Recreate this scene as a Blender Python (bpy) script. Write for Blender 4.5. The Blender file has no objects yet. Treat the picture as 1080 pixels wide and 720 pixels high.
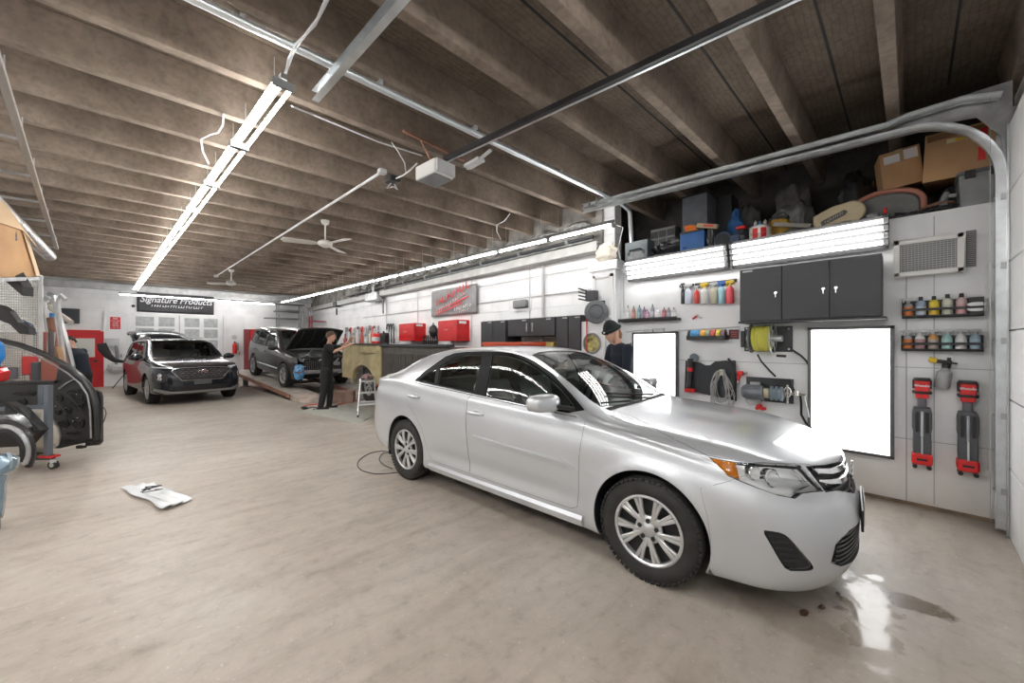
import bpy, bmesh, math, random
from math import sin, cos, pi, radians as R, sqrt, atan2, hypot
from mathutils import Vector as V, Matrix, Euler, geometry
from mathutils.bvhtree import BVHTree
random.seed(7)
scene = bpy.context.scene
C = scene.collection
# ------------------------------------------------------------ camera
EYE = 1.53; FPX = 397.0; HZ = 362.0; YAW = R(43.4)
FW = V((sin(YAW), cos(YAW), 0)); RT = V((cos(YAW), -sin(YAW), 0))
def ray(u, v):
    return FW + RT*((u-540)/FPX) + V((0, 0, (HZ-v)/FPX))
def atx(u, v, X):
    d = ray(u, v); t = X/d.x; return V((X, d.y*t, EYE+d.z*t))
def aty(u, v, Y):
    d = ray(u, v); t = Y/d.y; return V((d.x*t, Y, EYE+d.z*t))
def atz(u, v, Z=0.0):
    d = ray(u, v); t = (Z-EYE)/d.z; return V((d.x*t, d.y*t, Z))
def atd(u, v, t):
    d = ray(u, v); return V((d.x*t, d.y*t, EYE+d.z*t))
cam_d = bpy.data.cameras.new('camera'); cam = bpy.data.objects.new('camera', cam_d); C.objects.link(cam)
cam.location = (0, 0, EYE); cam.rotation_euler = (R(90), 0, -YAW)
cam_d.sensor_width = 36; cam_d.lens = 36*FPX/1080; cam_d.shift_y = (HZ-360)/1080.0
cam_d.clip_start = 0.02; cam_d.clip_end = 200
scene.camera = cam
# ------------------------------------------------------------ materials
MATS = {}
def mat(name, col=(.5, .5, .5), rough=.5, metal=0.0, spec=.5, coat=0.0, emit=None, es=1.0, var=0.0, vs=6.0, bump=0.0, bs=40.0, alpha=None, trans=0.0):
    if name in MATS: return MATS[name]
    m = bpy.data.materials.new(name); m.use_nodes = True; MATS[name] = m
    nt = m.node_tree; b = nt.nodes['Principled BSDF']
    b.inputs['Base Color'].default_value = (*col, 1); b.inputs['Roughness'].default_value = rough
    b.inputs['Metallic'].default_value = metal; b.inputs['Specular IOR Level'].default_value = spec
    b.inputs['Coat Weight'].default_value = coat; b.inputs['Coat Roughness'].default_value = .05
    if trans: b.inputs['Transmission Weight'].default_value = trans
    if emit: b.inputs['Emission Color'].default_value = (*emit, 1); b.inputs['Emission Strength'].default_value = es
    if var or bump:
        tc = nt.nodes.new('ShaderNodeTexCoord')
    if var:
        n = nt.nodes.new('ShaderNodeTexNoise'); n.inputs['Scale'].default_value = vs; n.inputs['Detail'].default_value = 6
        nt.links.new(tc.outputs['Object'], n.inputs['Vector'])
        mx = nt.nodes.new('ShaderNodeMix'); mx.data_type = 'RGBA'
        mx.inputs['A'].default_value = (*[c*(1-var) for c in col], 1); mx.inputs['B'].default_value = (*[min(1, c*(1+var)) for c in col], 1)
        mr = nt.nodes.new('ShaderNodeMapRange'); mr.inputs['From Min'].default_value = .35; mr.inputs['From Max'].default_value = .65
        nt.links.new(n.outputs['Fac'], mr.inputs['Value']); nt.links.new(mr.outputs['Result'], mx.inputs['Factor'])
        nt.links.new(mx.outputs['Result'], b.inputs['Base Color'])
    if bump:
        n2 = nt.nodes.new('ShaderNodeTexNoise'); n2.inputs['Scale'].default_value = bs; n2.inputs['Detail'].default_value = 4
        nt.links.new(tc.outputs['Object'], n2.inputs['Vector'])
        bp = nt.nodes.new('ShaderNodeBump'); bp.inputs['Strength'].default_value = bump; bp.inputs['Distance'].default_value = .01
        nt.links.new(n2.outputs['Fac'], bp.inputs['Height']); nt.links.new(bp.outputs['Normal'], b.inputs['Normal'])
    return m
def N(m, typ, **kw):
    n = m.node_tree.nodes.new(typ)
    for k, v in kw.items():
        if k in n.inputs: n.inputs[k].default_value = v
        else: setattr(n, k, v)
    return n
def L(m, a, b): m.node_tree.links.new(a, b)
def ramp(m, fac, stops):
    r = N(m, 'ShaderNodeValToRGB'); e = r.color_ramp.elements
    while len(e) < len(stops): e.new(.5)
    for i, (p, c) in enumerate(stops): e[i].position = p; e[i].color = (*c, 1) if len(c) == 3 else c
    L(m, fac, r.inputs['Fac']); return r.outputs['Color']
def glassmat(name, tint=(.55, .62, .6), fres=1.5):
    if name in MATS: return MATS[name]
    m = bpy.data.materials.new(name); m.use_nodes = True; MATS[name] = m; nt = m.node_tree
    nt.nodes.remove(nt.nodes['Principled BSDF']); out = nt.nodes['Material Output']
    t = N(m, 'ShaderNodeBsdfTransparent'); t.inputs['Color'].default_value = (*tint, 1)
    g = N(m, 'ShaderNodeBsdfGlossy'); g.inputs['Roughness'].default_value = .015
    f = N(m, 'ShaderNodeFresnel'); f.inputs['IOR'].default_value = fres
    x = N(m, 'ShaderNodeMixShader'); L(m, f.outputs[0], x.inputs[0]); L(m, t.outputs[0], x.inputs[1]); L(m, g.outputs[0], x.inputs[2])
    L(m, x.outputs[0], out.inputs['Surface']); return m
# ------------------------------------------------------------ mesh builder
class MB:
    def __init__(s): s.v = []; s.f = []; s.m = []; s.mi = 0
    def add(s, vs, fs):
        o = len(s.v); s.v += [tuple(p) for p in vs]; s.f += [tuple(i+o for i in f) for f in fs]; s.m += [s.mi]*len(fs); return s
    def box(s, c, d, rot=None, taper=1.0):
        x, y, z = d[0]/2, d[1]/2, d[2]/2
        vs = [V((sx*x*(taper if sz > 0 else 1), sy*y*(taper if sz > 0 else 1), sz*z)) for sz in (-1, 1) for sy in (-1, 1) for sx in (-1, 1)]
        if rot is not None:
            M = rot if isinstance(rot, Matrix) else Euler(rot).to_matrix(); vs = [M @ p for p in vs]
        vs = [p+V(c) for p in vs]
        return s.add(vs, [(0, 2, 3, 1), (4, 5, 7, 6), (0, 1, 5, 4), (2, 6, 7, 3), (0, 4, 6, 2), (1, 3, 7, 5)])
    def box2(s, a, b):
        return s.box([(a[i]+b[i])/2 for i in range(3)], [abs(b[i]-a[i]) for i in range(3)])
    def rbox(s, c, d, r=.01, rot=None, n=3, ax=2):
        # box with rounded vertical edges (about axis ax) and small chamfer
        o = [(0, 1, 2), (1, 2, 0), (2, 0, 1)][(ax+1) % 3]  # a,b plane, h axis
        a, b, h = o; A, B, H = d[a]/2, d[b]/2, d[h]/2; r = min(r, A*.98, B*.98)
        def ringp(k, hh):
            out = []
            for (qx, qy, a0) in ((1, 1, 0), (-1, 1, 90), (-1, -1, 180), (1, -1, 270)):
                for i in range(n+1):
                    t = R(a0+90*i/n); p = [0, 0, 0]
                    p[a] = qx*(A-r)+(r-k)*cos(t); p[b] = qy*(B-r)+(r-k)*sin(t); p[h] = hh; out.append(V(p))
            return out
        k = min(r*.4, H*.3)
        rings = [ringp(k, -H), ringp(0, -H+k), ringp(0, H-k), ringp(k, H)]
        vs = [p for q in rings for p in q]
        if rot is not None:
            M = rot if isinstance(rot, Matrix) else Euler(rot).to_matrix(); vs = [M @ p for p in vs]
        vs = [p+V(c) for p in vs]; m = len(rings[0]); fs = []
        for j in range(3):
            for i in range(m): fs.append((j*m+i, j*m+(i+1) % m, (j+1)*m+(i+1) % m, (j+1)*m+i))
        fs.append(tuple(range(m-1, -1, -1))); fs.append(tuple(range(3*m, 4*m)))
        return s.add(vs, fs)
    def cyl(s, p0, p1, r0, r1=None, n=16, cap=True):
        p0, p1 = V(p0), V(p1); r1 = r0 if r1 is None else r1; d = (p1-p0).normalized()
        a = d.orthogonal().normalized(); b = d.cross(a)
        vs = [p0+(a*cos(2*pi*i/n)+b*sin(2*pi*i/n))*r0 for i in range(n)]+[p1+(a*cos(2*pi*i/n)+b*sin(2*pi*i/n))*r1 for i in range(n)]
        fs = [(i, (i+1) % n, n+(i+1) % n, n+i) for i in range(n)]
        if cap: fs += [tuple(range(n-1, -1, -1)), tuple(range(n, 2*n))]
        return s.add(vs, fs)
    def bar(s, p0, p1, w, h, up=(0, 0, 1)):
        p0, p1 = V(p0), V(p1); d = (p1-p0).normalized(); u = V(up)
        if abs(d.dot(u)) > .99: u = V((1, 0, 0))
        a = d.cross(u).normalized(); b = a.cross(d)
        vs = []
        for p in (p0, p1):
            for (i, j) in ((-1, -1), (1, -1), (1, 1), (-1, 1)): vs.append(p+a*i*w/2+b*j*h/2)
        return s.add(vs, [(0, 3, 2, 1), (4, 5, 6, 7), (0, 1, 5, 4), (1, 2, 6, 5), (2, 3, 7, 6), (3, 0, 4, 7)])
    def tube(s, pts, r, n=8, closed=False, cap=True):
        pts = [V(p) for p in pts]; m = len(pts); rr = r if isinstance(r, (list, tuple)) else [r]*m
        T = []
        for i in range(m):
            if closed: t = pts[(i+1) % m]-pts[i-1]
            else: t = pts[min(i+1, m-1)]-pts[max(i-1, 0)]
            T.append(t.normalized() if t.length > 1e-9 else V((0, 0, 1)))
        a = T[0].orthogonal().normalized(); vs = []
        for i in range(m):
            a = (a-T[i]*a.dot(T[i])); a = a.normalized() if a.length > 1e-6 else T[i].orthogonal().normalized(); b = T[i].cross(a)
            vs += [pts[i]+(a*cos(2*pi*k/n)+b*sin(2*pi*k/n))*rr[i] for k in range(n)]
        fs = []
        for i in range(m if closed else m-1):
            j = (i+1) % m
            fs += [(i*n+k, i*n+(k+1) % n, j*n+(k+1) % n, j*n+k) for k in range(n)]
        if cap and not closed: fs += [tuple(range(n-1, -1, -1)), tuple(range((m-1)*n, m*n))]
        return s.add(vs, fs)
    def lathe(s, prof, c=(0, 0, 0), axis=(0, 0, 1), n=24, close=False):
        c = V(c); d = V(axis).normalized(); a = d.orthogonal().normalized(); b = d.cross(a); vs = []
        for (r, h) in prof: vs += [c+d*h+(a*cos(2*pi*k/n)+b*sin(2*pi*k/n))*max(r, 1e-5) for k in range(n)]
        m = len(prof); fs = []
        for i in range(m-1): fs += [(i*n+k, i*n+(k+1) % n, (i+1)*n+(k+1) % n, (i+1)*n+k) for k in range(n)]
        if close: fs += [((m-1)*n+k, (m-1)*n+(k+1) % n, (k+1) % n, k) for k in range(n)]
        return s.add(vs, fs)
    def prism(s, poly, o, ua, ub, dep):
        # poly of (a,b) in plane o + a*ua + b*ub, extruded by vector dep
        o, ua, ub, dep = V(o), V(ua), V(ub), V(dep); n = len(poly)
        vs = [o+ua*a+ub*b for a, b in poly]; vs += [p+dep for p in vs]
        fs = [tuple(range(n)), tuple(range(2*n-1, n-1, -1))]+[(i, i+n, (i+1) % n+n, (i+1) % n) for i in range(n)]
        return s.add(vs, fs)
    def grid(s, fn, nu, nv, wrap=False):
        vs = [fn(i/nu, j/nv) for j in range(nv+1) for i in range(nu+1)]
        return s.add(vs, [(j*(nu+1)+i, j*(nu+1)+i+1, (j+1)*(nu+1)+i+1, (j+1)*(nu+1)+i) for j in range(nv) for i in range(nu)])
    def ball(s, c, r, n=12, m=8, sc=(1, 1, 1)):
        c = V(c); prof = []
        vs = []
        for j in range(m+1):
            t = pi*j/m
            for i in range(n): vs.append(c+V((r*sc[0]*sin(t)*cos(2*pi*i/n), r*sc[1]*sin(t)*sin(2*pi*i/n), r*sc[2]*cos(t))))
        return s.add(vs, [(j*n+i, (j+1)*n+i, (j+1)*n+(i+1) % n, j*n+(i+1) % n) for j in range(m) for i in range(n)])
    def build(s, name, m, parent=None, smooth=True, angle=35, bevel=0, solid=0, fix=True, loc=None):
        me = bpy.data.meshes.new(name); me.from_pydata(s.v, [], s.f)
        ms = m if isinstance(m, (list, tuple)) else [m]
        for x in ms: me.materials.append(x)
        if len(ms) > 1: me.polygons.foreach_set('material_index', s.m)
        bm = bmesh.new(); bm.from_mesh(me); bmesh.ops.remove_doubles(bm, verts=bm.verts, dist=1e-5)
        if fix: bmesh.ops.recalc_face_normals(bm, faces=bm.faces)
        bm.to_mesh(me); bm.free()
        o = bpy.data.objects.new(name, me); C.objects.link(o)
        if smooth:
            me.polygons.foreach_set('use_smooth', [True]*len(me.polygons)); sharp(me, angle)
        if solid:
            md = o.modifiers.new('solid', 'SOLIDIFY'); md.thickness = solid; md.offset = 0
        if bevel:
            md = o.modifiers.new('bevel', 'BEVEL'); md.width = bevel; md.segments = 2; md.limit_method = 'ANGLE'; md.angle_limit = R(40)
        if parent is not None: o.parent = parent
        if loc is not None: o.location = loc
        return o
def sharp(me, angle):
    bm = bmesh.new(); bm.from_mesh(me); a = R(angle)
    for e in bm.edges:
        e.smooth = not (len(e.link_faces) == 2 and e.calc_face_angle(0) > a)
    bm.to_mesh(me); bm.free()
def tag(o, label=None, cat=None, group=None, kind=None):
    if label: o['label'] = label
    if cat: o['category'] = cat
    if group: o['group'] = group
    if kind: o['kind'] = kind
    return o
def thing(name, label, cat, loc=(0, 0, 0), rotz=0, group=None):
    o = bpy.data.objects.new(name, None); C.objects.link(o); o.location = loc; o.rotation_euler = (0, 0, rotz)
    o.empty_display_size = .1
    return tag(o, label, cat, group)
def single(mb, name, m, label, cat, group=None, **kw):
    """one-mesh thing; vertices given in world space, origin moved to its base"""
    xs = [v[0] for v in mb.v]; ys = [v[1] for v in mb.v]; zs = [v[2] for v in mb.v]
    c = V(((min(xs)+max(xs))/2, (min(ys)+max(ys))/2, min(zs)))
    mb.v = [(x-c.x, y-c.y, z-c.z) for x, y, z in mb.v]
    o = mb.build(name, m, **kw); o.location = c
    return tag(o, label, cat, group)
def struct(mb, name, m, **kw):
    o = mb.build(name, m, **kw); o['kind'] = 'structure'; return o
def copy_tree(o, parent=None, ch_of=None):
    c = o.copy(); C.objects.link(c)
    if parent is not None: c.parent = parent
    for ch in list(o.children): copy_tree(ch, c)
    return c
def text(s, size, m, parent, loc, rot, name='lettering', ext=.001, align='CENTER', shear=0.0, sx=1.0, bold=0.0):
    cu = bpy.data.curves.new(name, 'FONT'); cu.body = s; cu.size = size; cu.extrude = ext; cu.align_x = align; cu.align_y = 'CENTER'; cu.shear = shear; cu.offset = bold
    t = bpy.data.objects.new(name, cu); C.objects.link(t)
    bpy.context.view_layer.update()
    me = bpy.data.meshes.new_from_object(t); bpy.data.objects.remove(t); me.materials.clear(); me.materials.append(m)
    o = bpy.data.objects.new(name, me); C.objects.link(o); o.parent = parent; o.location = loc
    o.rotation_euler = rot; o.scale = (sx, 1, 1)
    return o
def marks(n, w, h, m, parent, loc, rot, seed=1, th=.16, name='lettering'):
    """a row of worn illegible letter strokes, w wide and h high"""
    rr = random.Random(seed); b = MB(); st = w/n
    for i in range(n):
        x = -w/2+st*(i+.5); hh = h*rr.uniform(.7, 1); b.bar((x-.1*h, -hh/2, 0), (x+.1*h, hh/2, 0), h*th, .002)
        if i % 3: y = rr.choice((-.4, 0, .4))*hh; b.bar((x, y, 0), (x+st*.7, y+.02*h, 0), h*th, .002)
    o = b.build(name, m, parent, smooth=False, loc=loc); o.rotation_euler = rot; return o
# orientation of text lying on a wall: facing -X (right wall) and -Y (back wall)
ROT_NX = (R(90), 0, R(-90)); ROT_NY = (R(90), 0, 0)
# ============================================================ ROOM
XL, XR, XN, YB, YF = -2.8, 5.42, 5.20, 19.6, -0.62
HJ, HS = 3.65, 3.97
def concrete_floor():
    m = bpy.data.materials.new('floor_concrete'); m.use_nodes = True; b = m.node_tree.nodes['Principled BSDF']
    g = N(m, 'ShaderNodeNewGeometry')
    def noise(sc, det, rough=.55, dist=0.0):
        n = N(m, 'ShaderNodeTexNoise'); n.inputs['Scale'].default_value = sc; n.inputs['Detail'].default_value = det
        n.inputs['Roughness'].default_value = rough; n.inputs['Distortion'].default_value = dist; L(m, g.outputs['Position'], n.inputs['Vector']); return n.outputs['Fac']
    base = ramp(m, noise(.45, 7, .6, .3), [(.33, (.385, .335, .285)), (.5, (.455, .405, .35)), (.66, (.53, .485, .43))])
    fine = ramp(m, noise(9, 12, .75), [(.30, (.66, .63, .60)), (.46, (.95, .95, .95)), (.7, (1.10, 1.10, 1.10))])
    def mul(a, bb, f=1.0, bt='MULTIPLY'):
        x = N(m, 'ShaderNodeMix', data_type='RGBA', blend_type=bt); x.inputs['Factor'].default_value = f; x.clamp_result = False
        L(m, a, x.inputs['A']); L(m, bb, x.inputs['B']); return x.outputs['Result']
    c = mul(base, fine, .8)
    # swept cleaning strokes: stretched noise
    mp = N(m, 'ShaderNodeMapping'); mp.inputs['Scale'].default_value = (1.2, 5.5, 1); mp.inputs['Rotation'].default_value = (0, 0, .5); L(m, g.outputs['Position'], mp.inputs['Vector'])
    st = N(m, 'ShaderNodeTexNoise'); st.inputs['Scale'].default_value = 1.3; st.inputs['Detail'].default_value = 8; st.inputs['Distortion'].default_value = .6; L(m, mp.outputs[0], st.inputs['Vector'])
    c = mul(c, ramp(m, st.outputs['Fac'], [(.3, (.86, .84, .82)), (.5, (1, 1, 1)), (.7, (1.07, 1.07, 1.07))]), .9)
    # pale and dark specks
    c = mul(c, ramp(m, noise(38, 3, .5), [(.0, (.6, .58, .56)), (.33, (1, 1, 1)), (.66, (1, 1, 1)), (.70, (1.35, 1.35, 1.35))]), .7)
    # long diagonal seams / cracks
    cr = N(m, 'ShaderNodeTexVoronoi', feature='DISTANCE_TO_EDGE'); cr.inputs['Scale'].default_value = .22
    wv = N(m, 'ShaderNodeTexNoise'); wv.inputs['Scale'].default_value = 1.2; wv.inputs['Detail'].default_value = 5; L(m, g.outputs['Position'], wv.inputs['Vector'])
    ad = N(m, 'ShaderNodeMix', data_type='RGBA', blend_type='ADD'); ad.inputs['Factor'].default_value = .6; L(m, g.outputs['Position'], ad.inputs['A']); L(m, wv.outputs['Color'], ad.inputs['B'])
    L(m, ad.outputs['Result'], cr.inputs['Vector'])
    c = mul(c, ramp(m, cr.outputs['Distance'], [(0, (.72, .69, .66)), (.004, (.86, .84, .82)), (.009, (1, 1, 1))]), .22)
    sx = N(m, 'ShaderNodeSeparateXYZ'); L(m, g.outputs['Position'], sx.inputs[0])
    # wet area in front of the silver car
    def M(op, a, bb=None, cc=None):
        n = N(m, 'ShaderNodeMath', operation=op)
        for i, q in enumerate((a, bb, cc)):
            if q is None: continue
            if isinstance(q, (int, float)): n.inputs[i].default_value = q
            else: L(m, q, n.inputs[i])
        return n.outputs[0]
    def blob(cx, cy, rx, ry, ang, nz, sc):
        dx = M('SUBTRACT', sx.outputs[0], cx); dy = M('SUBTRACT', sx.outputs[1], cy)
        a = M('DIVIDE', M('ADD', M('MULTIPLY', dx, cos(ang)), M('MULTIPLY', dy, sin(ang))), rx)
        bb = M('DIVIDE', M('SUBTRACT', M('MULTIPLY', dy, cos(ang)), M('MULTIPLY', dx, sin(ang))), ry)
        d = M('SQRT', M('ADD', M('MULTIPLY', a, a), M('MULTIPLY', bb, bb)))
        return M('ADD', d, M('MULTIPLY', M('SUBTRACT', noise(sc, 6), .5), nz))
    def below(d, lo, hi):
        r = N(m, 'ShaderNodeMapRange', interpolation_type='SMOOTHSTEP'); L(m, d, r.inputs[0]); r.inputs[1].default_value = lo; r.inputs[2].default_value = hi
        r.inputs[3].default_value = 1; r.inputs[4].default_value = 0; return r.outputs[0]
    wet = below(blob(WET[0], WET[1], WET[2], WET[3], WET[4], 3.2, 8), .55, 1.1)
    wetd = below(blob(WET2[0], WET2[1], WET2[2], WET2[3], WET2[4], 1.3, 7), .75, .95)
    x = N(m, 'ShaderNodeMix', data_type='RGBA', blend_type='MULTIPLY'); L(m, wetd, x.inputs['Factor']); L(m, c, x.inputs['A']); x.inputs['B'].default_value = (.42, .36, .30, 1)
    x2 = N(m, 'ShaderNodeMix', data_type='RGBA', blend_type='MULTIPLY'); L(m, wet, x2.inputs['Factor']); L(m, x.outputs['Result'], x2.inputs['A']); x2.inputs['B'].default_value = (.88, .87, .86, 1)
    floor_dark = M('MAXIMUM', below(blob(2.95, 2.3, .55, 2.2, .08, 1.2, 2.0), .8, 1.0), M('MULTIPLY', below(blob(SP[0], SP[1], SP[2], .16, SP[3], 1.6, 3), .7, 1.1), .55))  # darkens a long patch beneath the sedan and a wet streak by its bumper
    x3 = N(m, 'ShaderNodeMix', data_type='RGBA', blend_type='MULTIPLY'); L(m, floor_dark, x3.inputs['Factor']); L(m, x2.outputs['Result'], x3.inputs['A']); x3.inputs['B'].default_value = (.62, .58, .55, 1)
    L(m, x3.outputs['Result'], b.inputs['Base Color'])
    rr = N(m, 'ShaderNodeMapRange'); L(m, noise(1.5, 6), rr.inputs[0]); rr.inputs[1].default_value = .3; rr.inputs[2].default_value = .7; rr.inputs[3].default_value = .36; rr.inputs[4].default_value = .58
    wm = M('MAXIMUM', wet, M('MULTIPLY', wetd, .45))
    rf = M('MULTIPLY', rr.outputs[0], M('SUBTRACT', 1.0, M('MULTIPLY', wm, .80)))
    L(m, rf, b.inputs['Roughness']); b.inputs['Specular IOR Level'].default_value = .5
    bp = N(m, 'ShaderNodeBump'); bp.inputs['Distance'].default_value = .004; L(m, noise(26, 6, .7), bp.inputs['Height'])
    L(m, M('MULTIPLY', M('SUBTRACT', 1.0, wm), .35), bp.inputs['Strength']); L(m, bp.outputs['Normal'], b.inputs['Normal'])
    return m
_a, _b = atz(772, 612), atz(900, 690); SP = ((_a.x+_b.x)/2, (_a.y+_b.y)/2, (_b-_a).length*.62, atan2(_b.y-_a.y, _b.x-_a.x))
w1 = atz(918, 645); w2 = atz(964, 637)
WET = (w1.x, w1.y, .46, .13, R(3)); WET2 = (w2.x, w2.y, .10, .19, R(3))
def block_wall(name, col, axis, mortar=.8, scale=1.0, brick=True):
    m = bpy.data.materials.new(name); m.use_nodes = True; b = m.node_tree.nodes['Principled BSDF']
    g = N(m, 'ShaderNodeNewGeometry'); sp = N(m, 'ShaderNodeSeparateXYZ'); L(m, g.outputs['Position'], sp.inputs[0])
    cb = N(m, 'ShaderNodeCombineXYZ'); L(m, sp.outputs[axis], cb.inputs[0]); L(m, sp.outputs[2], cb.inputs[1])
    n = N(m, 'ShaderNodeTexNoise'); n.inputs['Scale'].default_value = 1.7; n.inputs['Detail'].default_value = 8; L(m, g.outputs['Position'], n.inputs['Vector'])
    c = ramp(m, n.outputs['Fac'], [(.3, tuple(k*.86 for k in col)), (.5, col), (.75, tuple(min(1, k*1.04) for k in col))])
    if brick:
        bt = N(m, 'ShaderNodeTexBrick'); bt.inputs['Scale'].default_value = 1; bt.inputs['Brick Width'].default_value = .41*scale; bt.inputs['Row Height'].default_value = .205*scale
        bt.inputs['Mortar Size'].default_value = .007; bt.inputs['Mortar Smooth'].default_value = .6
        bt.inputs['Color1'].default_value = (1, 1, 1, 1); bt.inputs['Color2'].default_value = (.97, .97, .97, 1); bt.inputs['Mortar'].default_value = (mortar,)*3+(1,)
        L(m, cb.outputs[0], bt.inputs['Vector'])
        x = N(m, 'ShaderNodeMix', data_type='RGBA', blend_type='MULTIPLY'); x.inputs['Factor'].default_value = 1; L(m, c, x.inputs['A']); L(m, bt.outputs['Color'], x.inputs['B']); c = x.outputs['Result']
        bp = N(m, 'ShaderNodeBump'); bp.inputs['Strength'].default_value = .6; bp.inputs['Distance'].default_value = .01; bp.invert = True
        L(m, bt.outputs['Fac'], bp.inputs['Height']); L(m, bp.outputs['Normal'], b.inputs['Normal'])
    # scuffs near the foot of the wall
    mr = N(m, 'ShaderNodeMapRange'); L(m, sp.outputs[2], mr.inputs[0]); mr.inputs[1].default_value = 0; mr.inputs[2].default_value = .7; mr.inputs[3].default_value = .9; mr.inputs[4].default_value = 0
    n2 = N(m, 'ShaderNodeTexNoise'); n2.inputs['Scale'].default_value = 3; n2.inputs['Detail'].default_value = 7; L(m, g.outputs['Position'], n2.inputs['Vector'])
    mm = N(m, 'ShaderNodeMath', operation='MULTIPLY'); L(m, mr.outputs[0], mm.inputs[0]); L(m, n2.outputs['Fac'], mm.inputs[1])
    x = N(m, 'ShaderNodeMix', data_type='RGBA', blend_type='MULTIPLY'); L(m, mm.outputs[0], x.inputs['Factor']); L(m, c, x.inputs['A']); x.inputs['B'].default_value = (.80, .68, .52, 1)
    L(m, x.outputs['Result'], b.inputs['Base Color']); b.inputs['Roughness'].default_value = .55
    return m
def ceiling_mat(name, c0, c1, c2, vs=2.2, brick=False):
    m = bpy.data.materials.new(name); m.use_nodes = True; b = m.node_tree.nodes['Principled BSDF']
    g = N(m, 'ShaderNodeNewGeometry')
    n = N(m, 'ShaderNodeTexNoise'); n.inputs['Scale'].default_value = vs; n.inputs['Detail'].default_value = 9; n.inputs['Roughness'].default_value = .65; L(m, g.outputs['Position'], n.inputs['Vector'])
    c = ramp(m, n.outputs['Fac'], [(.32, c0), (.5, c1), (.7, c2)])
    n2 = N(m, 'ShaderNodeTexNoise'); n2.inputs['Scale'].default_value = 22; n2.inputs['Detail'].default_value = 5; L(m, g.outputs['Position'], n2.inputs['Vector'])
    x = N(m, 'ShaderNodeMix', data_type='RGBA', blend_type='MULTIPLY'); x.inputs['Factor'].default_value = .7; L(m, c, x.inputs['A'])
    L(m, ramp(m, n2.outputs['Fac'], [(.35, (.72, .72, .72)), (.55, (1, 1, 1))]), x.inputs['B']); c = x.outputs['Result']
    if brick:
        bt = N(m, 'ShaderNodeTexBrick'); bt.inputs['Scale'].default_value = 1; bt.inputs['Brick Width'].default_value = .13; bt.inputs['Row Height'].default_value = .045
        bt.inputs['Mortar Size'].default_value = .006; bt.inputs['Mortar'].default_value = (.62, .6, .58, 1); bt.inputs['Color1'].default_value = (1, 1, 1, 1); bt.inputs['Color2'].default_value = (.9, .88, .85, 1)
        nz = N(m, 'ShaderNodeTexNoise'); nz.inputs['Scale'].default_value = 5; L(m, g.outputs['Position'], nz.inputs['Vector'])
        ad = N(m, 'ShaderNodeMix', data_type='RGBA', blend_type='ADD'); ad.inputs['Factor'].default_value = .06; L(m, g.outputs['Position'], ad.inputs['A']); L(m, nz.outputs['Color'], ad.inputs['B'])
        L(m, ad.outputs['Result'], bt.inputs['Vector'])
        x = N(m, 'ShaderNodeMix', data_type='RGBA', blend_type='MULTIPLY'); x.inputs['Factor'].default_value = .55; L(m, c, x.inputs['A']); L(m, bt.outputs['Color'], x.inputs['B']); c = x.outputs['Result']
    bp = N(m, 'ShaderNodeBump'); bp.inputs['Strength'].default_value = .5; bp.inputs['Distance'].default_value = .01; L(m, n2.outputs['Fac'], bp.inputs['Height']); L(m, bp.outputs['Normal'], b.inputs['Normal'])
    L(m, c, b.inputs['Base Color']); b.inputs['Roughness'].default_value = .85; return m
M_floor = concrete_floor()
M_white = mat('white_paint', (.80, .81, .82), .5, var=.05, vs=2)
M_wallR = block_wall('painted_block_side', (.86, .87, .88), 1, .86, 1.35)
M_wallN = block_wall('painted_panel_wall', (.86, .875, .89), 1, brick=False)
M_wallB = block_wall('painted_back_wall', (.86, .87, .88), 0, .93, 1.0)
M_joist = ceiling_mat('stained_joist', (.135, .104, .078), (.21, .165, .128), (.29, .235, .188))
M_slab = ceiling_mat('stained_slab', (.095, .072, .052), (.145, .112, .083), (.20, .158, .12), 1.6, True)
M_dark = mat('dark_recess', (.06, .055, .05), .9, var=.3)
M_galv = mat('galvanised_steel', (.62, .65, .67), .32, .85, var=.12, vs=8)
M_steel = mat('dull_steel', (.42, .43, .44), .42, .7, var=.2, vs=8)
M_black = mat('black_plastic', (.018, .018, .02), .42, var=.2)
M_blackm = mat('matte_black', (.012, .012, .013), .75)
M_char = mat('charcoal_powdercoat', (.034, .037, .042), .45, var=.08, vs=3)
M_grey = mat('grey_plastic', (.22, .23, .24), .5, var=.1)
M_lgrey = mat('light_grey_plastic', (.55, .56, .57), .5, var=.08)
M_red = mat('red_paint', (.62, .012, .015), .32, var=.1)
M_redp = mat('red_plastic', (.70, .02, .02), .38)
M_card = mat('cardboard', (.50, .30, .15), .8, var=.12, vs=3)
M_card2 = mat('cardboard_inside', (.40, .24, .13), .85, var=.15, vs=3)
M_rust = mat('rusty_brown', (.25, .12, .08), .7, var=.3)
M_yel = mat('yellow_plastic', (.80, .55, .03), .4)
M_blue = mat('blue_plastic', (.03, .16, .55), .4, var=.1)
M_orange = mat('orange_plastic', (.85, .22, .03), .45)
M_tube = mat('fluorescent_tube', (.9, .9, .9), .4, emit=(1.0, .985, .96), es=16)
M_fix = mat('fixture_white', (.16, .16, .16), .4, var=.05)
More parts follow.
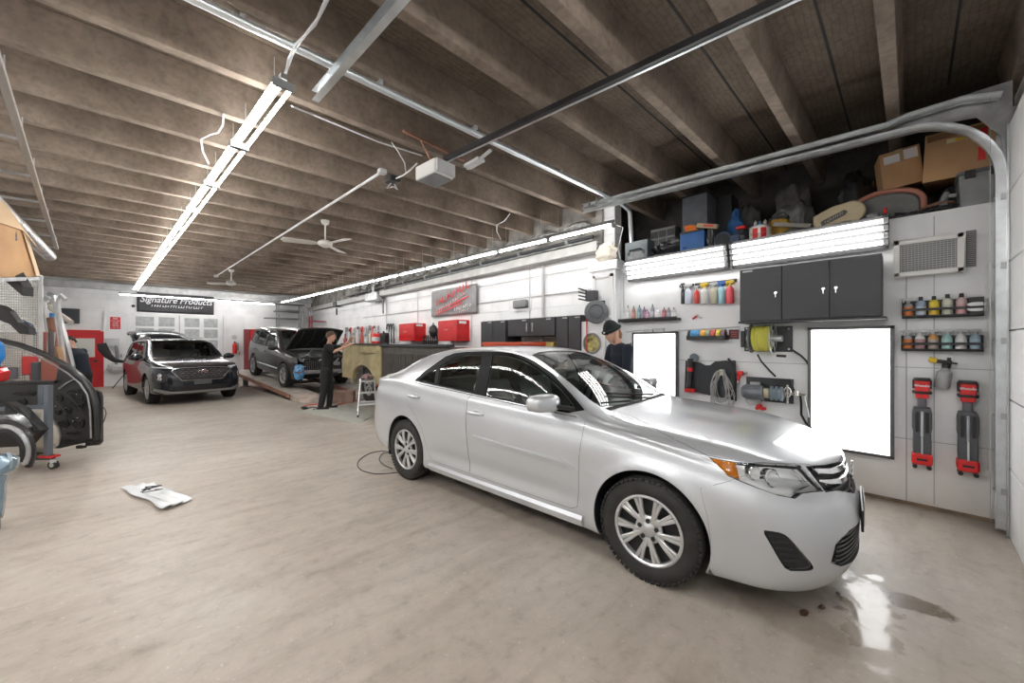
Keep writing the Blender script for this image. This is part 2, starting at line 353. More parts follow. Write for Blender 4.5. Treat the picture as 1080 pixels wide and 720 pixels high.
# shell
f = MB(); f.box2((XL-.2, -4.2, -.12), (XR+1.4, YB+.2, 0)); struct(f, 'floor', M_floor, smooth=False)
s = MB(); s.box2((XL-.2, -4.2, HS), (XR+1.4, YB+.2, HS+.15)); struct(s, 'ceiling', M_slab, smooth=False)
PJ = .714; J0 = .11
for i in range(-5, 27):
    y = J0+PJ*i; x1 = 6.42 if (-.6 < y < 3.3) else XR
    j = MB(); xs = (XL, x1)
    vs = []
    for x in xs: vs += [(x, y-.045, HJ), (x, y+.045, HJ), (x, y+.072, HS), (x, y-.072, HS)]
    j.add(vs, [(0, 3, 2, 1), (4, 5, 6, 7), (0, 1, 5, 4), (1, 2, 6, 5), (2, 3, 7, 6), (3, 0, 4, 7)])
    struct(j, 'trim_%d' % (i+6), M_joist, smooth=False, bevel=.006)
    if -2 < i < 6:   # seam line between the roof slabs
        q = MB(); q.box2((XL, y+PJ/2-.008, HS-.006), (x1, y+PJ/2+.008, HS)); struct(q, 'trim_%d' % (i+60), M_blackm, smooth=False)
w = MB(); w.box2((XL-.2, -4.2, 0), (XL, YB, HS)); struct(w, 'wall_left', M_wallR, smooth=False)
w = MB(); w.box2((XL-.2, YB, 0), (XR+.2, YB+.2, HS)); struct(w, 'wall_back', M_wallB, smooth=False)
w = MB(); w.box2((XR, 3.30, 0), (XR+.2, YB, HS)); struct(w, 'wall_right_far', M_wallR, smooth=False)
w = MB(); w.box2((XL-.2, -4.2, 0), (XR+1.4, -4.0, HS)); struct(w, 'wall_front', M_wallN, smooth=False)
# near right wall: closed white box below, open storage ledge above
w = MB(); w.box2((XN, -.50, 0), (XR+.2, 3.48, 2.74)); struct(w, 'wall_right_near', M_wallN, smooth=False)
w = MB(); w.box2((XR+.2, -.50, 2.60), (6.42, 3.48, 2.74)); struct(w, 'trim_81', M_wallN, smooth=False)
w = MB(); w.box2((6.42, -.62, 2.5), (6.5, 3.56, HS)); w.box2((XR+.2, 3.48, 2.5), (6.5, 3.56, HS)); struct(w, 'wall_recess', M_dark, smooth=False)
# front return wall carrying the big overhead door
w = MB(); w.box2((.55, YF-.15, 0), (.95, YF, HS)); w.box2((.55, YF-.15, 3.35), (XN+.2, YF, HS)); w.box2((5.10, YF-.15, 0), (6.5, YF, 3.35)); w.box2((.40, -4.0, 0), (.55, YF, HS))
struct(w, 'wall_doorway', M_wallN, smooth=False)
# seams and base strip of the near wall
t = MB(); t.box2((XN-.004, -.5, 1.30), (XN, 3.4, 1.306)); t.box2((XN-.004, .02, 0), (XN, .028, 2.2)); t.box2((XN-.004, -.155, .05), (XN, -.149, 2.7)); t.box2((XN-.004, -.5, .62), (XN, 3.4, .626))
struct(t, 'trim_82', mat('panel_seam', (.42, .43, .44), .7), smooth=False)
t = MB(); t.box2((XN-.012, -.5, 0), (XN, 3.48, .03)); struct(t, 'baseboard_right', mat('dirty_base', (.25, .18, .12), .8, var=.3), smooth=False)
# pilaster between the wall sections
t = MB(); t.box2((5.05, 3.06, 0), (XN, 3.50, 2.78)); t.box2((5.02, 3.02, 2.66), (5.24, 3.54, 2.80)); struct(t, 'trim_83', M_wallN, smooth=False, bevel=.01)
t = MB(); t.box2((5.03, 3.10, .3), (5.05, 3.15, 2.6)); t.box2((5.03, 3.41, .3), (5.05, 3.46, 2.6)); t.box2((5.03, 3.10, 2.55), (5.05, 3.46, 2.6)); struct(t, 'trim_84', M_white, smooth=False)
# ledge beam along the far right wall, dark grey strip above it for the clutter there
t = MB(); t.box2((5.20, 3.50, 3.04), (XR, 19.6, 3.14)); t.box2((5.20, 3.50, 3.14), (5.24, 19.6, 3.20)); struct(t, 'trim_85', mat('grey_beam_paint', (.42, .42, .41), .5, var=.1), smooth=False, bevel=.008)
t = MB(); t.box2((5.36, 3.50, 3.20), (XR, 19.6, 3.97)); struct(t, 'trim_86', mat('dark_grey_upper_wall', (.20, .19, .175), .8, var=.5, vs=3), smooth=False)
t = MB(); t.box2((XL, YB-.22, 3.42), (XR, YB, 3.65)); struct(t, 'trim_87', mat('grey_header', (.52, .53, .53), .6, var=.15), smooth=False, bevel=.01)
t = MB(); t.box2((XL, YB-.05, 0), (XR, YB, .09)); struct(t, 'baseboard_back', mat('grey_base', (.4, .39, .37), .7, var=.2), smooth=False)
# conduits and brackets on the far right wall (structure of the wall)
k = MB()
for y in (5.2, 7.1, 9.6, 11.6): k.cyl((5.40, y, 1.2), (5.40, y, 3.05), .012, n=6)
k.cyl((5.395, 3.5, 2.45), (5.395, 13.5, 2.45), .012, n=6); k.cyl((5.39, 3.5, 2.83), (5.39, 19, 2.83), .006, n=5)
struct(k, 'trim_88', M_lgrey)
k = MB(); k.cyl((5.38, 4.83, .3), (5.38, 4.83, 3.04), .03, n=10); struct(k, 'trim_89', M_lgrey)
# ============================================================ CAR BODY TOOL
import numpy as np
def pchip(tab):
    tab = sorted(tab); x = np.array([p[0] for p in tab], float); y = np.array([p[1] for p in tab], float)
    h = np.diff(x); d = np.diff(y)/h; m = np.zeros(len(x))
    for i in range(1, len(x)-1):
        if d[i-1]*d[i] > 0:
            w1 = 2*h[i]+h[i-1]; w2 = h[i]+2*h[i-1]; m[i] = (w1+w2)/(w1/d[i-1]+w2/d[i])
    m[0] = d[0]; m[-1] = d[-1]
    def f(q):
        q = np.clip(np.asarray(q, float), x[0], x[-1]); i = np.clip(np.searchsorted(x, q)-1, 0, len(h)-1)
        t = (q-x[i])/h[i]; return ((1+2*t)*(1-t)**2)*y[i]+t*(1-t)**2*h[i]*m[i]+t*t*(3-2*t)*y[i+1]+t*t*(t-1)*h[i]*m[i+1]
    return f
def gsm(arr, sig):
    n = int(sig*3)+1; k = np.exp(-.5*(np.arange(-n, n+1)/sig)**2); k /= k.sum()
    a = np.concatenate([2*arr[0]-arr[n:0:-1], arr, 2*arr[-1]-arr[-2:-n-2:-1]]); return np.convolve(a, k, 'valid')
class CarSurf:
    """Half body (y>0) as a smooth surface S(a,b): a runs round the plan outline, b up the section."""
    def __init__(s, P):
        s.P = P; nose = P['plan'][0][0]; tail = P['plan'][-1][0]
        # plan outline as a dense polyline through the given points
        pts = [(p[0], p[1]) for p in P['plan']]
        q = np.array(pts, float); d = np.concatenate([[0], np.cumsum(np.hypot(*np.diff(q, axis=0).T))])
        s.am = d[-1]; A = np.linspace(0, s.am, 1200)
        px = pchip(list(zip(d, q[:, 0])))(A); py = pchip(list(zip(d, q[:, 1])))(A)
        sg = P.get('psm', .05)/(s.am/1199); x = gsm(px, sg); y = gsm(py, sg)
        # mirror-aware ends
        x = np.where(A < .3, gsm(np.concatenate([px[:0:-1], px]), sg)[1199:], x); x = np.where(A > s.am-.3, gsm(np.concatenate([px, px[-2::-1]]), sg)[:1200], x)
        y[0] = 0; y[-1] = 0; y = np.maximum(y, 0); s.A = A; s.X = x; s.Y = y
        xs = np.linspace(tail, nose, 900); s.xs = xs; s.T = {}
        dx = (nose-tail)/899
        for k in ('zt', 'zb', 'belt', 'crown', 'yb', 'yt'):
            v = pchip(P[k])(xs); s.T[k] = gsm(v, P.get('sm_'+k, .05)/dx)
        s.nose = pchip(P['nose']); s.tail = pchip(P['tail']); s.nx = nose; s.tx = tail
        s.bm = 1.9; s.nb = P.get('nb', 3)
    def __call__(s, a, b):
        a = np.asarray(a, float); b = np.asarray(b, float); P = s.P
        sgn = np.ones_like(a)
        ac = np.clip(a, 0, s.am); x = np.interp(ac, s.A, s.X); Y = np.interp(ac, s.A, s.Y)
        g = {k: np.interp(x, s.xs, v) for k, v in s.T.items()}
        zt, zb, be, cr, fb, ft = g['zt'], g['zb'], g['belt'], g['crown'], g['yb'], g['yt']
        zc = zt-cr; be = np.minimum(be, zc-.005); h = be-zb
        yb, yt = Y*fb, Y*ft
        sh = P.get('shoulder', .02)
        cs = [(Y*P.get('under', .80), zb+.01), (Y*.93, zb), (Y*.972, zb+.035), (Y*P.get('rock', .985), zb+.12*h+.02), (Y*P.get('wst', .985), zb+.33*h), (Y*1.0, zb+.58*h), (Y*.997, zb+.80*h),
              (yb+.010*Y, be-.10*h), (yb+.004*Y, be-.022*h), (yb-.022*Y, be+.012), (yb*.75+yt*.25, be*.76+zc*.24), (yb*.45+yt*.55+.014*Y, be*.45+zc*.55), (yb*.15+yt*.85+.006*Y, be*.16+zc*.84),
              (yt-.006, zc-.002), (yt*.955, zc+.38*cr), (yt*.72, zc+.70*cr), (yt*.38, zc+.93*cr), (yt*0, zt), (-yt*.38, zc+.93*cr)]
        n = len(cs); cy = np.stack([c[0]*np.ones_like(x) for c in cs]); cz = np.stack([c[1]*np.ones_like(x) for c in cs])
        # knots: b=0 -> start, b=bm -> the centre line
        u = np.clip(b, 0, s.bm)/s.bm*(n-3); i = np.minimum(u.astype(int), n-4); t = u-i
        w = [(1-t)**3/6, (3*t**3-6*t*t+4)/6, (-3*t**3+3*t*t+3*t+1)/6, t**3/6]; ar = np.arange(len(x))
        y = sum(w[k]*cy[i+k, ar] for k in range(4)); z = sum(w[k]*cz[i+k, ar] for k in range(4))
        y = np.maximum(y, 0)
        # nose and tail profiles
        def sstep(q): q = np.clip(q, 0, 1); return q*q*(3-2*q)
        nl = P.get('nlen', .6); wf = sstep((x-(s.nx-nl))/nl); wr = sstep(((s.tx+nl)-x)/nl)
        x = x+wf*s.nose(z)-wr*s.tail(z)
        for fn in P.get('mods', ()): x, y, z = fn(x, y, z)
        return np.stack([x, y, z], -1)
    def normal(s, a, b):
        e = 2e-3; a = np.clip(a, 2*e, s.am-2*e); b = np.clip(b, 2*e, s.bm-2*e)
        du = s(a+e, b)-s(a-e, b); dv = s(a, b+e)-s(a, b-e); n = np.cross(dv, du)
        return n/np.maximum(np.linalg.norm(n, axis=1)[:, None], 1e-9)*s.flip
    def prepare(s):
        na, nb = 260, 120; s.flip = 1.0
        ga, gb = np.meshgrid(np.linspace(0, s.am, na), np.linspace(0, s.bm, nb), indexing='ij'); a = ga.ravel(); b = gb.ravel()
        p = s(a, b); tris = []
        for i in range(na-1):
            for j in range(nb-1):
                k = i*nb+j; tris += [(k, k+nb, k+nb+1), (k, k+nb+1, k+1)]
        s.gp = [V(q) for q in p]; s.ga, s.gb, s.tri = a, b, tris
        s.bvh = BVHTree.FromPolygons(s.gp, tris)
        mid = s.normal(np.array([s.am*.5]), np.array([s.bm*.3]))[0]
        s.flip = 1.0 if mid[1] > 0 else -1.0
    def hit(s, o, d):
        loc, nor, idx, dist = s.bvh.ray_cast(V(o), V(d).normalized())
        if loc is None: return None
        t = s.tri[idx]; A, B, Cc = (s.gp[k] for k in t); v0, v1, v2 = B-A, Cc-A, loc-A
        d00, d01, d11, d20, d21 = v0.dot(v0), v0.dot(v1), v1.dot(v1), v2.dot(v0), v2.dot(v1); den = d00*d11-d01*d01
        if abs(den) < 1e-14: return s.ga[t[0]], s.gb[t[0]]
        v = (d11*d20-d01*d21)/den; w = (d00*d21-d01*d20)/den; u = 1-v-w
        return (u*s.ga[t[0]]+v*s.ga[t[1]]+w*s.ga[t[2]], u*s.gb[t[0]]+v*s.gb[t[1]]+w*s.gb[t[2]])
def smoothloop(pts, it=2, closed=True):
    for _ in range(it):
        out = []; n = len(pts)
        for i in range(n if closed else n-1):
            p, q = pts[i], pts[(i+1) % n]
            out += [(p[0]*.75+q[0]*.25, p[1]*.75+q[1]*.25), (p[0]*.25+q[0]*.75, p[1]*.25+q[1]*.75)]
        pts = out
    return pts
def dense(pts, step, closed=True):
    out = []; n = len(pts)
    for i in range(n if closed else n-1):
        p, q = pts[i], pts[(i+1) % n]; m = max(1, int(math.ceil(hypot(q[0]-p[0], q[1]-p[1])/step)))
        out += [(p[0]+(q[0]-p[0])*k/m, p[1]+(q[1]-p[1])*k/m) for k in range(m)]
    if not closed: out.append(pts[-1])
    return out
def inpoly(px, py, poly):
    x = np.array([p[0] for p in poly]); y = np.array([p[1] for p in poly]); r = np.zeros(len(px), bool); j = len(poly)-1
    for i in range(len(poly)):
        if y[i] != y[j]:
            c = ((y[i] > py) != (y[j] > py)) & (px < (x[j]-x[i])*(py-y[i])/(y[j]-y[i])+x[i]); r ^= c
        j = i
    return r
class CarBody:
    def __init__(s, P, cam_local=None):
        s.S = CarSurf(P); s.S.prepare(); s.regs = []; s.cam = cam_local
    def project(s, kind, p):
        x, y = p
        if kind == 'side': return s.S.hit((x, 3, y), (0, -1, 0))
        if kind == 'front': return s.S.hit((4, max(x, .0008), y), (-1, 0, 0))
        if kind == 'rear': return s.S.hit((-8, max(x, .0008), y), (1, 0, 0))
        if kind == 'top': return s.S.hit((x, max(y, .0008), 4), (0, 0, -1))
        if kind == 'cam':
            o, f = s.cam; d = f(x, y); return s.S.hit((o.x, -o.y, o.z), (d.x, -d.y, d.z))
    def loop(s, kind, pts, sm=0, step=.03, centre=None):
        if sm: pts = smoothloop(pts, sm)
        if kind == 'cam': step = step*120
        pts = dense(pts, step); out = []
        for p in pts:
            if kind == 'ab': out.append(p); continue
            h = s.project(kind, p)
            if h is None: continue
            a, b = h
            if kind in ('front', 'rear', 'top') and (p[0] if kind != 'top' else p[1]) <= .002:
                if kind == 'front' and a < .1: a = -.03
                elif kind == 'rear' and a > s.S.am-.1: a = s.S.am+.03
                else: b = s.S.bm+.03
            if centre == 'b' : pass
            out.append((a, b))
        # drop near-duplicates
        r = [out[0]]
        for q in out[1:]:
            if hypot(q[0]-r[-1][0], q[1]-r[-1][1]) > .002: r.append(q)
        if hypot(r[0][0]-r[-1][0], r[0][1]-r[-1][1]) < .002: r.pop()
        return r
    def arch(s, cx, cz, r):
        pts = []
        for i in range(49):
            t = pi*(-.22)+(pi*1.44)*i/48; p = (cx+r*cos(t), cz+r*sin(t)); h = s.S.hit((p[0], 3, p[1]), (0, -1, 0))
            if h and p[1] > s.zmin(p[0])+.012: pts.append(h)
        a0, a1 = pts[0][0], pts[-1][0]; return [(a0, -.05)]+pts+[(a1, -.05)]
    def zmin(s, x): return float(np.interp(x, s.S.xs, s.S.T['zb']))
    def region(s, name, loop, **kw): s.regs.append(dict(name=name, loop=loop, **kw))
    def solve(s, da=.035, nb=62):
        S = s.S; vs, es = [], []
        na = int(S.am/da)
        for i in range(na+1):
            for j in range(nb+1): vs.append((S.am*i/na, S.bm*j/nb))
        base = len(vs)
        def add(loop, closed=True):
            o = len(vs); vs.extend(loop); n = len(loop)
            es.extend([(o+i, o+(i+1) % n) for i in range(n if closed else n-1)])
        add([(0, 0), (S.am, 0), (S.am, S.bm), (0, S.bm)])
        for r in s.regs: add(r['loop'])
        o = geometry.delaunay_2d_cdt([V(p) for p in vs], es, [], 0, 1e-5)
        P = np.array([(p.x, p.y) for p in o[0]]); F = np.array([f for f in o[2] if len(f) == 3])
        c = P[F].mean(axis=1); ok = (c[:, 0] > 0) & (c[:, 0] < S.am) & (c[:, 1] > 0) & (c[:, 1] < S.bm); F = F[ok]; c = c[ok]
        lab = np.full(len(F), -1)
        for k in range(len(s.regs)-1, -1, -1):
            lab[inpoly(c[:, 0], c[:, 1], s.regs[k]['loop'])] = k
        P[:, 0] = np.clip(P[:, 0], 0, S.am); P[:, 1] = np.clip(P[:, 1], 0, S.bm)
        s.P2 = P; s.F = F; s.lab = lab; s.pos = S(P[:, 0], P[:, 1]); s.nor = S.normal(P[:, 0], P[:, 1])
        s.pos[(P[:, 1] >= S.bm-1e-6) | (P[:, 0] <= 1e-6) | (P[:, 0] >= S.am-1e-6), 1] = 0
        e = (P[:, 1] >= S.bm-1e-6) | (P[:, 0] <= 1e-6) | (P[:, 0] >= S.am-1e-6); s.nor[e, 1] = 0; s.nor /= np.maximum(np.linalg.norm(s.nor, axis=1)[:, None], 1e-9)
    def mesh(s, sel, name, mats, parent, side=0, off=0.0, gap=0.0, skirt=.018, skirt_mat=1, label=None, keep=None):
        """sel: list of region names ('' = remaining body). side 0 both joined, +1 left, -1 right"""
        ids = [-1 if q == '' else k for q in sel for k in ([0] if q == '' else [i for i, r in enumerate(s.regs) if r['name'] == q])]
        m = np.isin(s.lab, ids); F = s.F[m]
        if keep is not None: cc = s.pos[F].mean(axis=1); F = F[keep(cc)]
        if len(F) == 0: return None
        used = np.unique(F); mp = {int(k): i for i, k in enumerate(used)}; F = [tuple(mp[int(k)] for k in f) for f in F]
        pos = s.pos[used].copy(); nor = s.nor[used].copy(); cen = np.abs(pos[:, 1]) < 1e-6
        # orientation
        f0 = F[len(F)//2]; fn = np.cross(pos[f0[1]]-pos[f0[0]], pos[f0[2]]-pos[f0[0]])
        tot = sum(np.dot(np.cross(pos[f[1]]-pos[f[0]], pos[f[2]]-pos[f[0]]), nor[f[0]]) for f in F[::max(1, len(F)//50)])
        if tot < 0: F = [(f[0], f[2], f[1]) for f in F]
        ed = {}
        for f in F:
            for i in range(3):
                a, b = f[i], f[(i+1) % 3]; ed.setdefault((min(a, b), max(a, b)), []).append((a, b))
        bd = [v[0] for k, v in ed.items() if len(v) == 1]
        bd = [(a, b) for a, b in bd if not (cen[a] and cen[b])]
        if gap:
            acc = {}
            for a, b in bd:
                d = pos[b]-pos[a]; inn = np.cross(nor[a], d); inn /= max(np.linalg.norm(inn), 1e-9)
                for q in (a, b): acc.setdefault(q, []).append(inn)
            for q, l in acc.items():
                v = np.mean(l, axis=0); v /= max(np.linalg.norm(v), .5)
                if cen[q]: v[1] = 0
                pos[q] += v*gap
        base = pos.copy(); pos = pos+nor*off
        VV = [tuple(p) for p in pos]; NN = [tuple(q) for q in nor]; FF = list(F); MI = [0]*len(F)
        if skirt:
            sk = {}
            for a, b in bd:
                for q in (a, b):
                    if q not in sk:
                        n = nor[q]; sk[q] = len(VV); p = base[q]-n*skirt
                        if p[1] < 0: p[1] = 0
                        VV.append(tuple(p)); NN.append(tuple(n))
            dup = {}
            for a, b in bd:   # duplicate top verts so the panel normals stay clean
                for q in (a, b):
                    if q not in dup: dup[q] = len(VV); VV.append(VV[q]); NN.append(NN[q])
                FF.append((dup[b], dup[a], sk[a], sk[b])); MI.append(skirt_mat)
        nv = len(VV)
        def flip(v): return (v[0], -v[1], v[2])
        if side == 0:
            V2 = VV+[flip(v) for v in VV]; F2 = FF+[tuple(nv+k for k in f[::-1]) for f in FF]; N2 = NN+[flip(v) for v in NN]; M2 = MI+MI
        elif side == 1: V2, F2, N2, M2 = VV, FF, NN, MI
        else: V2 = [flip(v) for v in VV]; F2 = [f[::-1] for f in FF]; N2 = [flip(v) for v in NN]; M2 = MI
        me = bpy.data.meshes.new(name); me.from_pydata(V2, [], F2)
        for x in mats: me.materials.append(x)
        me.polygons.foreach_set('material_index', [min(k, len(mats)-1) for k in M2]); me.polygons.foreach_set('use_smooth', [True]*len(F2))
        me.normals_split_custom_set_from_vertices(N2)
        if side == 0: 
            pass
        o = bpy.data.objects.new(name, me); C.objects.link(o); o.parent = parent
        if label: o['label'] = label
        return o
    def surf(s, kind, p, off=0.0, side=1):
        h = s.project(kind, p)
        if h is None: return None, None
        a = np.array([h[0]]); b = np.array([h[1]]); q = s.S(a, b)[0]; n = s.S.normal(a, b)[0]; q = q+n*off
        return V((q[0], side*q[1], q[2])), V((n[0], side*n[1], n[2]))
# ------------------------------------------------------------ wheels
M_tire = mat('tyre_rubber', (.022, .021, .020), .72, var=.3, vs=12)
M_rim = mat('wheel_silver', (.60, .61, .62), .30, .75)
M_rimd = mat('wheel_shadowed_steel', (.05, .05, .052), .55, .5)
def make_wheel(parent, x, y, z, R_=.332, wd=.215, rr=.215, side=1, spokes=10, style='twin', steer=0.0, label=None):
    """side +1: outer face towards +y"""
    w = bpy.data.objects.new('wheel', None); C.objects.link(w); w.parent = parent; w.location = (x, y, z)
    if steer: w.rotation_euler = (0, 0, steer)
    h = wd/2; ax = (0, side, 0)
    t = MB(); prof = [(rr+.005, h*.62), (rr+.010, h*.90), (rr+.03, h*.985), ((R_+rr)/2, h*1.02), (R_-.030, h*.97), (R_-.010, h*.84)]
    for q in (.66, .62, .30, .26, -.26, -.30, -.62, -.66): prof.append((R_-(.007 if abs(q) in (.62, .30) and False else 0), h*q))
    prof = prof[:6]+[(R_, h*.68), (R_, h*.60), (R_-.008, h*.58), (R_-.008, h*.52), (R_, h*.50), (R_, h*.12), (R_-.008, h*.10), (R_-.008, -h*.10), (R_, -h*.12), (R_, -h*.50), (R_-.008, -h*.52), (R_-.008, -h*.58), (R_, -h*.60), (R_, -h*.68), (R_-.01, -h*.84), (R_-.03, -h*.97), ((R_+rr)/2, -h*1.0), (rr, -h*.9), (rr, 0)]
    t.lathe(prof, axis=ax, n=64); 
    for k in range(56):   # shoulder blocks
        a = 2*pi*k/56; c = V((cos(a)*(R_-.016), side*h*.86, sin(a)*(R_-.016)))
        t.box(c, (.026, .030, .014), Matrix.Rotation(-a+pi/2, 3, 'Y') @ Matrix.Rotation(side*.45, 3, 'X'))
    t.build('tire', M_tire, w, angle=30)
    b = MB(); b.lathe([(rr+.004, -h*.9), (rr+.004, h*.55), (rr-.01, h*.35), (.09, h*.25), (.0, h*.25)], axis=ax, n=40); b.build('brake_drum', M_rimd, w)
    def disc(r, d): return V((r, d))
    k_ = MB(); f0 = h*.80
    k_.lathe([(rr+.008, h*.78), (rr+.008, h*.93), (rr-.002, h*.96), (rr-.012, h*.90), (rr-.014, h*.6), (rr+.004, h*.6)], axis=ax, n=56, close=True)
    def blade(a0, a1, r0, r1, w0, w1, d0, d1, th=.014):
        A = V((cos(a0), 0, sin(a0))); B = V((cos(a1), 0, sin(a1))); p0 = A*r0+V((0, side*d0, 0)); p1 = B*r1+V((0, side*d1, 0))
        dr = (p1-p0).normalized(); sd = V((0, 1, 0)).cross(dr).normalized(); dp = V((0, -side*th, 0))
        mid = (p0+p1)/2+V((0, side*.006, 0)); ps = [(p0, w0), (mid, (w0+w1)/2), (p1, w1)]; vs = []
        for p, ww in ps: vs += [p-sd*ww/2, p-sd*ww*.3+V((0, side*.004, 0)), p+sd*ww*.3+V((0, side*.004, 0)), p+sd*ww/2, p+sd*ww/2+dp, p-sd*ww/2+dp]
        fs = []
        for j in range(2): fs += [(j*6+i, j*6+(i+1) % 6, j*6+6+(i+1) % 6, j*6+6+i) for i in range(6)]
        k_.add(vs, fs+[(5, 4, 3, 2, 1, 0), (12, 13, 14, 15, 16, 17)])
    if style == 'twin':
        n = 5
        for k in range(n):
            a = 2*pi*(k+.5)/n+pi/2
            for da in (-.29, .29):
                for e in (-.080, .080):
                    blade(a+da*.55+e*.30, a+da+e, .058, rr-.006, .017, .026, f0-.002, f0+.004)
                blade(a+da*.55, a+da*.62, .050, .105, .040, .034, f0-.004, f0-.002)
        k_.lathe([(.0, f0+.006), (.028, f0+.006), (.034, f0+.002), (.080, f0-.006), (.088, f0-.012), (.088, f0-.03)], axis=ax, n=30)
    else:
        n = spokes
        for k in range(n):
            a = 2*pi*k/n+pi/2
            if style == 'ten': blade(a, a, .05, rr-.004, .036, .020, f0-.006, f0+.002)
            else:
                blade(a-.05, a-.17, .05, rr-.004, .034, .030, f0-.006, f0+.002); blade(a+.05, a+.17, .05, rr-.004, .034, .030, f0-.006, f0+.002)
        k_.lathe([(.0, f0+.006), (.03, f0+.006), (.072, f0-.002), (.080, f0-.02)], axis=ax, n=24)
    o = k_.build('hubcap', M_rim, w, angle=40)
    for k in range(5):
        lg = MB(); a = 2*pi*k/5+pi/2; c = V((cos(a)*.057, side*(f0-.008), sin(a)*.057)); lg.lathe([(.0145, .004), (.0145, .013), (.010, .013), (.010, .004)], c=c, axis=ax, n=12)
        lg.lathe([(0, .010), (.009, .010), (.009, .004)], c=c, axis=ax, n=8); lg.build('lug_nut', M_rimd, o)
    return w
def liner(parent, x, z, r, y0, y1, name='wheel_liner'):
    for sd in (-1, 1):
        b = MB(); m = 20
        for i in range(m+1):
            t = pi*(-.12)+pi*1.24*i/m; b.v += [(x+r*cos(t), sd*y0, z+r*sin(t)), (x+r*cos(t), sd*y1, z+r*sin(t))]
        b.f = [(2*i, 2*i+1, 2*i+3, 2*i+2) for i in range(m)]; b.m = [0]*m
        o = len(b.v); b.v += [(x+r*cos(pi*(-.12)+pi*1.24*i/m), sd*y0, z+r*sin(pi*(-.12)+pi*1.24*i/m)) for i in range(m+1)]; b.f.append(tuple(range(o, o+m+1))); b.m.append(0)
        b.build(name, M_blackm, parent, fix=False)
# ============================================================ SILVER SEDAN
M_silver = bpy.data.materials.new('silver_car_paint'); M_silver.use_nodes = True
_b = M_silver.node_tree.nodes['Principled BSDF']; _b.inputs['Base Color'].default_value = (.56, .585, .615, 1); _b.inputs['Metallic'].default_value = .5
_b.inputs['Roughness'].default_value = .30; _b.inputs['Coat Weight'].default_value = .8; _b.inputs['Coat Roughness'].default_value = .04
M_chrome = mat('chrome', (.85, .86, .87), .08, 1.0)
M_glass = glassmat('car_glass', (.78, .87, .83), 1.5)
M_glassc = glassmat('clear_glass', (.86, .90, .90), 1.45)
M_lens = glassmat('lamp_lens', (.93, .94, .94), 1.45)
M_int = mat('grey_interior', (.34, .345, .35), .8)
M_intl = mat('pale_headliner', (.5, .5, .48), .85)
M_seat = mat('grey_seat_cloth', (.30, .305, .30), .9)
M_amber = mat('amber_lens', (.90, .28, .02), .22, coat=.6)
M_taill = mat('red_lens', (.50, .008, .012), .2, coat=.6)
SX = thing('silver_sedan', 'silver four door sedan parked in the foreground beside the near wall', 'car', (3.17, 1.23, 0), R(-85.2))
CAMRY = dict(
    plan=[(1.02, 0), (1.012, .2), (.98, .42), (.915, .62), (.79, .78), (.57, .878), (.25, .908), (-.2, .912), (-1.2, .914), (-2.3, .914), (-2.9, .902), (-3.35, .872), (-3.62, .82), (-3.80, .70), (-3.87, .45), (-3.90, .2), (-3.905, 0)],
    zt=[(-3.905, 1.08), (-3.80, 1.13), (-3.6, 1.155), (-3.45, 1.17), (-3.25, 1.235), (-2.9, 1.375), (-2.6, 1.45), (-2.3, 1.492), (-1.95, 1.505), (-1.65, 1.502), (-1.42, 1.475), (-1.1, 1.375), (-.75, 1.205), (-.48, 1.050), (-.3, 1.015), (0, .992), (.3, .965), (.6, .922), (.8, .885), (.93, .855), (1.02, .805)],
    zb=[(-3.905, .34), (-3.6, .27), (-3.2, .22), (-2.8, .19), (-.3, .17), (.3, .17), (.7, .175), (1.02, .185)],
    belt=[(-3.905, 1.00), (-3.6, 1.075), (-3.2, 1.095), (-2.7, 1.07), (-2.0, 1.03), (-1.2, .99), (-.6, .962), (-.2, .915), (.2, .855), (.6, .775), (1.02, .69)],
    crown=[(-3.905, .06), (-3.5, .045), (-3.2, .06), (-2.8, .055), (-2.3, .045), (-1.6, .045), (-1.3, .048), (-.9, .055), (-.55, .055), (-.2, .055), (.3, .06), (1.02, .045)],
    yb=[(-3.905, .93), (-3.3, .93), (-2.5, .945), (-1.5, .955), (-.6, .955), (0, .955), (1.02, .93)],
    yt=[(-3.905, .80), (-3.45, .80), (-3.1, .74), (-2.6, .69), (-1.9, .70), (-1.4, .73), (-.9, .80), (-.5, .86), (0, .88), (1.02, .86)],
    nose=[(0, -.10), (.17, -.075), (.24, -.03), (.32, 0), (.48, .005), (.56, -.01), (.62, -.03), (.68, -.06), (.72, -.065), (.79, -.085), (.86, -.13), (1.0, -.3)],
    tail=[(0, -.1), (.34, -.06), (.45, 0), (.62, 0), (.72, -.04), (.95, -.08), (1.05, -.05), (1.2, 0)],
    shoulder=.02)
def _flare(x, y, z):
    for cx in (0.0, -2.776):
        d = np.hypot(x-cx, z-.34); y = y+.012*np.exp(-((d-.38)/.05)**2)*(y > .5)
    # crease low on the doors
    y = y-.016*np.exp(-((z-.40)/.06)**2)*(y > .5)*np.clip((-.45-x)/.3, 0, 1)*np.clip((x+2.3)/.3, 0, 1)
    return x, y, z
CAMRY['mods'] = (_flare,)
_Mi = (Matrix.Translation(SX.location) @ Matrix.Rotation(R(-85.2), 4, 'Z')).inverted()
_o = _Mi @ V((0, 0, EYE)); _R3 = _Mi.to_3x3()
cb = CarBody(CAMRY, (_o, lambda u, v: _R3 @ ray(u, v)))
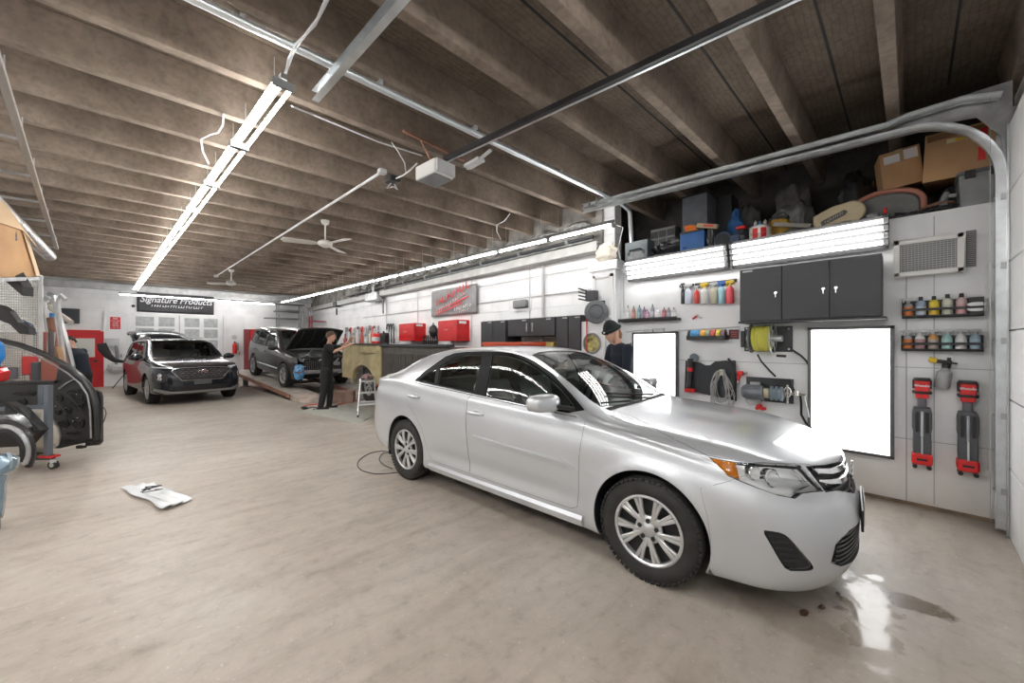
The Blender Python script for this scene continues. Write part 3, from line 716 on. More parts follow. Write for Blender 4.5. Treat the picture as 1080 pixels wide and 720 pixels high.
# glass outlines
fg = [(519.4, 373.9), (534, 374.3), (550.4, 377.8), (566.7, 386), (580.9, 397.5), (592, 408.5), (604, 424), (606, 431.5), (590, 431.5), (560.6, 426.2), (511.7, 416.2)]
rg = [(463.8, 385.8), (479, 376.5), (491.3, 373.6), (508.6, 373.0), (499.4, 413.2), (460.7, 405.0)]
qg = [(441.4, 400.0), (459.7, 388), (457.7, 404.2)]
dlo = [(437.3, 401.2), (448, 391.5), (460.7, 382.4), (470, 376), (479, 372.6), (492, 371), (509.6, 370.6), (526, 371), (542, 372.6), (552, 375.6), (562.6, 380.4), (583, 394.6), (603, 416), (616.6, 432.3), (599, 435.0), (560.6, 428.2), (501.5, 415.6), (469, 408.4)]
def path(segs):
    out = []
    for kind, pts in segs:
        for p in dense(pts, 3.0 if kind == 'cam' else .03, False):
            if kind == 'ab': out.append(p); continue
            h = cb.project(kind, p)
            if h: out.append(h)
    return out
wsh = [(-.385, 0), (-.40, .30), (-.48, .60), (-.66, .60), (-.85, .575), (-1.27, .485), (-1.32, .3), (-1.335, 0)]
rw = [(-2.72, 0), (-2.70, .35), (-2.74, .53), (-3.05, .60), (-3.36, .64), (-3.45, .35), (-3.46, 0)]
cb.region('front_glass', cb.loop('cam', fg)); cb.region('rear_glass', cb.loop('cam', rg)); cb.region('quarter_glass', cb.loop('cam', qg))
cb.region('dlo', cb.loop('cam', dlo))
cb.region('windshield', cb.loop('top', wsh, 0)); cb.region('backlight', cb.loop('top', rw, 0))
cb.region('arch', cb.arch(0, .345, .372)); cb.region('arch', cb.arch(-2.776, .345, .372))
# traced panels
hl = [(747.5, 482), (760, 484.5), (775, 487), (800, 488.5), (830, 489.5), (843.5, 490.5), (850, 497), (860, 508.5), (869, 518), (858, 518.5), (846, 520), (838.5, 525.5), (820, 522), (800, 515), (780, 507), (768, 502)]
cb.region('headlamp', cb.loop('cam', hl, 0))
gr = [(846, 491), (872, 490), (886, 485), (891, 491), (893, 500)]
cb.region('grille', path([('cam', [(886, 487), (870, 490.5), (849.5, 491.5), (860, 505), (871, 518.8), (881, 517)]), ('front', [(.16, .615), (.001, .605)])])+[(-.03, cb.project('front', (.001, .605))[1]), (-.03, cb.project('front', (.001, .785))[1])])
cb.region('lower_grille', cb.loop('front', [(0, .49), (.30, .495), (.485, .505), (.58, .490), (.632, .465), (.655, .372), (.58, .335), (.40, .305), (0, .29)], 0))
cb.region('fog_recess', cb.loop('cam', [(804, 559), (812, 560), (825, 562), (833, 568), (846, 583), (858, 597), (857, 601), (845, 602), (830, 601.5), (822, 590), (813, 574)], 1))
cb.region('hood', path([('cam', [(641, 429), (670, 440.5), (705, 460), (730, 472.5), (746.5, 480.5), (762, 483.2), (782, 486.6), (823, 488.9), (850, 489.2)]), ('front', [(.37, .793), (.2, .797), (.001, .798)])])+[(-.03, cb.project('front', (.001, .798))[1]), (-.03, cb.S.bm+.03), (cb.project('top', (-.37, .001))[0], cb.S.bm+.03)]+path([('top', [(-.375, .001), (-.39, .30), (-.44, .50)])]))
fd = [(-.47, .955), (-.49, .70), (-.50, .45), (-.515, .335), (-.57, .31), (-1.69, .31), (-1.70, .5), (-1.745, 1.0)]
rd = [(-1.70, .5), (-1.69, .31), (-2.24, .31), (-2.32, .36), (-2.38, .50), (-2.44, .62), (-2.56, .75), (-2.72, .86), (-2.80, .97)]
dt1 = path([('cam', [(509.8, 369.2), (526, 369.6), (542, 371.0), (553, 374.2), (563.6, 379.2), (584, 393.3), (604.5, 415), (618.6, 432.0)])])
dt2 = path([('cam', [(434.0, 401.4), (447, 390.2), (460, 380.6), (470, 374.6), (479, 371.0), (492, 369.6), (509.8, 369.2)])])
bp = path([('cam', [(509.8, 369.2), (503, 395), (498.6, 415)])])
def sidep(p): return path([('side', p)])
cb.region('front_door', dt1+sidep(fd)+bp[::-1][:-1])
cb.region('rear_door', sidep([(-1.745, 1.0)])+sidep(rd)+dt2+bp[1:])
cb.region('tail_lamp', path([('side', [(-3.60, 1.0), (-3.66, .92), (-3.70, .82)]), ('rear', [(.80, .80), (.62, .80), (.45, .86), (.45, .98), (.62, 1.0)])]))
cb.region('trunk', cb.loop('top', [(-3.46, 0), (-3.45, .4), (-3.42, .62), (-3.60, .64), (-3.74, .62), (-3.78, .3), (-3.79, 0)], 0))
bump = [(.353, .62), (.42, .66)]
cb.region('front_bumper', [(-.06, -.05), (-.06, .0)]+[] + [(0, 0)] if False else cb.loop('side', [(.36, .05), (.375, .30), (.33, .52), (.40, .60), (.46, .64), (.64, .66), (1.2, .7), (1.2, .05)]) if False else [(-.05, -.05), (cb.project('side', (.36, .25))[0], -.05), cb.project('side', (.362, .25)), cb.project('side', (.372, .40)), cb.project('side', (.36, .52)), cb.project('cam', (738.5, 515)), cb.project('cam', (750, 512)), cb.project('cam', (770, 507)), cb.project('cam', (800, 500)), cb.project('front', (.3, .745)), (-.05, cb.project('front', (.001, .745))[1])])
cb.solve()
T_ = [M_silver, M_blackm]
cb.mesh(['', 'trim'], 'body', T_, SX)
for sd in (-1, 1):
    cb.mesh(['front_door'], 'front_door', T_, SX, sd, gap=.0028, off=.0005); cb.mesh(['rear_door'], 'rear_door', T_, SX, sd, gap=.0028, off=.0005)
    cb.mesh(['dlo'], 'window_trim', [mat('window_trim_black', (.008, .008, .009), .5, spec=.15)], SX, sd, off=-.003)
    for q in ('front_glass', 'rear_glass', 'quarter_glass'): cb.mesh([q], 'side_window', [M_glass], SX, sd, off=-.010, skirt=0)
    cb.mesh(['headlamp'], 'headlight_housing', [mat('headlamp_reflector', (.90, .91, .92), .35, .0)], SX, sd, off=-.030, skirt=.0, gap=.002)
    cb.mesh(['headlamp'], 'headlight_lens', [M_lens, M_lens], SX, sd, off=.002, gap=.003, skirt=.008)
    cb.mesh(['tail_lamp'], 'tail_light', [M_taill, M_taill], SX, sd, off=.006, gap=.002)
    cb.mesh(['fog_recess'], 'bumper_vent', [mat('vent_black', (.03, .03, .032), .5)], SX, sd, off=-.022, gap=.003, skirt=.03)
cb.mesh(['front_bumper'], 'front_bumper', [M_silver, M_blackm], SX, 0, gap=.0015)
cb.mesh(['grille'], 'grille', [mat('grille_black', (.02, .02, .022), .4)], SX, 0, off=-.035, skirt=.04, gap=.002)
cb.mesh(['lower_grille'], 'lower_grille', [mat('grille_black')], SX, 0, off=-.03, skirt=.035, gap=.002)
cb.mesh(['hood'], 'hood', T_, SX, 0, gap=.003); cb.mesh(['trunk'], 'trunk_lid', T_, SX, 0, gap=.003)
cb.mesh(['windshield'], 'windshield', [glassmat('windscreen_glass', (.80, .87, .85), 1.5)], SX, 0, off=-.004, skirt=0)
cb.mesh(['backlight'], 'rear_window', [M_glass], SX, 0, off=-.004, skirt=0)
# cabin lining seen through the glass
cb.mesh(['', 'front_door', 'rear_door', 'dlo'], 'cabin_lining', [M_intl], SX, 0, off=-.03, skirt=0, keep=lambda c: (c[:, 0] < -.55) & (c[:, 0] > -3.35) & (c[:, 2] > .95))
cb.mesh(['', 'front_door', 'rear_door'], 'door_lining', [M_int], SX, 0, off=-.05, skirt=0, keep=lambda c: (c[:, 0] < -.5) & (c[:, 0] > -2.3) & (c[:, 2] <= .97) & (c[:, 2] > .3))
for cx in (0, -2.776): liner(SX, cx, .345, .385, .52, .885)
b = MB(); b.box((-1.35, 0, .28), (3.9, 1.46, .10)); b.box((.35, 0, .45), (.7, 1.04, .5)); b.box((-3.2, 0, .6), (1.0, 1.02, .6)); b.build('underbody', M_blackm, SX)
for (wx, st) in ((0, 0.0), (-2.776, 0)):
    for sd in (-1, 1): make_wheel(SX, wx, sd*.792, .332, side=sd, steer=st)
# interior
def seat(parent, x, y, wdt=.50, m=None):
    m = m or M_seat; b = MB(); b.rbox((x, y, .52), (.50, wdt, .16), .06, (0, R(-6), 0)); b.rbox((x-.30, y, .84), (.14, wdt*.94, .60), .06, (0, R(-16), 0), ax=0); b.build('seat', m, parent, bevel=.02)
    h = MB(); h.rbox((x-.43, y, 1.215), (.11, .26, .17), .05, (0, R(-12), 0), ax=0); h.cyl((x-.41, y-.06, 1.05), (x-.42, y-.06, 1.16), .006, n=6); h.cyl((x-.41, y+.06, 1.05), (x-.42, y+.06, 1.16), .006, n=6); h.build('headrest', m, parent, bevel=.015)
def interior(parent, xd, xs, xr, yw, zd=.93, swy=.36, m=None):
    b = MB(); b.grid(lambda u, v: V((xd-.02-.45*v, (u-.5)*2*yw, zd-.04-.02*abs(u-.5)+.035*sin(v*pi)-.30*max(0, v-.75)*4*.5)), 14, 8); b.box((xd-.40, 0, zd-.25), (.1, 2*yw, .30)); b.build('dashboard', M_int, parent, solid=.01)
    s_ = MB(); c = V((xd-.62, swy, zd-.02)); ax = V((-.9, 0, .42)).normalized(); a = V((0, 1, 0)); bb = ax.cross(a)
    s_.tube([c+(a*cos(2*pi*i/28)+bb*sin(2*pi*i/28))*.185 for i in range(28)], .014, closed=True); s_.cyl(c-ax*.03, c+ax*.01, .06, n=14)
    for t in (0, pi, -pi/2): s_.bar(c, c+(a*cos(t)+bb*sin(t))*.18, .03, .012, up=ax)
    s_.cyl(c, c-ax*.25, .03, n=8); s_.build('steering_wheel', M_black, parent)
    for y in (-.36, .36): seat(parent, xs, y)
    b = MB(); b.rbox((xr, 0, .52), (.50, 1.25, .16), .05); b.rbox((xr-.30, 0, .82), (.14, 1.25, .58), .05, (0, R(-20), 0), ax=0); b.build('rear_seat', M_seat, parent, bevel=.02)
    for y in (-.36, .36):
        h = MB(); h.rbox((xr-.43, y, 1.15), (.10, .26, .14), .04, ax=0); h.build('headrest', M_seat, parent, bevel=.015)
    b = MB(); b.box((xr-.72, 0, 1.0), (.42, 1.2, .02)); b.build('parcel_shelf', M_int, parent)
interior(SX, -.62, -1.55, -2.45, .70)
b = MB(); b.rbox((-1.28, 0, 1.30), (.03, .24, .065), .02, (0, R(20), 0), ax=0); b.cyl((-1.25, 0, 1.32), (-1.2, 0, 1.36), .01, n=6); b.build('rearview_mirror', M_black, SX)
# near-side mirror and the other one
for sd in (-1, 1):
    mr = bpy.data.objects.new('wing_mirror', None); C.objects.link(mr); mr.parent = SX; mr.location = (-.69, sd*.96, 1.075); mr.scale = (1.35, 1.2, 1.08)
    b = MB()
    def mf(u, v):
        t = 2*pi*u; q = max(0, 1-abs(2*v-1)**3)**(1/3); c_, s_ = cos(t), sin(t); c_ = math.copysign(abs(c_)**.8, c_); s_ = math.copysign(abs(s_)**.8, s_)
        return V((-.030+.055*q*c_-.02*v, sd*(-.09+.25*v), .066*q*s_*(1.05-.18*v)+.012*v))
    b.grid(mf, 28, 18); b.build('mirror_shell', M_silver, mr, angle=80)
    g = MB(); g.rbox((-.083, sd*.035, .004), (.006, .20, .105), .03, ax=0); g.build('mirror_glass', mat('mirror_glass', (.55, .58, .6), .03, 1.0), mr)
    st = MB(); st.add([(-.10, sd*-.10, -.05), (.08, sd*-.12, -.06), (.04, sd*-.02, -.03), (-.08, sd*-.02, -.03), (-.10, sd*-.10, -.02), (.08, sd*-.12, -.025), (.04, sd*-.02, -.005), (-.08, sd*-.02, -.005)], [(0, 1, 2, 3), (7, 6, 5, 4), (0, 4, 5, 1), (1, 5, 6, 2), (2, 6, 7, 3), (3, 7, 4, 0)]); st.build('mirror_stalk', M_black, mr, bevel=.006)
# handles, rub strips, wipers, badge, plate
def on(kind, x, z, off, sd):
    p, n = cb.surf(kind, (x, z), off, sd); return p, n
for sd in (-1, 1):
    for (hx, hz) in ((-1.60, .885), (-2.60, .945)):
        r = bpy.data.objects.new('door_handle', None); C.objects.link(r); r.parent = SX; p, n = on('side', hx, hz, 0, sd); r.location = p
        b = MB(); b.tube([V((.095, 0, .0)), V((.085, sd*.022, .002)), V((.04, sd*.034, .004)), V((-.04, sd*.034, .004)), V((-.085, sd*.022, .002)), V((-.095, 0, 0))], [.012, .015, .016, .016, .015, .012], n=10); b.build('grip', M_silver, r)
        c = MB(); c.ball((0, -sd*.004, .0), 1, 14, 8, (.05, .008, .036)); c.build('handle_cup', mat('handle_shadow_silver', (.45, .46, .475), .35, .5), r)
    pa = cb.surf('cam', (499.5, 460.5), 0, 1)[0]; pb = cb.surf('cam', (603, 491), 0, 1)[0]
    m = MB(); N_ = 30
    for i in range(N_+1):
        x = pa.x+(pb.x-pa.x)*i/N_; zz = pa.z+(pb.z-pa.z)*i/N_; taper = min(1, (N_-i+.01)/3)
        for (dz, o_) in ((-.026*taper, -.003), (-.020*taper, .015), (.012*taper, .018), (.022*taper, -.003)):
            p, n = on('side', x, zz+dz, o_, sd); m.v.append(tuple(p))
    m.f = [(4*i+k, 4*i+k+1, 4*i+k+5, 4*i+k+4) for i in range(N_) for k in range(3)]; m.m = [0]*len(m.f); m.build('rub_strip', M_silver, SX)
    m = MB(); N_ = 40
    for i in range(N_+1):   # sill line
        x = -.47-1.85*i/N_
        for (zz, o_) in ((.205, .004), (.215, .018), (.26, .020), (.285, .003)):
            p, n = on('side', x, zz, o_, sd); m.v.append(tuple(p))
    m.f = [(4*i+k, 4*i+k+1, 4*i+k+5, 4*i+k+4) for i in range(N_) for k in range(3)]; m.m = [0]*len(m.f); m.build('side_sill', M_silver, SX)
    # amber corner of the lamp, projector and bars
    lp = [(749.5, 483), (762, 485.2), (775, 487.6), (777.5, 495), (780, 505.5), (768, 501)]
    am = []
    for q in dense(lp, 2.0):
        p, n = cb.surf('cam', q, -.004, 1); am.append(p)
    c_ = sum(am, V((0, 0, 0)))/len(am)
    pc, nc = cb.surf('cam', (770, 493), -.004, 1); a_ = MB(); a_.add([pc]+am, [(0, i+1, (i+1) % len(am)+1) for i in range(len(am))]); a_.v = [(x, y*sd, z) for x, y, z in a_.v]; a_.build('turn_signal', M_amber, SX, solid=.006)
    for (u_, v_, r_) in ((795, 499, .040), (815, 504, .050)):
        p, n = cb.surf('cam', (u_, v_), -.035, 1); n = (n+V((.8, 0, 0))).normalized(); b = MB(); b.lathe([(r_, -.02), (r_, .018), (r_*.88, .022), (r_*.80, .012), (r_*.55, -.004), (0, -.008)], c=p, axis=n, n=20); b.v = [(x, y*sd, z) for x, y, z in b.v]; b.build('projector', [M_chrome], SX)
    ln = [cb.surf('cam', q, -.012, 1)[0] for q in ((836, 494), (846, 503), (855, 512), (848, 515), (838, 519))]
    b = MB(); b.tube(ln, .006, n=6); b.v = [(x, y*sd, z) for x, y, z in b.v]; b.build('lamp_bar', M_chrome, SX)
    # vent slats
    sl = MB()
    for k in range(5):
        t = .12+.17*k; A = (806+17*t*1.0+4, 559+43*t); 
        u0 = 805+(829-805)*t; u1 = 829+(856-829)*min(1, max(0, (t-.0)))*1.0; v_ = 561+39*t
        pts = [cb.surf('cam', (u0+(u1-u0)*i/6, v_+1.0*i/6), -.010, 1)[0] for i in range(1, 6)]
        sl.tube(pts, .005, n=6)
    sl.v = [(x, y*sd, z) for x, y, z in sl.v]; sl.build('vent_slat', M_black, SX)
# grille bars: chrome wing bars and the round emblem
def fr(y, z, off): p, n = cb.surf('front', (abs(y), z), off, 1 if y >= 0 else -1); return p
def frontbar(name, pts, th, m, parent=SX, up=.010):
    b = MB(); L_ = []
    ys = []
    full = [(-y, z, h) for (y, z, h) in pts[::-1]]+[(y, z, h) for (y, z, h) in pts if y > 0]
    D = []
    for i in range(len(full)-1):
        for k in range(8):
            t = k/8; D.append(tuple(full[i][j]*(1-t)+full[i+1][j]*t for j in range(3)))
    D.append(full[-1])
    for (y, z, h) in D:
        for (dz, o_) in ((-h/2, th-.012), (-h*.3, th), (h*.3, th), (h/2, th-.012)): b.v.append(tuple(fr(y if abs(y) > .001 else .001, z+dz, o_)))
    n = len(D); b.f = [(4*i+k, 4*i+k+1, 4*i+k+5, 4*i+k+4) for i in range(n-1) for k in range(3)]; b.m = [0]*len(b.f); return b.build(name, m, parent, solid=.004)
frontbar('grille_bar', [(0, .765, .040), (.16, .770, .040), (.40, .788, .038), (.54, .810, .030)], .004, M_chrome)
frontbar('grille_bar', [(0, .700, .036), (.16, .708, .044), (.35, .728, .042), (.50, .752, .032), (.57, .768, .014)], .004, M_chrome)
frontbar('grille_bar', [(0, .640, .010), (.15, .642, .010), (.34, .66, .010)], -.012, M_black)
frontbar('grille_bar', [(0, .668, .008), (.15, .672, .008), (.48, .705, .008)], -.012, M_black)
for z in (.325, .35, .375, .40, .425, .45, .475): frontbar('intake_slat', [(0, z, .009), (.3, z+.004, .009), (.60, z+.010, .009)], -.010, mat('slat_grey', (.06, .06, .065), .4))
e = MB(); pc = fr(.001, .715, .02); 
for (rx, rz, oy, oz) in ((.075, .052, 0, 0), (.026, .050, 0, 0), (.048, .018, 0, .020)):
    e.tube([pc+V((.004, rx*cos(2*pi*i/28)+oy, rz*sin(2*pi*i/28)+oz)) for i in range(28)], .0065, n=6, closed=True)
e.build('emblem', M_chrome, SX)
b = MB(); b.box((0, 0, 0), (.012, .52, .125)); b.build('plate_bracket', M_black, SX, loc=(1.022, 0, .49), bevel=.003)
b = MB(); b.box((.008, 0, 0), (.004, .305, .15)); b.build('license_plate', M_lgrey, SX, loc=(1.024, 0, .50), bevel=.001)
for (y0, y1, x0, x1) in ((.30, -.33, -.43, -.60), (-.22, -.56, -.42, -.52)):
    pts = []
    for i in range(9):
        t = i/8; y = y0+(y1-y0)*t; x = x0+(x1-x0)*t*.9-.0; p, n = cb.surf('top', (x, abs(y)), .012, 1 if y >= 0 else -1); pts.append(p)
    w = MB(); w.tube(pts, .007, n=6); w.build('wiper', M_blackm, SX)
b = MB()
for i in range(13):
    y = -.60+1.2*i/12; 
    for x in (-.370-.10*abs(y)**2, -.395-.13*abs(y)**1.5):
        p, n = cb.surf('top', (x, max(abs(y), .001)), .0035, 1 if y >= 0 else -1); b.v.append(tuple(p))
b.f = [(2*i, 2*i+1, 2*i+3, 2*i+2) for i in range(12)]; b.m = [0]*12; b.build('cowl_panel', M_blackm, SX)
# chrome belt moulding
for sd in (-1, 1):
    b = MB(); pts = [on('side', x, z, .006, sd)[0] for x, z in dense([(-.55, .98), (-.80, .990), (-1.6, 1.035), (-2.1, 1.06), (-2.5, 1.075), (-2.68, 1.09)], .06, False)]; b.tube(pts, .0045, n=6); b.build('belt_moulding', mat('satin_moulding', (.5, .51, .52), .25, .9), SX)
# ============================================================ NEAR WALL
def W(u, v, off=0.0): return atx(u, v, XN-off)
def wrect(u0, v0, u1, v1, off=0.0):
    a, b = W(u0, v0, off), W(u1, v1, off); return a.y, b.y, a.z, b.z     # y of left edge, right edge, top, bottom
def spray_bottle(loc, h, w, body, cap, label, group, name='bottle', style='trigger', capm=None, parts=True):
    r = thing(name, label, 'bottle', loc, 0, group); b = MB(); R0 = w/2
    if style == 'trigger':
        b.lathe([(0, 0), (R0*.92, 0), (R0, h*.03), (R0, h*.52), (R0*.85, h*.62), (R0*.38, h*.70), (R0*.34, h*.76), (0, h*.76)], n=14)
        b.build('container', body, r)
        t = MB(); t.cyl((0, 0, h*.72), (0, 0, h*.82), R0*.42, n=10); t.box((0, 0, h*.88), (R0*.7, R0*2.0, h*.12)); t.box((0, R0*1.15, h*.88), (R0*.4, R0*.5, h*.08)); t.bar((0, R0*.7, h*.86), (0, R0*.95, h*.70), R0*.3, R0*.3)
        t.build('trigger_head', cap, r, bevel=.002)
    else:
        b.lathe([(0, 0), (R0*.94, 0), (R0, h*.04), (R0, h*.66), (R0*.8, h*.76), (R0*.36, h*.82), (0, h*.82)], n=14); b.build('container', body, r)
        t = MB(); t.cyl((0, 0, h*.80), (0, 0, h), R0*.45, R0*(.40 if style == 'cap' else .12), n=10); t.build('cap', cap, r)
    return r
def lab(r, h, w, z0, z1, m, name='paper_label'):
    b = MB(); n = 14; R0 = w/2*1.02
    b.lathe([(R0, h*z0), (R0, h*z1)], n=n); return b.build(name, m, r)
# dark cabinets
CX = XN-.32
def cab():
    yl, yr = atx(780, 300, CX).y, atx(930, 300, CX).y; zt, zb = atx(930, 266, CX).z, atx(930, 333.5, CX).z
    ys = [yl, atx(824.5, 300, CX).y, atx(875, 300, CX).y, yr]
    r = thing('overhead_cabinet', 'long charcoal steel wall cabinet with three doors under the light bank', 'cabinet', (XN-.025, (yl+yr)/2, zb)); o = r.location
    b = MB(); b.box2((CX+.02-o.x, yl-o.y, 0), (0, yr-o.y, zt-zb)); b.build('body', M_char, r, smooth=False, bevel=.004)
    for i in range(3):
        d = MB(); a_, c_ = ys[i]-.003, ys[i+1]+.003; d.box2((CX-o.x, a_-o.y, .006), (CX+.019-o.x, c_-o.y, zt-zb-.006)); dd = d.build('door', M_char, r, smooth=False, bevel=.003)
        k = MB(); yk = (c_+.05 if i == 0 else (c_+.045 if i == 1 else a_-.045))-o.y; zk = (zt-zb)*.47
        k.cyl((CX-o.x-.012, yk, zk+.02), (CX-o.x, yk, zk+.02), .014, n=12); k.bar((CX-o.x-.02, yk, zk+.018), (CX-o.x-.02, yk, zk-.03), .008, .003); k.build('lock_and_key', M_chrome, dd)
    p = MB(); p.box2((CX-.001-o.x, ys[0]-.03-o.y, zt-zb-.035), (CX-o.x, ys[0]-.13-o.y, zt-zb-.018)); p.build('badge', M_lgrey, r, smooth=False)
    s = MB(); s.box2((CX-.01-o.x, yl-o.y+.01, -.022), (0, yr-o.y-.03, -.001)); s.build('base_lip', M_black, r, smooth=False)
cab()
# air conditioner built into the wall
yl, yr, zt, zb = wrect(942.5, 251, 1017, 286, .10); o = V((XN, (yl+yr)/2, zb)); hw = (yl-yr)/2; hh = atx(1017, 245, XN-.1).z-zb
r = thing('air_conditioner', 'off white air conditioner built into the near wall above the bottle racks', 'air conditioner', o)
b = MB(); b.box((-.045, 0, hh/2), (.09, hw*2, hh)); b.build('case', mat('ac_white', (.66, .66, .63), .5, var=.12), r, smooth=False, bevel=.008)
b = MB()
for (c, d) in (((-.10, 0, hh-.02), (.03, hw*2, .04)), ((-.10, 0, .02), (.03, hw*2, .04)), ((-.10, hw-.02, hh/2), (.03, .04, hh)), ((-.10, -hw+.02, hh/2), (.03, .04, hh))): b.box(c, d)
b.build('front_frame', mat('ac_frame', (.74, .74, .72), .45), r, smooth=False, bevel=.004)
b = MB(); b.box((-.092, 0, hh/2), (.01, hw*2-.08, hh-.08)); b.build('grille_back', M_grey, r, smooth=False)
b = MB()
for i in range(13): b.box((-.10, 0, .05+(hh-.10)*i/12), (.012, hw*2-.08, .005))
for i in range(16): b.box((-.104, -hw+.05+(2*hw-.1)*i/15, hh/2), (.004, .004, hh-.08))
b.build('louvres', mat('ac_louvre', (.48, .48, .47), .5), r, smooth=False)
yl, yr, zt, zb = wrect(1019, 243.5, 1029.5, 281, .004); b = MB(); b.box((0, 0, (zt-zb)/2), (.006, yl-yr, zt-zb)); o = V((XN-.004, (yl+yr)/2, zb))
r = thing('louvre_vent', 'narrow dark louvred vent right of the air conditioner', 'vent', o); b.build('plate', mat('vent_grey', (.18, .18, .18), .6), r, smooth=False)
b = MB()
for i in range(20): b.box((-.006, 0, (zt-zb)*(i+.5)/20), (.006, yl-yr-.01, .004))
b.build('slats', M_lgrey, r, smooth=False)
# bottle racks
def rack(u0, v0, u1, v1, label, bots, empty_last):
    yl, yr, zt, zb = wrect(u0, v0, u1, v1, .10); zt = atx(u1, v1-(v1-v0)*.93, XN-.1).z; w_ = yl-yr; h_ = zt-zb; o = V((XN, (yl+yr)/2, zb))
    r = thing('bottle_rack', label, 'rack', o)
    b = MB(); b.box((-.006, 0, h_/2), (.012, w_, h_)); b.box((-.055, 0, .006), (.11, w_, .012)); b.box((-.055, 0, h_*.47), (.004, w_, .02)); b.box((-.106, 0, h_*.47), (.008, w_, .022)); b.box((-.106, 0, .012), (.008, w_, .024))
    for s_ in (-1, 1): b.box((-.055, s_*(w_/2-.003), h_*.5), (.11, .006, h_))
    b.build('frame', M_black, r, smooth=False, bevel=.002)
    for i, q in enumerate(bots):
        y = yl-w_*(i+.5)/6; bw = w_/6*.82
        bt = spray_bottle((XN-.058, y, zb+.013), h_*q[5], bw, q[0], q[1], q[2], None, style=q[3]); lab(bt, h_*q[5], bw, .06, .50, q[4])
    if empty_last:
        y = yl-w_*5.5/6-o.y; p = MB(); p.box((-.104, y, h_/2), (.006, w_/6, h_)); p.build('end_plate', M_black, r, smooth=False)
        for k, zz in enumerate((.62, .36)): 
            e = MB(); e.lathe([(0, 0), (1, 0)], n=24); e.v = [(-.109+0*x, y+.055*xx_, h_*zz+.018*yy_) for (x, xx_, yy_) in [(z, x, y2) for x, y2, z in e.v]]; e.build('oval_cutout', M_white, r)
cm = lambda n, c: mat(n, c, .45)
gls = mat('clear_plastic_bottle', (.62, .64, .64), .15, trans=.3)
rack(951.2, 311, 1038, 332.8, 'upper black six slot rack holding five bottles beside an empty slot', [
    (gls, M_lgrey, 'clear spray bottle with orange label, first in the upper rack', 'trigger', cm('label_orange', (.75, .22, .05)), 1.15),
    (cm('bottle_blue_grey', (.35, .45, .60)), M_char, 'pale blue bottle with dark cap, second in the upper rack', 'cap', cm('label_paleblue', (.55, .65, .78)), 1.12),
    (cm('bottle_yellow', (.78, .62, .05)), M_black, 'yellow bottle with black cap in the upper rack', 'cap', cm('label_yellow', (.80, .55, .06)), 1.12),
    (cm('bottle_cream', (.72, .72, .60)), M_char, 'cream bottle with grey cap, fourth in the upper rack', 'cap', cm('label_green_grey', (.55, .60, .50)), 1.18),
    (cm('bottle_pinkish', (.60, .45, .45)), M_black, 'pink and white bottle with black cap, last in the upper rack', 'cap', cm('label_rose', (.62, .35, .36)), 1.18)], True)
rack(950.4, 351.5, 1037.5, 370.8, 'lower black six slot rack filled with six spray bottles', [
    (gls, gls, 'spray bottle with orange label, first in the lower rack', 'trigger', cm('label_orange', (0, 0, 0)), 1.35),
    (cm('bottle_white', (.7, .7, .7)), gls, 'spray bottle with white and maroon label in the lower rack', 'trigger', cm('label_maroon', (.42, .25, .27)), 1.35),
    (cm('bottle_amber', (.62, .30, .08)), gls, 'spray bottle with amber label and grey print in the lower rack', 'trigger', cm('label_grey_orange', (.45, .38, .32)), 1.35),
    (cm('bottle_teal', (.30, .48, .48)), gls, 'spray bottle with green and teal label in the lower rack', 'trigger', cm('label_teal', (.35, .58, .55)), 1.35),
    (cm('bottle_white', (.7, .7, .7)), gls, 'spray bottle with plain white label in the lower rack', 'trigger', cm('label_white', (.75, .74, .74)), 1.35),
    (cm('bottle_steelblue', (.28, .38, .46)), gls, 'spray bottle with steel blue label, last in the lower rack', 'trigger', cm('label_steel', (.35, .47, .56)), 1.35)], False)
# foam cannon
p = W(1006, 386, .07); r = thing('foam_cannon', 'foam cannon with yellow nozzle and clear bottle hanging above the work lights', 'spray gun', p)
q = lambda u, v, o=.07: W(u, v, o)-p
b = MB(); b.cyl(q(979.5, 378.5), q(988, 380.5), .022, .024, n=14); b.build('nozzle', M_yel, r)
b = MB(); b.cyl(q(988, 380.5), q(1004, 382.5), .017, n=12); b.cyl(q(1001, 377), q(1001, 387), .012, n=10); b.cyl(q(1003, 382.5), q(1010, 383.5), .008, n=8); b.build('valve_body', M_black, r)
b = MB(); b.cyl(q(998.5, 384), q(997.5, 388), .028, n=16); b.build('cap', M_black, r)
a_, c_ = q(997.5, 388), q(993, 409); b = MB(); ax = (c_-a_); hL = ax.length; b.lathe([(.024, 0), (.028, hL*.1), (.047, hL*.22), (.05, hL*.9), (.045, hL), (0, hL)], c=a_, axis=ax, n=18); b.build('clear_bottle', mat('frosted_bottle', (.70, .71, .71), .2, trans=.5), r)
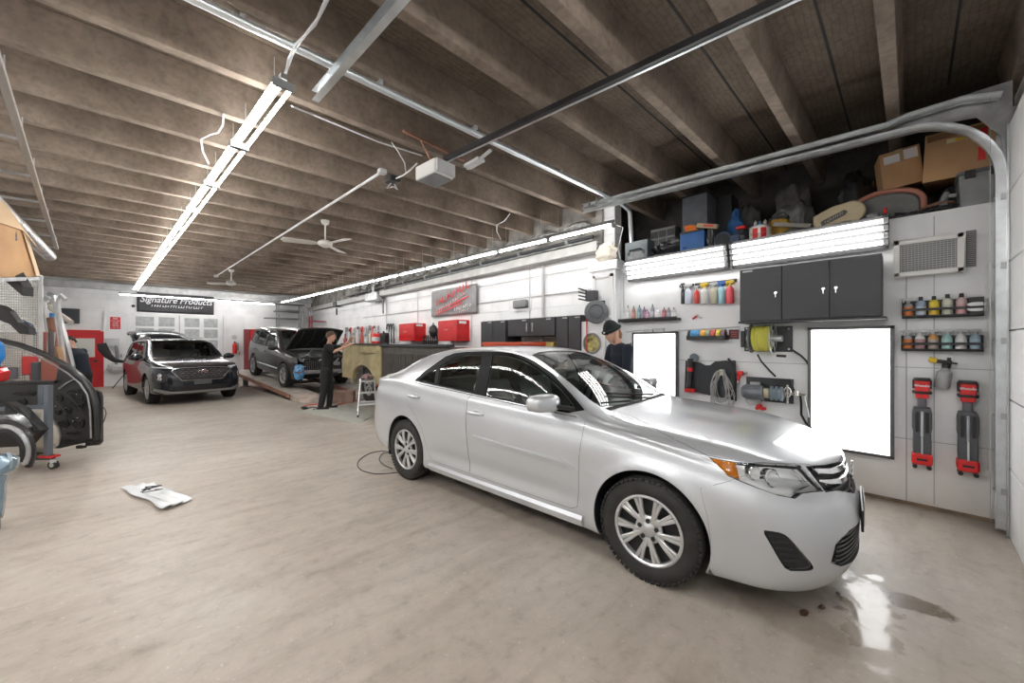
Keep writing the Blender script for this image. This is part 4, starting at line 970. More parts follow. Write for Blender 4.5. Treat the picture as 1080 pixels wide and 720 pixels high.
# two red and black tower lights
def tower(u0, v0, u1, v1, label):
    yl, yr, zt, zb = wrect(u0, v0, u1, v1, .10); zt = atx(u1, v0, XN-.1).z; w_ = yl-yr; h_ = zt-zb; r = thing('tower_work_light', label, 'work light', V((XN, (yl+yr)/2, zb)), 0)
    X = -.085
    b = MB(); b.rbox((X, 0, h_*.075), (.15, w_*.98, h_*.13), .025, ax=0); b.build('base', M_redp, r, bevel=.006)
    b = MB()
    for s_ in (-1, 1): b.cyl((X-.07, s_*w_*.33, -.012), (X+.05, s_*w_*.33, -.012), .016, n=12)
    b.box((X-.076, 0, h_*.075), (.004, w_*.5, .018)); b.build('rubber_feet', M_black, r)
    b = MB(); prof = [(-.42, .13), (.42, .13), (.44, .22), (.42, .38), (.47, .44), (.47, .60), (.40, .66), (-.40, .66), (-.47, .60), (-.47, .44), (-.42, .38), (-.44, .22)]
    b.prism([(a*w_, c*h_) for a, c in prof], (X-.055, 0, 0), (0, 1, 0), (0, 0, 1), (.12, 0, 0)); b.build('lower_housing', mat('work_light_grey', (.085, .09, .10), .5, var=.1), r, bevel=.008)
    b = MB()
    for s_ in (-1, 1): b.rbox((X-.058, s_*w_*.24, h_*.50), (.014, w_*.16, h_*.24), .012, ax=0)
    b.build('side_grip', M_black, r)
    b = MB(); b.box((X-.062, 0, h_*.36), (.010, .012, h_*.46)); b.cyl((X-.06, 0, h_*.34), (X-.06, 0, h_*.62), .010, n=8); b.build('mast', M_galv, r)
    b = MB(); b.rbox((X, 0, h_*.71), (.075, w_*.44, h_*.12), .012, ax=2); b.build('neck', mat('neck_grey', (.12, .12, .13), .5), r)
    b = MB(); b.prism([(-.30*w_, h_*.77), (.30*w_, h_*.77), (.34*w_, h_*.84), (.36*w_, h_*.97), (-.36*w_, h_*.97), (-.34*w_, h_*.84)], (X-.055, 0, 0), (0, 1, 0), (0, 0, 1), (.11, 0, 0)); hd = b.build('lamp_head', M_redp, r, bevel=.006)
    b = MB()
    for (zz, ww, th) in ((.985, .80, .03), (.835, .92, .028)): b.rbox((X, 0, h_*zz), (.14, w_*ww, h_*th), .02, ax=2)
    for s_ in (-1, 1): b.rbox((X, s_*w_*.40, h_*.93), (.12, w_*.10, h_*.10), .01, ax=2)
    b.build('bumper_guard', M_black, r, bevel=.003)
    text('Milwaukee', .030, M_white, hd, (X-.057, 0, h_*.915), ROT_NX, shear=.3, sx=.9, bold=.0006)
tower(961, 399, 984, 492, 'red and black tower work light left of the other, under the foam cannon')
tower(1008.5, 402, 1033.3, 499.5, 'red and black tower work light nearest the door track')
# small bottle shelf
yl, yr, zt, zb = wrect(651.5, 337, 714, 337.5, .13); sy0, sy1 = W(652, 338, .13).y, W(714, 336, .13).y; sz = W(714, 334.3, .13).z
b = MB(); b.box2((XN-.14, sy0, sz-.035), (XN, sy1, sz-.004)); b.box2((XN-.14, sy0, sz-.035), (XN-.134, sy1, sz+.012)); single(b, 'bottle_shelf', M_black, 'narrow black wall shelf carrying a row of small bottles left of the spray bottles', 'shelf', smooth=False)
spec = [(80, 'pale', 270), (120, 'rust', 275), (160, 'teal', 268), (193, 'plum', 280), (213, 'pink', 300), (250, 'slate', 262), (285, 'white', 290), (330, 'maroon', 285), (362, 'slate', 285), (397, 'pale', 285)]
colr = {'pale': (.60, .60, .58), 'rust': (.34, .16, .12), 'teal': (.14, .25, .28), 'plum': (.22, .12, .20), 'pink': (.50, .32, .40), 'slate': (.25, .25, .30), 'white': (.82, .83, .85), 'maroon': (.38, .12, .15)}
ordn = ['first', 'second', 'third', 'fourth', 'fifth', 'sixth', 'seventh', 'eighth', 'ninth', 'last']
for i, (x, c, t) in enumerate(spec):
    u = 650+x/6.548; y = W(u, 330, .07).y; h = W(u, 280+t/6.548, .07).z-sz
    bt = spray_bottle((XN-.07, y, sz-.003), max(.07, h), .055 if c != 'white' else .075, cm('mini_'+c, colr[c]), M_char if c not in ('white',) else M_lgrey, '%s small bottle on the narrow black shelf, %s from the left' % (c.replace('plum', 'plum coloured').replace('rust', 'rust coloured').replace('teal', 'dark teal').replace('slate', 'slate grey'), ordn[i]), 'small bottles on the narrow black shelf', style='cone')
    lab(bt, h, .055 if c != 'white' else .075, .12, .5, cm('mini_label_'+c, tuple(min(.9, k*1.5+.08) for k in colr[c])))
# hook rail with spray bottles
a_, c_ = W(716.4, 301.5, .02), W(777, 295.5, .02); zr = (a_.z+c_.z)/2
r = thing('hook_rail', 'short black hook rail with spray bottles hanging from it', 'rail', (XN-.012, (a_.y+c_.y)/2, zr)); b = MB(); b.box((0, 0, 0), (.022, a_.y-c_.y, .035)); b.build('bar', M_black, r, smooth=False, bevel=.003)
b = MB()
for i in range(8):
    y = (a_.y-c_.y)*(.5-(i+.5)/8); b.tube([(0, y, -.01), (-.05, y, -.018), (-.06, y, .012)], .004, n=6)
b.build('hooks', M_chrome, r)
for (u, c, hcol, w_, v0, v1, tx) in ((720.3, (.03, .03, .035), M_char, .05, 303, 320.5, 'black spray bottle hanging at the left end of the hook rail'), (726, (.62, .68, .80), M_lgrey, .09, 304, 320.5, 'pale blue spray bottle hanging from the hook rail'), (734.8, (.66, .06, .05), M_lgrey, .06, 306, 320, 'small red and white bottle hanging from the hook rail'), (743, (.70, .71, .70), M_yel, .085, 303, 320.5, 'clear spray bottle with yellow head hanging from the hook rail'), (753, (.55, .52, .40), M_lgrey, .085, 302, 320.5, 'olive beige spray bottle hanging from the hook rail'), (761.3, (.32, .58, .68), M_blue, .08, 301, 320.3, 'light blue spray bottle hanging from the hook rail'), (770, (.80, .10, .12), M_yel, .09, 300, 320, 'red spray bottle with yellow head hanging at the right end of the rail')):
    p = W(u, v1, .06); t = W(u, v0-6, .06).z; spray_bottle((p.x, p.y, p.z), max(.12, t-p.z), w_, mat('hung_%d' % int(u), c, .25), hcol, tx, None, name='spray_bottle')
p = W(735, 334.5, .03); r = thing('pocket_tool', 'small red and steel hand tool hooked on the wall above the tape rolls', 'tool', p); b = MB(); b.bar((0, .055, -.02), (0, .0, .015), .03, .022); b.build('red_handle', M_red, r, bevel=.004)
b = MB(); b.bar((0, 0, .015), (0, -.06, -.01), .02, .018); b.cyl((-.01, -.005, .02), (.01, -.005, .02), .014, n=10); b.build('steel_jaw', M_steel, r, bevel=.003)
# tape tray
ty0, ty1, tz = W(724.5, 358, .12).y, W(765.3, 357.5, .12).y, W(745, 358.3, .12).z
b = MB(); b.box2((XN-.14, ty0, tz), (XN, ty1, tz+.008)); b.box2((XN-.14, ty0, tz), (XN-.134, ty1, tz+.05)); b.box2((XN-.14, ty0, tz), (XN, ty0-.005, tz+.06)); b.box2((XN-.14, ty1+.005, tz), (XN, ty1, tz+.06))
single(b, 'tape_tray', M_black, 'black wall tray holding a row of masking tape rolls', 'tray', smooth=False)
for i, (f0, f1, c, tx) in enumerate(((.02, .09, (.05, .05, .06), 'black tape roll at the left end of the wall tray'), (.10, .18, (.10, .38, .72), 'blue tape roll beside the black roll in the wall tray'), (.19, .26, (.12, .42, .75), 'blue tape roll in the middle of the three blue rolls'), (.27, .345, (.10, .36, .70), 'blue tape roll next to the orange roll in the wall tray'), (.36, .49, (.82, .42, .08), 'wide orange tape roll in the wall tray'), (.50, .60, (.35, .42, .28), 'dull green tape roll in the wall tray'), (.62, .74, (.60, .10, .10), 'red tape roll in the wall tray'), (.76, .86, (.80, .65, .08), 'yellow tape roll in the wall tray'), (.88, .97, (.20, .15, .18), 'dark tape roll at the right end of the wall tray'))):
    y0, y1 = ty0+(ty1-ty0)*f0, ty0+(ty1-ty0)*f1; rr = .062; c0 = V((XN-.072, (y0+y1)/2, tz+.008))
    b = MB(); hw = (y0-y1)/2; b.lathe([(rr, -hw), (rr, hw), (rr*.62, hw), (rr*.62, -hw), (rr, -hw)], c=(0, 0, rr), axis=(0, 1, 0), n=22); o = b.build('tape_roll', mat('tape_%d' % i, c, .5), None); o.location = c0; tag(o, tx, 'tape roll', 'tape rolls in the wall tray')
yl, yr, zt, zb = wrect(768.5, 347.5, 779, 357.5, .02); r = thing('small_sign', 'small square dark sign with red print right of the tape tray', 'sign', V((XN-.005, (yl+yr)/2, zb))); b = MB(); b.box((0, 0, (zt-zb)/2), (.01, yl-yr, zt-zb)); b.build('plate', mat('sign_dark_red', (.10, .02, .025), .4), r, smooth=False)
b = MB()
for k in range(3): b.box((-.006, 0, (zt-zb)*(.28+.22*k)), (.002, (yl-yr)*(.7-.15*(k % 2)), .008))
b.build('print', mat('sign_print', (.55, .08, .08), .5), r, smooth=False)
# power cord rail on the wall
b = MB(); b.tube([W(660, 350, .01), W(675, 348, .03), W(690, 351, .012), W(714, 348.5, .01), W(735, 347.3, .01), W(780, 344.5, .01)], .009, n=6)
single(b, 'conduit', M_lgrey, 'thin grey conduit running along the wall under the small bottle shelf', 'conduit')
for (u0, v0, u1, v1, tx) in ((655.5, 282.5, 660, 288, 'small junction box on the wall left of the light bank'), (679, 347, 688, 351, 'grey power strip on the conduit above the smaller light panel'), (689.5, 346, 700, 350.5, 'second power strip on the conduit, right of the first')):
    yl, yr, zt, zb = wrect(u0, v0, u1, v1, .04); b = MB(); b.rbox((XN-.025, (yl+yr)/2, (zt+zb)/2), (.05, yl-yr, abs(zt-zb)), .006, ax=0); single(b, 'junction_box' if v0 < 300 else 'power_strip', M_lgrey, tx, 'electrical box')
b = MB(); b.tube([W(651, 237, .10), W(657, 240, .06), W(652, 262, .04), W(655, 275, .03), W(657.5, 284, .02), W(658, 330, .015)], .008, n=6); single(b, 'power_cable', M_lgrey, 'grey power cable dropping from the ceiling batten to the wall box', 'cable')
b = MB(); b.tube([W(660, 285, .02), W(666, 280, .05), W(668, 272, .06), W(666, 265, .05)], .006, n=6); single(b, 'lamp_cord', M_grey, 'short looping cord between the wall box and the light bank', 'cable')
# hose reel
p = W(811, 357, .0); r = thing('hose_reel', 'wall mounted reel wound with yellow hose under the dark cabinet', 'hose reel', p); q = lambda u, v, o: W(u, v, o)-p
b = MB(); yl, yr, zt, zb = wrect(785, 345, 836, 371, .012); b.box((-.006, (yl+yr)/2-p.y, (zt+zb)/2-p.z), (.012, yl-yr, zt-zb)); b.build('back_plate', M_char, r, smooth=False, bevel=.003)
b = MB()
for u in (787.5, 832):
    for v in (346.5, 368): b.ball(q(u, v, .014), .011, 8, 6, (.4, 1, 1))
b.build('bolts', M_galv, r)
for (u, m, nm, rad) in ((792.5, M_grey, 'flange', .165), (815, M_galv, 'flange', .165)):
    c = q(u, 358, .17); c.z = .0; b = MB()
    if m is M_grey: b.lathe([(.04, -.008), (rad, -.006), (rad, .006), (.04, .008)], c=c, axis=(0, 1, 0), n=36, close=True)
    else:
        b.tube([c+V((rad*cos(2*pi*i/32), 0, rad*sin(2*pi*i/32))) for i in range(32)], .008, n=6, closed=True); b.tube([c+V((rad*.5*cos(2*pi*i/24), 0, rad*.5*sin(2*pi*i/24))) for i in range(24)], .006, n=6, closed=True)
        for i in range(6): b.cyl(c, c+V((rad*cos(i*pi/3), 0, rad*sin(i*pi/3))), .006, n=6)
    b.build(nm, m, r)
ya, yb_ = q(794, 358, .17).y, q(814, 358, .17).y; pts = []
for i in range(9*20+1):
    t = i/20; k = t/9; pts.append(V((-.17+(.118+.01*(i % 7 == 0)*0)*cos(2*pi*t), ya+(yb_-ya)*(.08+.84*k)+.006*sin(t*5), .118*sin(2*pi*t)*1.12)))
b = MB(); b.tube(pts, .0135, n=8); pts2 = [V((-.17+.098*cos(2*pi*i/20), ya+(yb_-ya)*(.15+.7*i/160), .098*sin(2*pi*i/20))) for i in range(161)]; b.tube(pts2, .013, n=6); b.build('yellow_hose', mat('hose_yellow', (.62, .60, .10), .5), r)
b = MB(); b.cyl((-.17, ya+.06, 0), (-.17, yb_-.10, 0), .035, n=14); b.bar((-.012, ya+.04, 0), (-.17, ya+.04, 0), .04, .02); b.bar((-.012, yb_-.06, 0), (-.17, yb_-.06, 0), .04, .02); b.build('axle_bracket', M_galv, r)
b = MB(); b.cyl(q(819, 375, .2), q(829, 375.5, .2), .014, n=10); b.build('crank_handle', M_black, r)
b = MB(); b.tube([q(799, 374, .15), q(803, 381, .10), q(812, 391, .08), q(818, 397, .08)], .010, n=8); b.build('hose_end', M_black, r)
yl, yr, zt, zb = wrect(781.2, 349, 785, 366, .03); b = MB(); b.box((XN-.015, (yl+yr)/2, (zt+zb)/2), (.03, yl-yr, zt-zb)); single(b, 'switch_box', M_black, 'narrow black switch box left of the hose reel plate', 'switch', smooth=False)
b = MB(); b.tube([W(836, 369, .03), W(845, 375, .05), W(850, 380, .05), W(853, 385, .03)], .010, n=8); single(b, 'black_hose', M_black, 'black hose arcing from the hose reel plate to the light panel', 'hose')
# pressure pump
p = W(812, 412, 0); r = thing('pressure_pump', 'wall mounted grey motor and pump on a dark plate below the hose reel', 'pump', p); q = lambda u, v, o: W(u, v, o)-p
yl, yr, zt, zb = wrect(787, 397, 837, 426, .012); b = MB(); b.box((-.006, (yl+yr)/2-p.y, (zt+zb)/2-p.z), (.012, yl-yr, zt-zb)); b.build('back_plate', M_char, r, smooth=False, bevel=.003)
mc = q(783, 409, .16); md = q(800, 409.5, .16); zc_ = -.01
b = MB(); b.lathe([(0, 0), (.06, .0), (.078, .02), (.078, .20), (.07, .215), (0, .215)], c=(-.16, mc.y, zc_), axis=(0, -1, 0), n=24)
for i in range(18):
    a = 2*pi*i/18; b.box((-.16+.081*cos(a), mc.y-.11, zc_+.081*sin(a)), (.010, .15, .004), (0, -a, 0))
b.build('motor', mat('motor_grey', (.20, .22, .24), .4, .4, var=.2), r)
b = MB(); b.rbox((-.16, mc.y-.245, zc_), (.10, .06, .11), .02, ax=1); b.build('coupling', mat('brass_tan', (.45, .40, .30), .4, .5), r)
b = MB(); b.rbox((-.16, mc.y-.34, zc_+.0), (.10, .13, .12), .02, ax=1)
for i in range(3): b.cyl((-.20, mc.y-.30-.045*i, zc_-.07), (-.20, mc.y-.30-.045*i, zc_+.085), .016, n=10)
b.build('pump_head', mat('pump_bluegrey', (.22, .28, .32), .35, .5, var=.2), r, bevel=.004)
b = MB(); b.cyl((-.16, mc.y-.40, zc_+.01), (-.16, mc.y-.60, zc_+.01), .012, n=8); b.cyl((-.18, mc.y-.44, zc_-.09), (-.18, mc.y-.44, zc_+.11), .010, n=8); b.tube([V((-.18, mc.y-.44, zc_+.03)) + V((0, .03*cos(2*pi*i/16), .055*sin(2*pi*i/16))) for i in range(16)], .007, n=6, closed=True); b.cyl((-.19, mc.y-.52, zc_+.0), (-.19, mc.y-.52, zc_+.05), .018, n=10); b.build('brass_fittings', mat('nickel_fitting', (.62, .60, .55), .25, .9), r)
b = MB(); b.box((-.10, mc.y-.12, zc_+.095), (.06, .10, .03)); b.box((-.08, mc.y-.1, zc_-.09), (.12, .14, .02)); b.build('mount_foot', M_steel, r, bevel=.003)
b = MB(); b.tube([V((-.16, mc.y-.36, zc_+.08)), V((-.18, mc.y-.38, zc_+.16)), V((-.17, mc.y-.46, zc_+.17)), V((-.16, mc.y-.50, zc_+.05))], .008, n=6); b.tube([V((-.15, mc.y-.33, zc_+.06)), V((-.16, mc.y-.36, zc_+.14)), V((-.15, mc.y-.44, zc_+.13)), V((-.15, mc.y-.46, zc_+.02))], .005, n=6); b.build('pump_hose', M_black, r)
b = MB(); b.tube([q(786, 421, .1), q(790, 427, .08), q(800, 426, .06), q(806, 422, .06), q(800, 418, .08)], .005, n=6); b.build('mains_cord', M_lgrey, r)
b = MB(); b.tube([q(838, 413, .12), q(844, 416, .12), q(845, 425, .10), q(845, 437, .08), q(850, 446, .06), q(856, 451, .07)], .011, n=8); b.build('outlet_hose', M_blackm, r)
b = MB(); b.tube([q(840, 412, .12), q(848, 418, .12), q(851, 430, .09), q(853, 440, .08)], .008, n=8); b.build('inlet_hose', M_lgrey, r)
b = MB(); 
p = W(801, 428.5, .05); b.ball(p, .035, 12, 8, (1, 1, 1)); b.ball(p+V((0, -.035, -.02)), .028, 10, 8, (1, 1.3, .8)); b.ball(p+V((-.02, .02, -.02)), .02, 10, 8); single(b, 'hose_fitting', M_redp, 'lumpy red hose fitting on the wall just above the silver bonnet', 'fitting')
p = W(781, 396, .06); r = thing('spray_nozzle', 'red and grey nozzle hooked on the wall left of the pump', 'nozzle', p); b = MB(); b.rbox((0, 0, .03), (.05, .07, .05), .012, ax=0); b.bar((0, .01, .02), (0, .03, -.07), .03, .03); b.build('grip', M_redp, r, bevel=.004)
b = MB(); b.cyl((0, -.03, .035), (0, -.075, .04), .014, n=10); b.cyl((0, .03, -.06), (0, .03, -.10), .02, n=10); b.build('tip', M_steel, r)
# charcoal holster board with the polisher and the coiled lead
def WP(u, v, o): return W(u, v, o)
pts = [(723, 380), (738, 382), (744, 385), (749, 385), (754, 381), (765, 380), (776, 380), (777, 423), (722, 411)]
o0 = WP(722, 411, .0); b = MB(); b.v = []; n = len(pts)
for off in (.035, .02): b.v += [tuple(W(u, v, off)) for u, v in pts]
b.f = [tuple(range(n)), tuple(range(2*n-1, n-1, -1))]+[(i, i+n, (i+1) % n+n, (i+1) % n) for i in range(n)]; b.m = [0]*len(b.f)
for u, v in ((725, 385), (773, 385), (725, 408), (774, 418)): b.cyl(W(u, v, 0), W(u, v, .02), .01, n=6)
single(b, 'tool_board', M_char, 'charcoal notched tool board on the wall behind the silver bonnet', 'tool holder', smooth=False)
p = W(728, 400, .09); r = thing('angle_polisher', 'black and red angle polisher hanging on the left of the tool board', 'power tool', p); q = lambda u, v, o=.09: W(u, v, o)-p
b = MB(); b.tube([q(728.5, 378), q(728.5, 384), q(728, 392), q(727.5, 402), q(727, 408)], [.040, .034, .028, .032, .036], n=12); b.build('body', M_black, r)
b = MB(); b.cyl(q(732, 377, .06), q(732, 377, .10), .055, n=20); b.build('pad', mat('pad_blue_grey', (.16, .19, .22), .7), r)
b = MB(); b.cyl(q(728, 387.5, .10), q(728, 391.5, .10), .036, n=12); b.build('red_band', M_redp, r)
b = MB(); b.rbox(q(728, 411.5), (.09, .13, .045), .015, ax=2); b.build('battery', M_redp, r, bevel=.004)
p = W(762, 400, .08); r = thing('coiled_cable', 'grey power lead hanging in loops on the tool board', 'cable', p)
for k in range(9):
    b = MB(); rr = random.Random(k); wd = .075+.012*k+rr.random()*.02; hl = .17+.02*k*.6+rr.random()*.04; pts = []
    for i in range(26):
        t = 2*pi*i/26; pts.append(V((-.02+.008*k*cos(t*2+k)-.01*(k % 3), wd*sin(t)*(1+.15*sin(t*2+k))*(.35+.65*(1-cos(t))/2)+.02*sin(k), .11-hl*(1-cos(t))/1.0*.85)))
    b.tube(pts, .0055, n=5, closed=True); b.build('cable_loop', mat('cable_grey', (.42, .42, .41), .5), r)
b = MB(); b.rbox((-.02, .0, .09), (.05, .05, .07), .01, ax=0); b.build('plug', mat('plug_cream', (.6, .58, .5), .5), r)
b = MB(); b.tube([W(768, 378, .05), W(774, 385, .07), W(776, 400, .08), W(775, 418, .06), W(772, 421, .05), W(767, 410, .06)], .012, n=8); single(b, 'black_lead', M_black, 'thick black lead hanging at the right edge of the tool board', 'cable')
b = MB(); b.tube([W(666, 362, .04), W(660, 366, .06), W(656, 374, .06), W(654, 384, .05)], .010, n=8); single(b, 'black_hose', M_black, 'black hose curving down the wall beside the capped person', 'hose')
# ============================================================ OVERHEAD DOOR GEAR
def channel(b, pts, w=.055, h=.03, th=.004, up=None):
    """C channel swept along pts, opening sideways"""
    pts = [V(p) for p in pts]; prof = [(-w/2, -h/2), (-w/2+.0, h/2), (w/2, h/2), (w/2, -h/2), (w/2-th, -h/2), (w/2-th, h/2-th), (-w/2+th, h/2-th), (-w/2+th, -h/2)]
    n = len(prof); m = len(pts); vs = []
    for i in range(m):
        t = (pts[min(i+1, m-1)]-pts[max(i-1, 0)]).normalized(); s_ = V((1, 0, 0)) if up is None else V(up); s_ = (s_-t*s_.dot(t)).normalized(); q_ = t.cross(s_).normalized()
        vs += [pts[i]+q_*a+s_*c for a, c in prof]
    b.add(vs, [(i*n+k, i*n+(k+1) % n, (i+1)*n+(k+1) % n, (i+1)*n+k) for i in range(m-1) for k in range(n)]+[tuple(range(n-1, -1, -1)), tuple(range((m-1)*n, m*n))])
tk = thing('door_track', 'galvanised overhead door track curving up the right doorway and along under the ceiling', 'door track', (4.9, -.5, 0)); T0 = V((4.9, -.5, 0))
def tp(dz, r0):
    pts = [V((4.88, -.50, .05)), V((4.88, -.50, 1.5)), V((4.88, -.50, 2.85+dz-r0*.0))]
    for i in range(1, 11):
        t = pi/2*i/10; pts.append(V((4.88, -.50+.52*(1-cos(t)), 2.85+dz+.58*sin(t))))
    pts.append(V((4.62, 3.35, 3.50+dz*.75))); return [p-T0 for p in pts]
b = MB(); channel(b, tp(0, .5), .062, .045); b.build('lower_track', M_galv, tk, smooth=False)
b = MB(); pts = [V((4.88, -.50, 3.50)), V((4.88, -.3, 3.555)), V((4.87, .02, 3.55)), V((4.86, .15, 3.52)), V((4.62, 3.35, 3.57))]; channel(b, [p-T0 for p in pts], .055, .045); b.build('upper_track', M_galv, tk, smooth=False)
b = MB(); b.prism([(-.08, 2.7), (-.08, 3.62), (.10, 3.62), (.95, 3.55), (.55, 3.47), (.1, 3.40), (-.02, 3.2)], V((4.94, -.48, 0))-T0, (0, 1, 0), (0, 0, 1), (.006, 0, 0)); b.build('angle_plate', M_steel, tk, smooth=False)
b = MB(); b.box(V((4.99, -.53, 1.72))-T0, (.05, .10, 3.4)); b.build('jamb_angle', M_steel, tk, smooth=False)
for z in (.35, .95, 1.55, 2.15, 2.7):
    b = MB(); b.box(V((4.94, -.515, z))-T0, (.10, .035, .05)); b.cyl(V((4.86, -.47, z))-T0, V((4.97, -.47, z))-T0, .008, n=6); b.build('bracket', M_steel, tk, smooth=False)
b = MB(); b.cyl(V((4.84, -.44, .1))-T0, V((4.84, -.44, 3.5))-T0, .0025, n=4); b.build('lift_cable', M_steel, tk)
b = MB(); b.cyl(V((4.63, 3.25, 3.55))-T0, V((4.63, 3.25, 3.64))-T0, .012, n=6); b.bar(V((4.63, 3.12, 3.50))-T0, V((4.63, 3.12, 3.64))-T0, .03, .004); b.build('hanger', M_steel, tk)
tk = thing('door_track', 'galvanised door track end with its hanger beside the left light row', 'door track', (1.0, -.5, 0)); T0 = V((1.0, -.5, 0))
b = MB(); channel(b, [V((1.14, -.45, 3.43))-T0, V((.90, 3.18, 3.45))-T0], .075, .05); b.build('track', M_galv, tk, smooth=False)
b = MB(); b.bar(V((.945, 2.98, 3.44))-T0, V((.945, 2.98, 3.66))-T0, .04, .005); b.bar(V((.90, 2.90, 3.48))-T0, V((1.02, 2.90, 3.56))-T0, .03, .01); b.build('hanger', M_steel, tk)
b = MB(); channel(b, [V((1.14, -.5, .05))-T0, V((1.14, -.5, 3.0))-T0, V((1.14, -.36, 3.3))-T0, V((1.14, -.1, 3.42))-T0], .06, .04); b.build('jamb_track', M_galv, tk, smooth=False)
# sectional door, closed
dr = thing('door_1', None, None, (3.0, YF+.06, 0)); dr['kind'] = 'structure'
for i in range(6):
    b = MB(); b.box((0, 0, .27+.545*i), (3.85, .045, .535)); b.build('door_panel', M_white, dr, smooth=False, bevel=.006)
b = MB()
for i in range(6):
    for x in (-1.9, 0, 1.9): b.box((x, .028, .27+.545*i), (.05, .012, .53))
b.build('door_stiles', M_galv, dr, smooth=False)
# opener and rail
p0, p1 = V((2.62, -.50, 3.42)), V((2.24, 3.42, 3.50)); d = (p1-p0).normalized()
r = thing('door_opener', 'white garage door opener hanging at the end of its black rail under the joists', 'door opener', p1); 
b = MB(); b.bar(p0-p1, V((0, 0, 0)), .035, .045); b.build('rail', M_black, r, smooth=False)
b = MB(); b.bar(p0-p1+V((.03, 0, -.012)), V((.03, 0, -.012)), .02, .03); b.build('rail_flange', M_galv, r, smooth=False)
rz = atan2(-d.x, d.y); Mz = Matrix.Rotation(rz, 3, 'Z')
b = MB(); b.rbox((0, .17, -.10), (.27, .36, .15), .03, ax=2); b.v = [tuple(Mz @ V(v)) for v in b.v]; b.build('motor_case', mat('opener_white', (.72, .72, .70), .4), r, bevel=.01)
b = MB(); b.box((0, .17, -.18), (.24, .30, .012)); b.v = [tuple(Mz @ V(v)) for v in b.v]; b.build('vent_plate', M_grey, r, smooth=False)
b = MB(); b.box((0, -.02, -.10), (.24, .03, .13)); b.v = [tuple(Mz @ V(v)) for v in b.v]; b.build('light_lens', M_lgrey, r, smooth=False)
b = MB(); b.bar((-.1, .1, -.03), (-.25, .08, .14), .02, .004); b.bar((.1, .1, -.03), (.1, .08, .14), .02, .004); b.bar((-.45, .08, .14), (.35, .08, .14), .03, .02); b.v = [tuple(Mz @ V(v)) for v in b.v]; b.build('mounting_strap', M_rust, r, smooth=False)
b = MB(); b.box(atz(500, 172, 3.56), (.10, .26, .03)); b.bar(atz(493, 178, 3.56), atz(518, 158, 3.6), .03, .02); single(b, 'hanger_bracket', M_lgrey, 'pale bracket bar hanging beside the opener rail', 'bracket', smooth=False)
# ceiling pipe with elbow, silver conduits
b = MB(); a_ = atz(160, -22, 3.60); c_ = atz(655, 214, 3.60); e_ = atz(664, 222, 3.57); g_ = V((e_.x+.03, e_.y-.02, 3.05))
b.tube([a_, c_], .030, n=12); b.tube([c_, (c_+e_)/2+V((0, 0, .005)), e_, V((e_.x+.02, e_.y, 3.50)), g_], .034, n=12)
for u, v in ((255, 25), (400, 92), (500, 139), (590, 184), (633, 205)):
    q_ = atz(u, v, 3.60); b.box(q_+V((0, 0, .03)), (.03, .08, .03))
single(b, 'ceiling_pipe', mat('silver_pipe', (.72, .76, .79), .3, .7), 'silver pipe across the ceiling bending down at the storage ledge', 'pipe')
b = MB(); a_, c_ = atz(403, 181, 3.58), atz(228, 291, 3.58); b.tube([a_, c_], .016, n=8); b.box(a_, (.08, .08, .05)); b.box(c_, (.10, .12, .06)); single(b, 'ceiling_conduit', M_lgrey, 'thin pale conduit running diagonally under the joists past the ceiling fan', 'conduit')
r = thing('camera_mount', 'small black wired junction device under the joist beside the opener', 'ceiling device', atz(414, 188, 3.56)); b = MB(); b.rbox((0, 0, -.02), (.14, .16, .07), .02); b.build('housing', M_black, r, bevel=.006); b = MB(); b.tube([(0, .02, -.04), (-.05, .05, -.12), (.02, .0, -.10), (.04, -.05, -.14)], .007, n=6); b.tube([(0.02, .02, -.04), (.06, .02, -.09), (-.03, -.03, -.12)], .006, n=6); b.build('loose_wires', M_lgrey, r)
b = MB(); b.tube([atz(418, 188, 3.52), atz(425, 185, 3.44), atz(432, 180, 3.44), atz(440, 172, 3.50)], .009, n=6); single(b, 'sagging_cable', M_lgrey, 'pale cord sagging between the opener and the wired device', 'cable')
b = MB(); b.tube([atz(413, 150, 3.62), atz(420, 160, 3.52), atz(427, 172, 3.45), atz(428, 182, 3.46)], .007, n=6); single(b, 'drop_cable', M_lgrey, 'thin cable dropping from the joist above the wired device', 'cable')
b = MB(); b.tube([atz(308, 112, 3.45), atz(330, 121, 3.58), atz(400, 150, 3.60), atz(445, 164, 3.60)], .008, n=6); single(b, 'joist_cable', M_lgrey, 'pale cable stapled along a joist from the light row to the opener', 'cable')
b = MB(); b.tube([atz(347, -8, 3.63), atz(335, 20, 3.62), atz(318, 42, 3.60), atz(308, 58, 3.57), atz(300, 80, 3.44)], .009, n=6); b.tube([atz(350, -8, 3.63), atz(332, 27, 3.62), atz(312, 46, 3.59), atz(304, 62, 3.55), atz(301, 82, 3.44)], .007, n=6); single(b, 'twisted_cable', M_lgrey, 'twisted pair of cables feeding the near end of the left light row', 'cable')
for (pts, tx) in (([(236, 120), (235, 132), (230, 140), (222, 142), (212, 147), (214, 160), (220, 172)], 'white cable looping down between joists left of the light row'), ([(538, 225), (532, 233), (524, 237), (524, 244), (528, 252)], 'thin cable loop hanging over the right light battens')):
    b = MB(); b.tube([atz(u, v, 3.60-.02*i) for i, (u, v) in enumerate(pts)], .008, n=6); single(b, 'hanging_cable', M_lgrey, tx, 'cable')
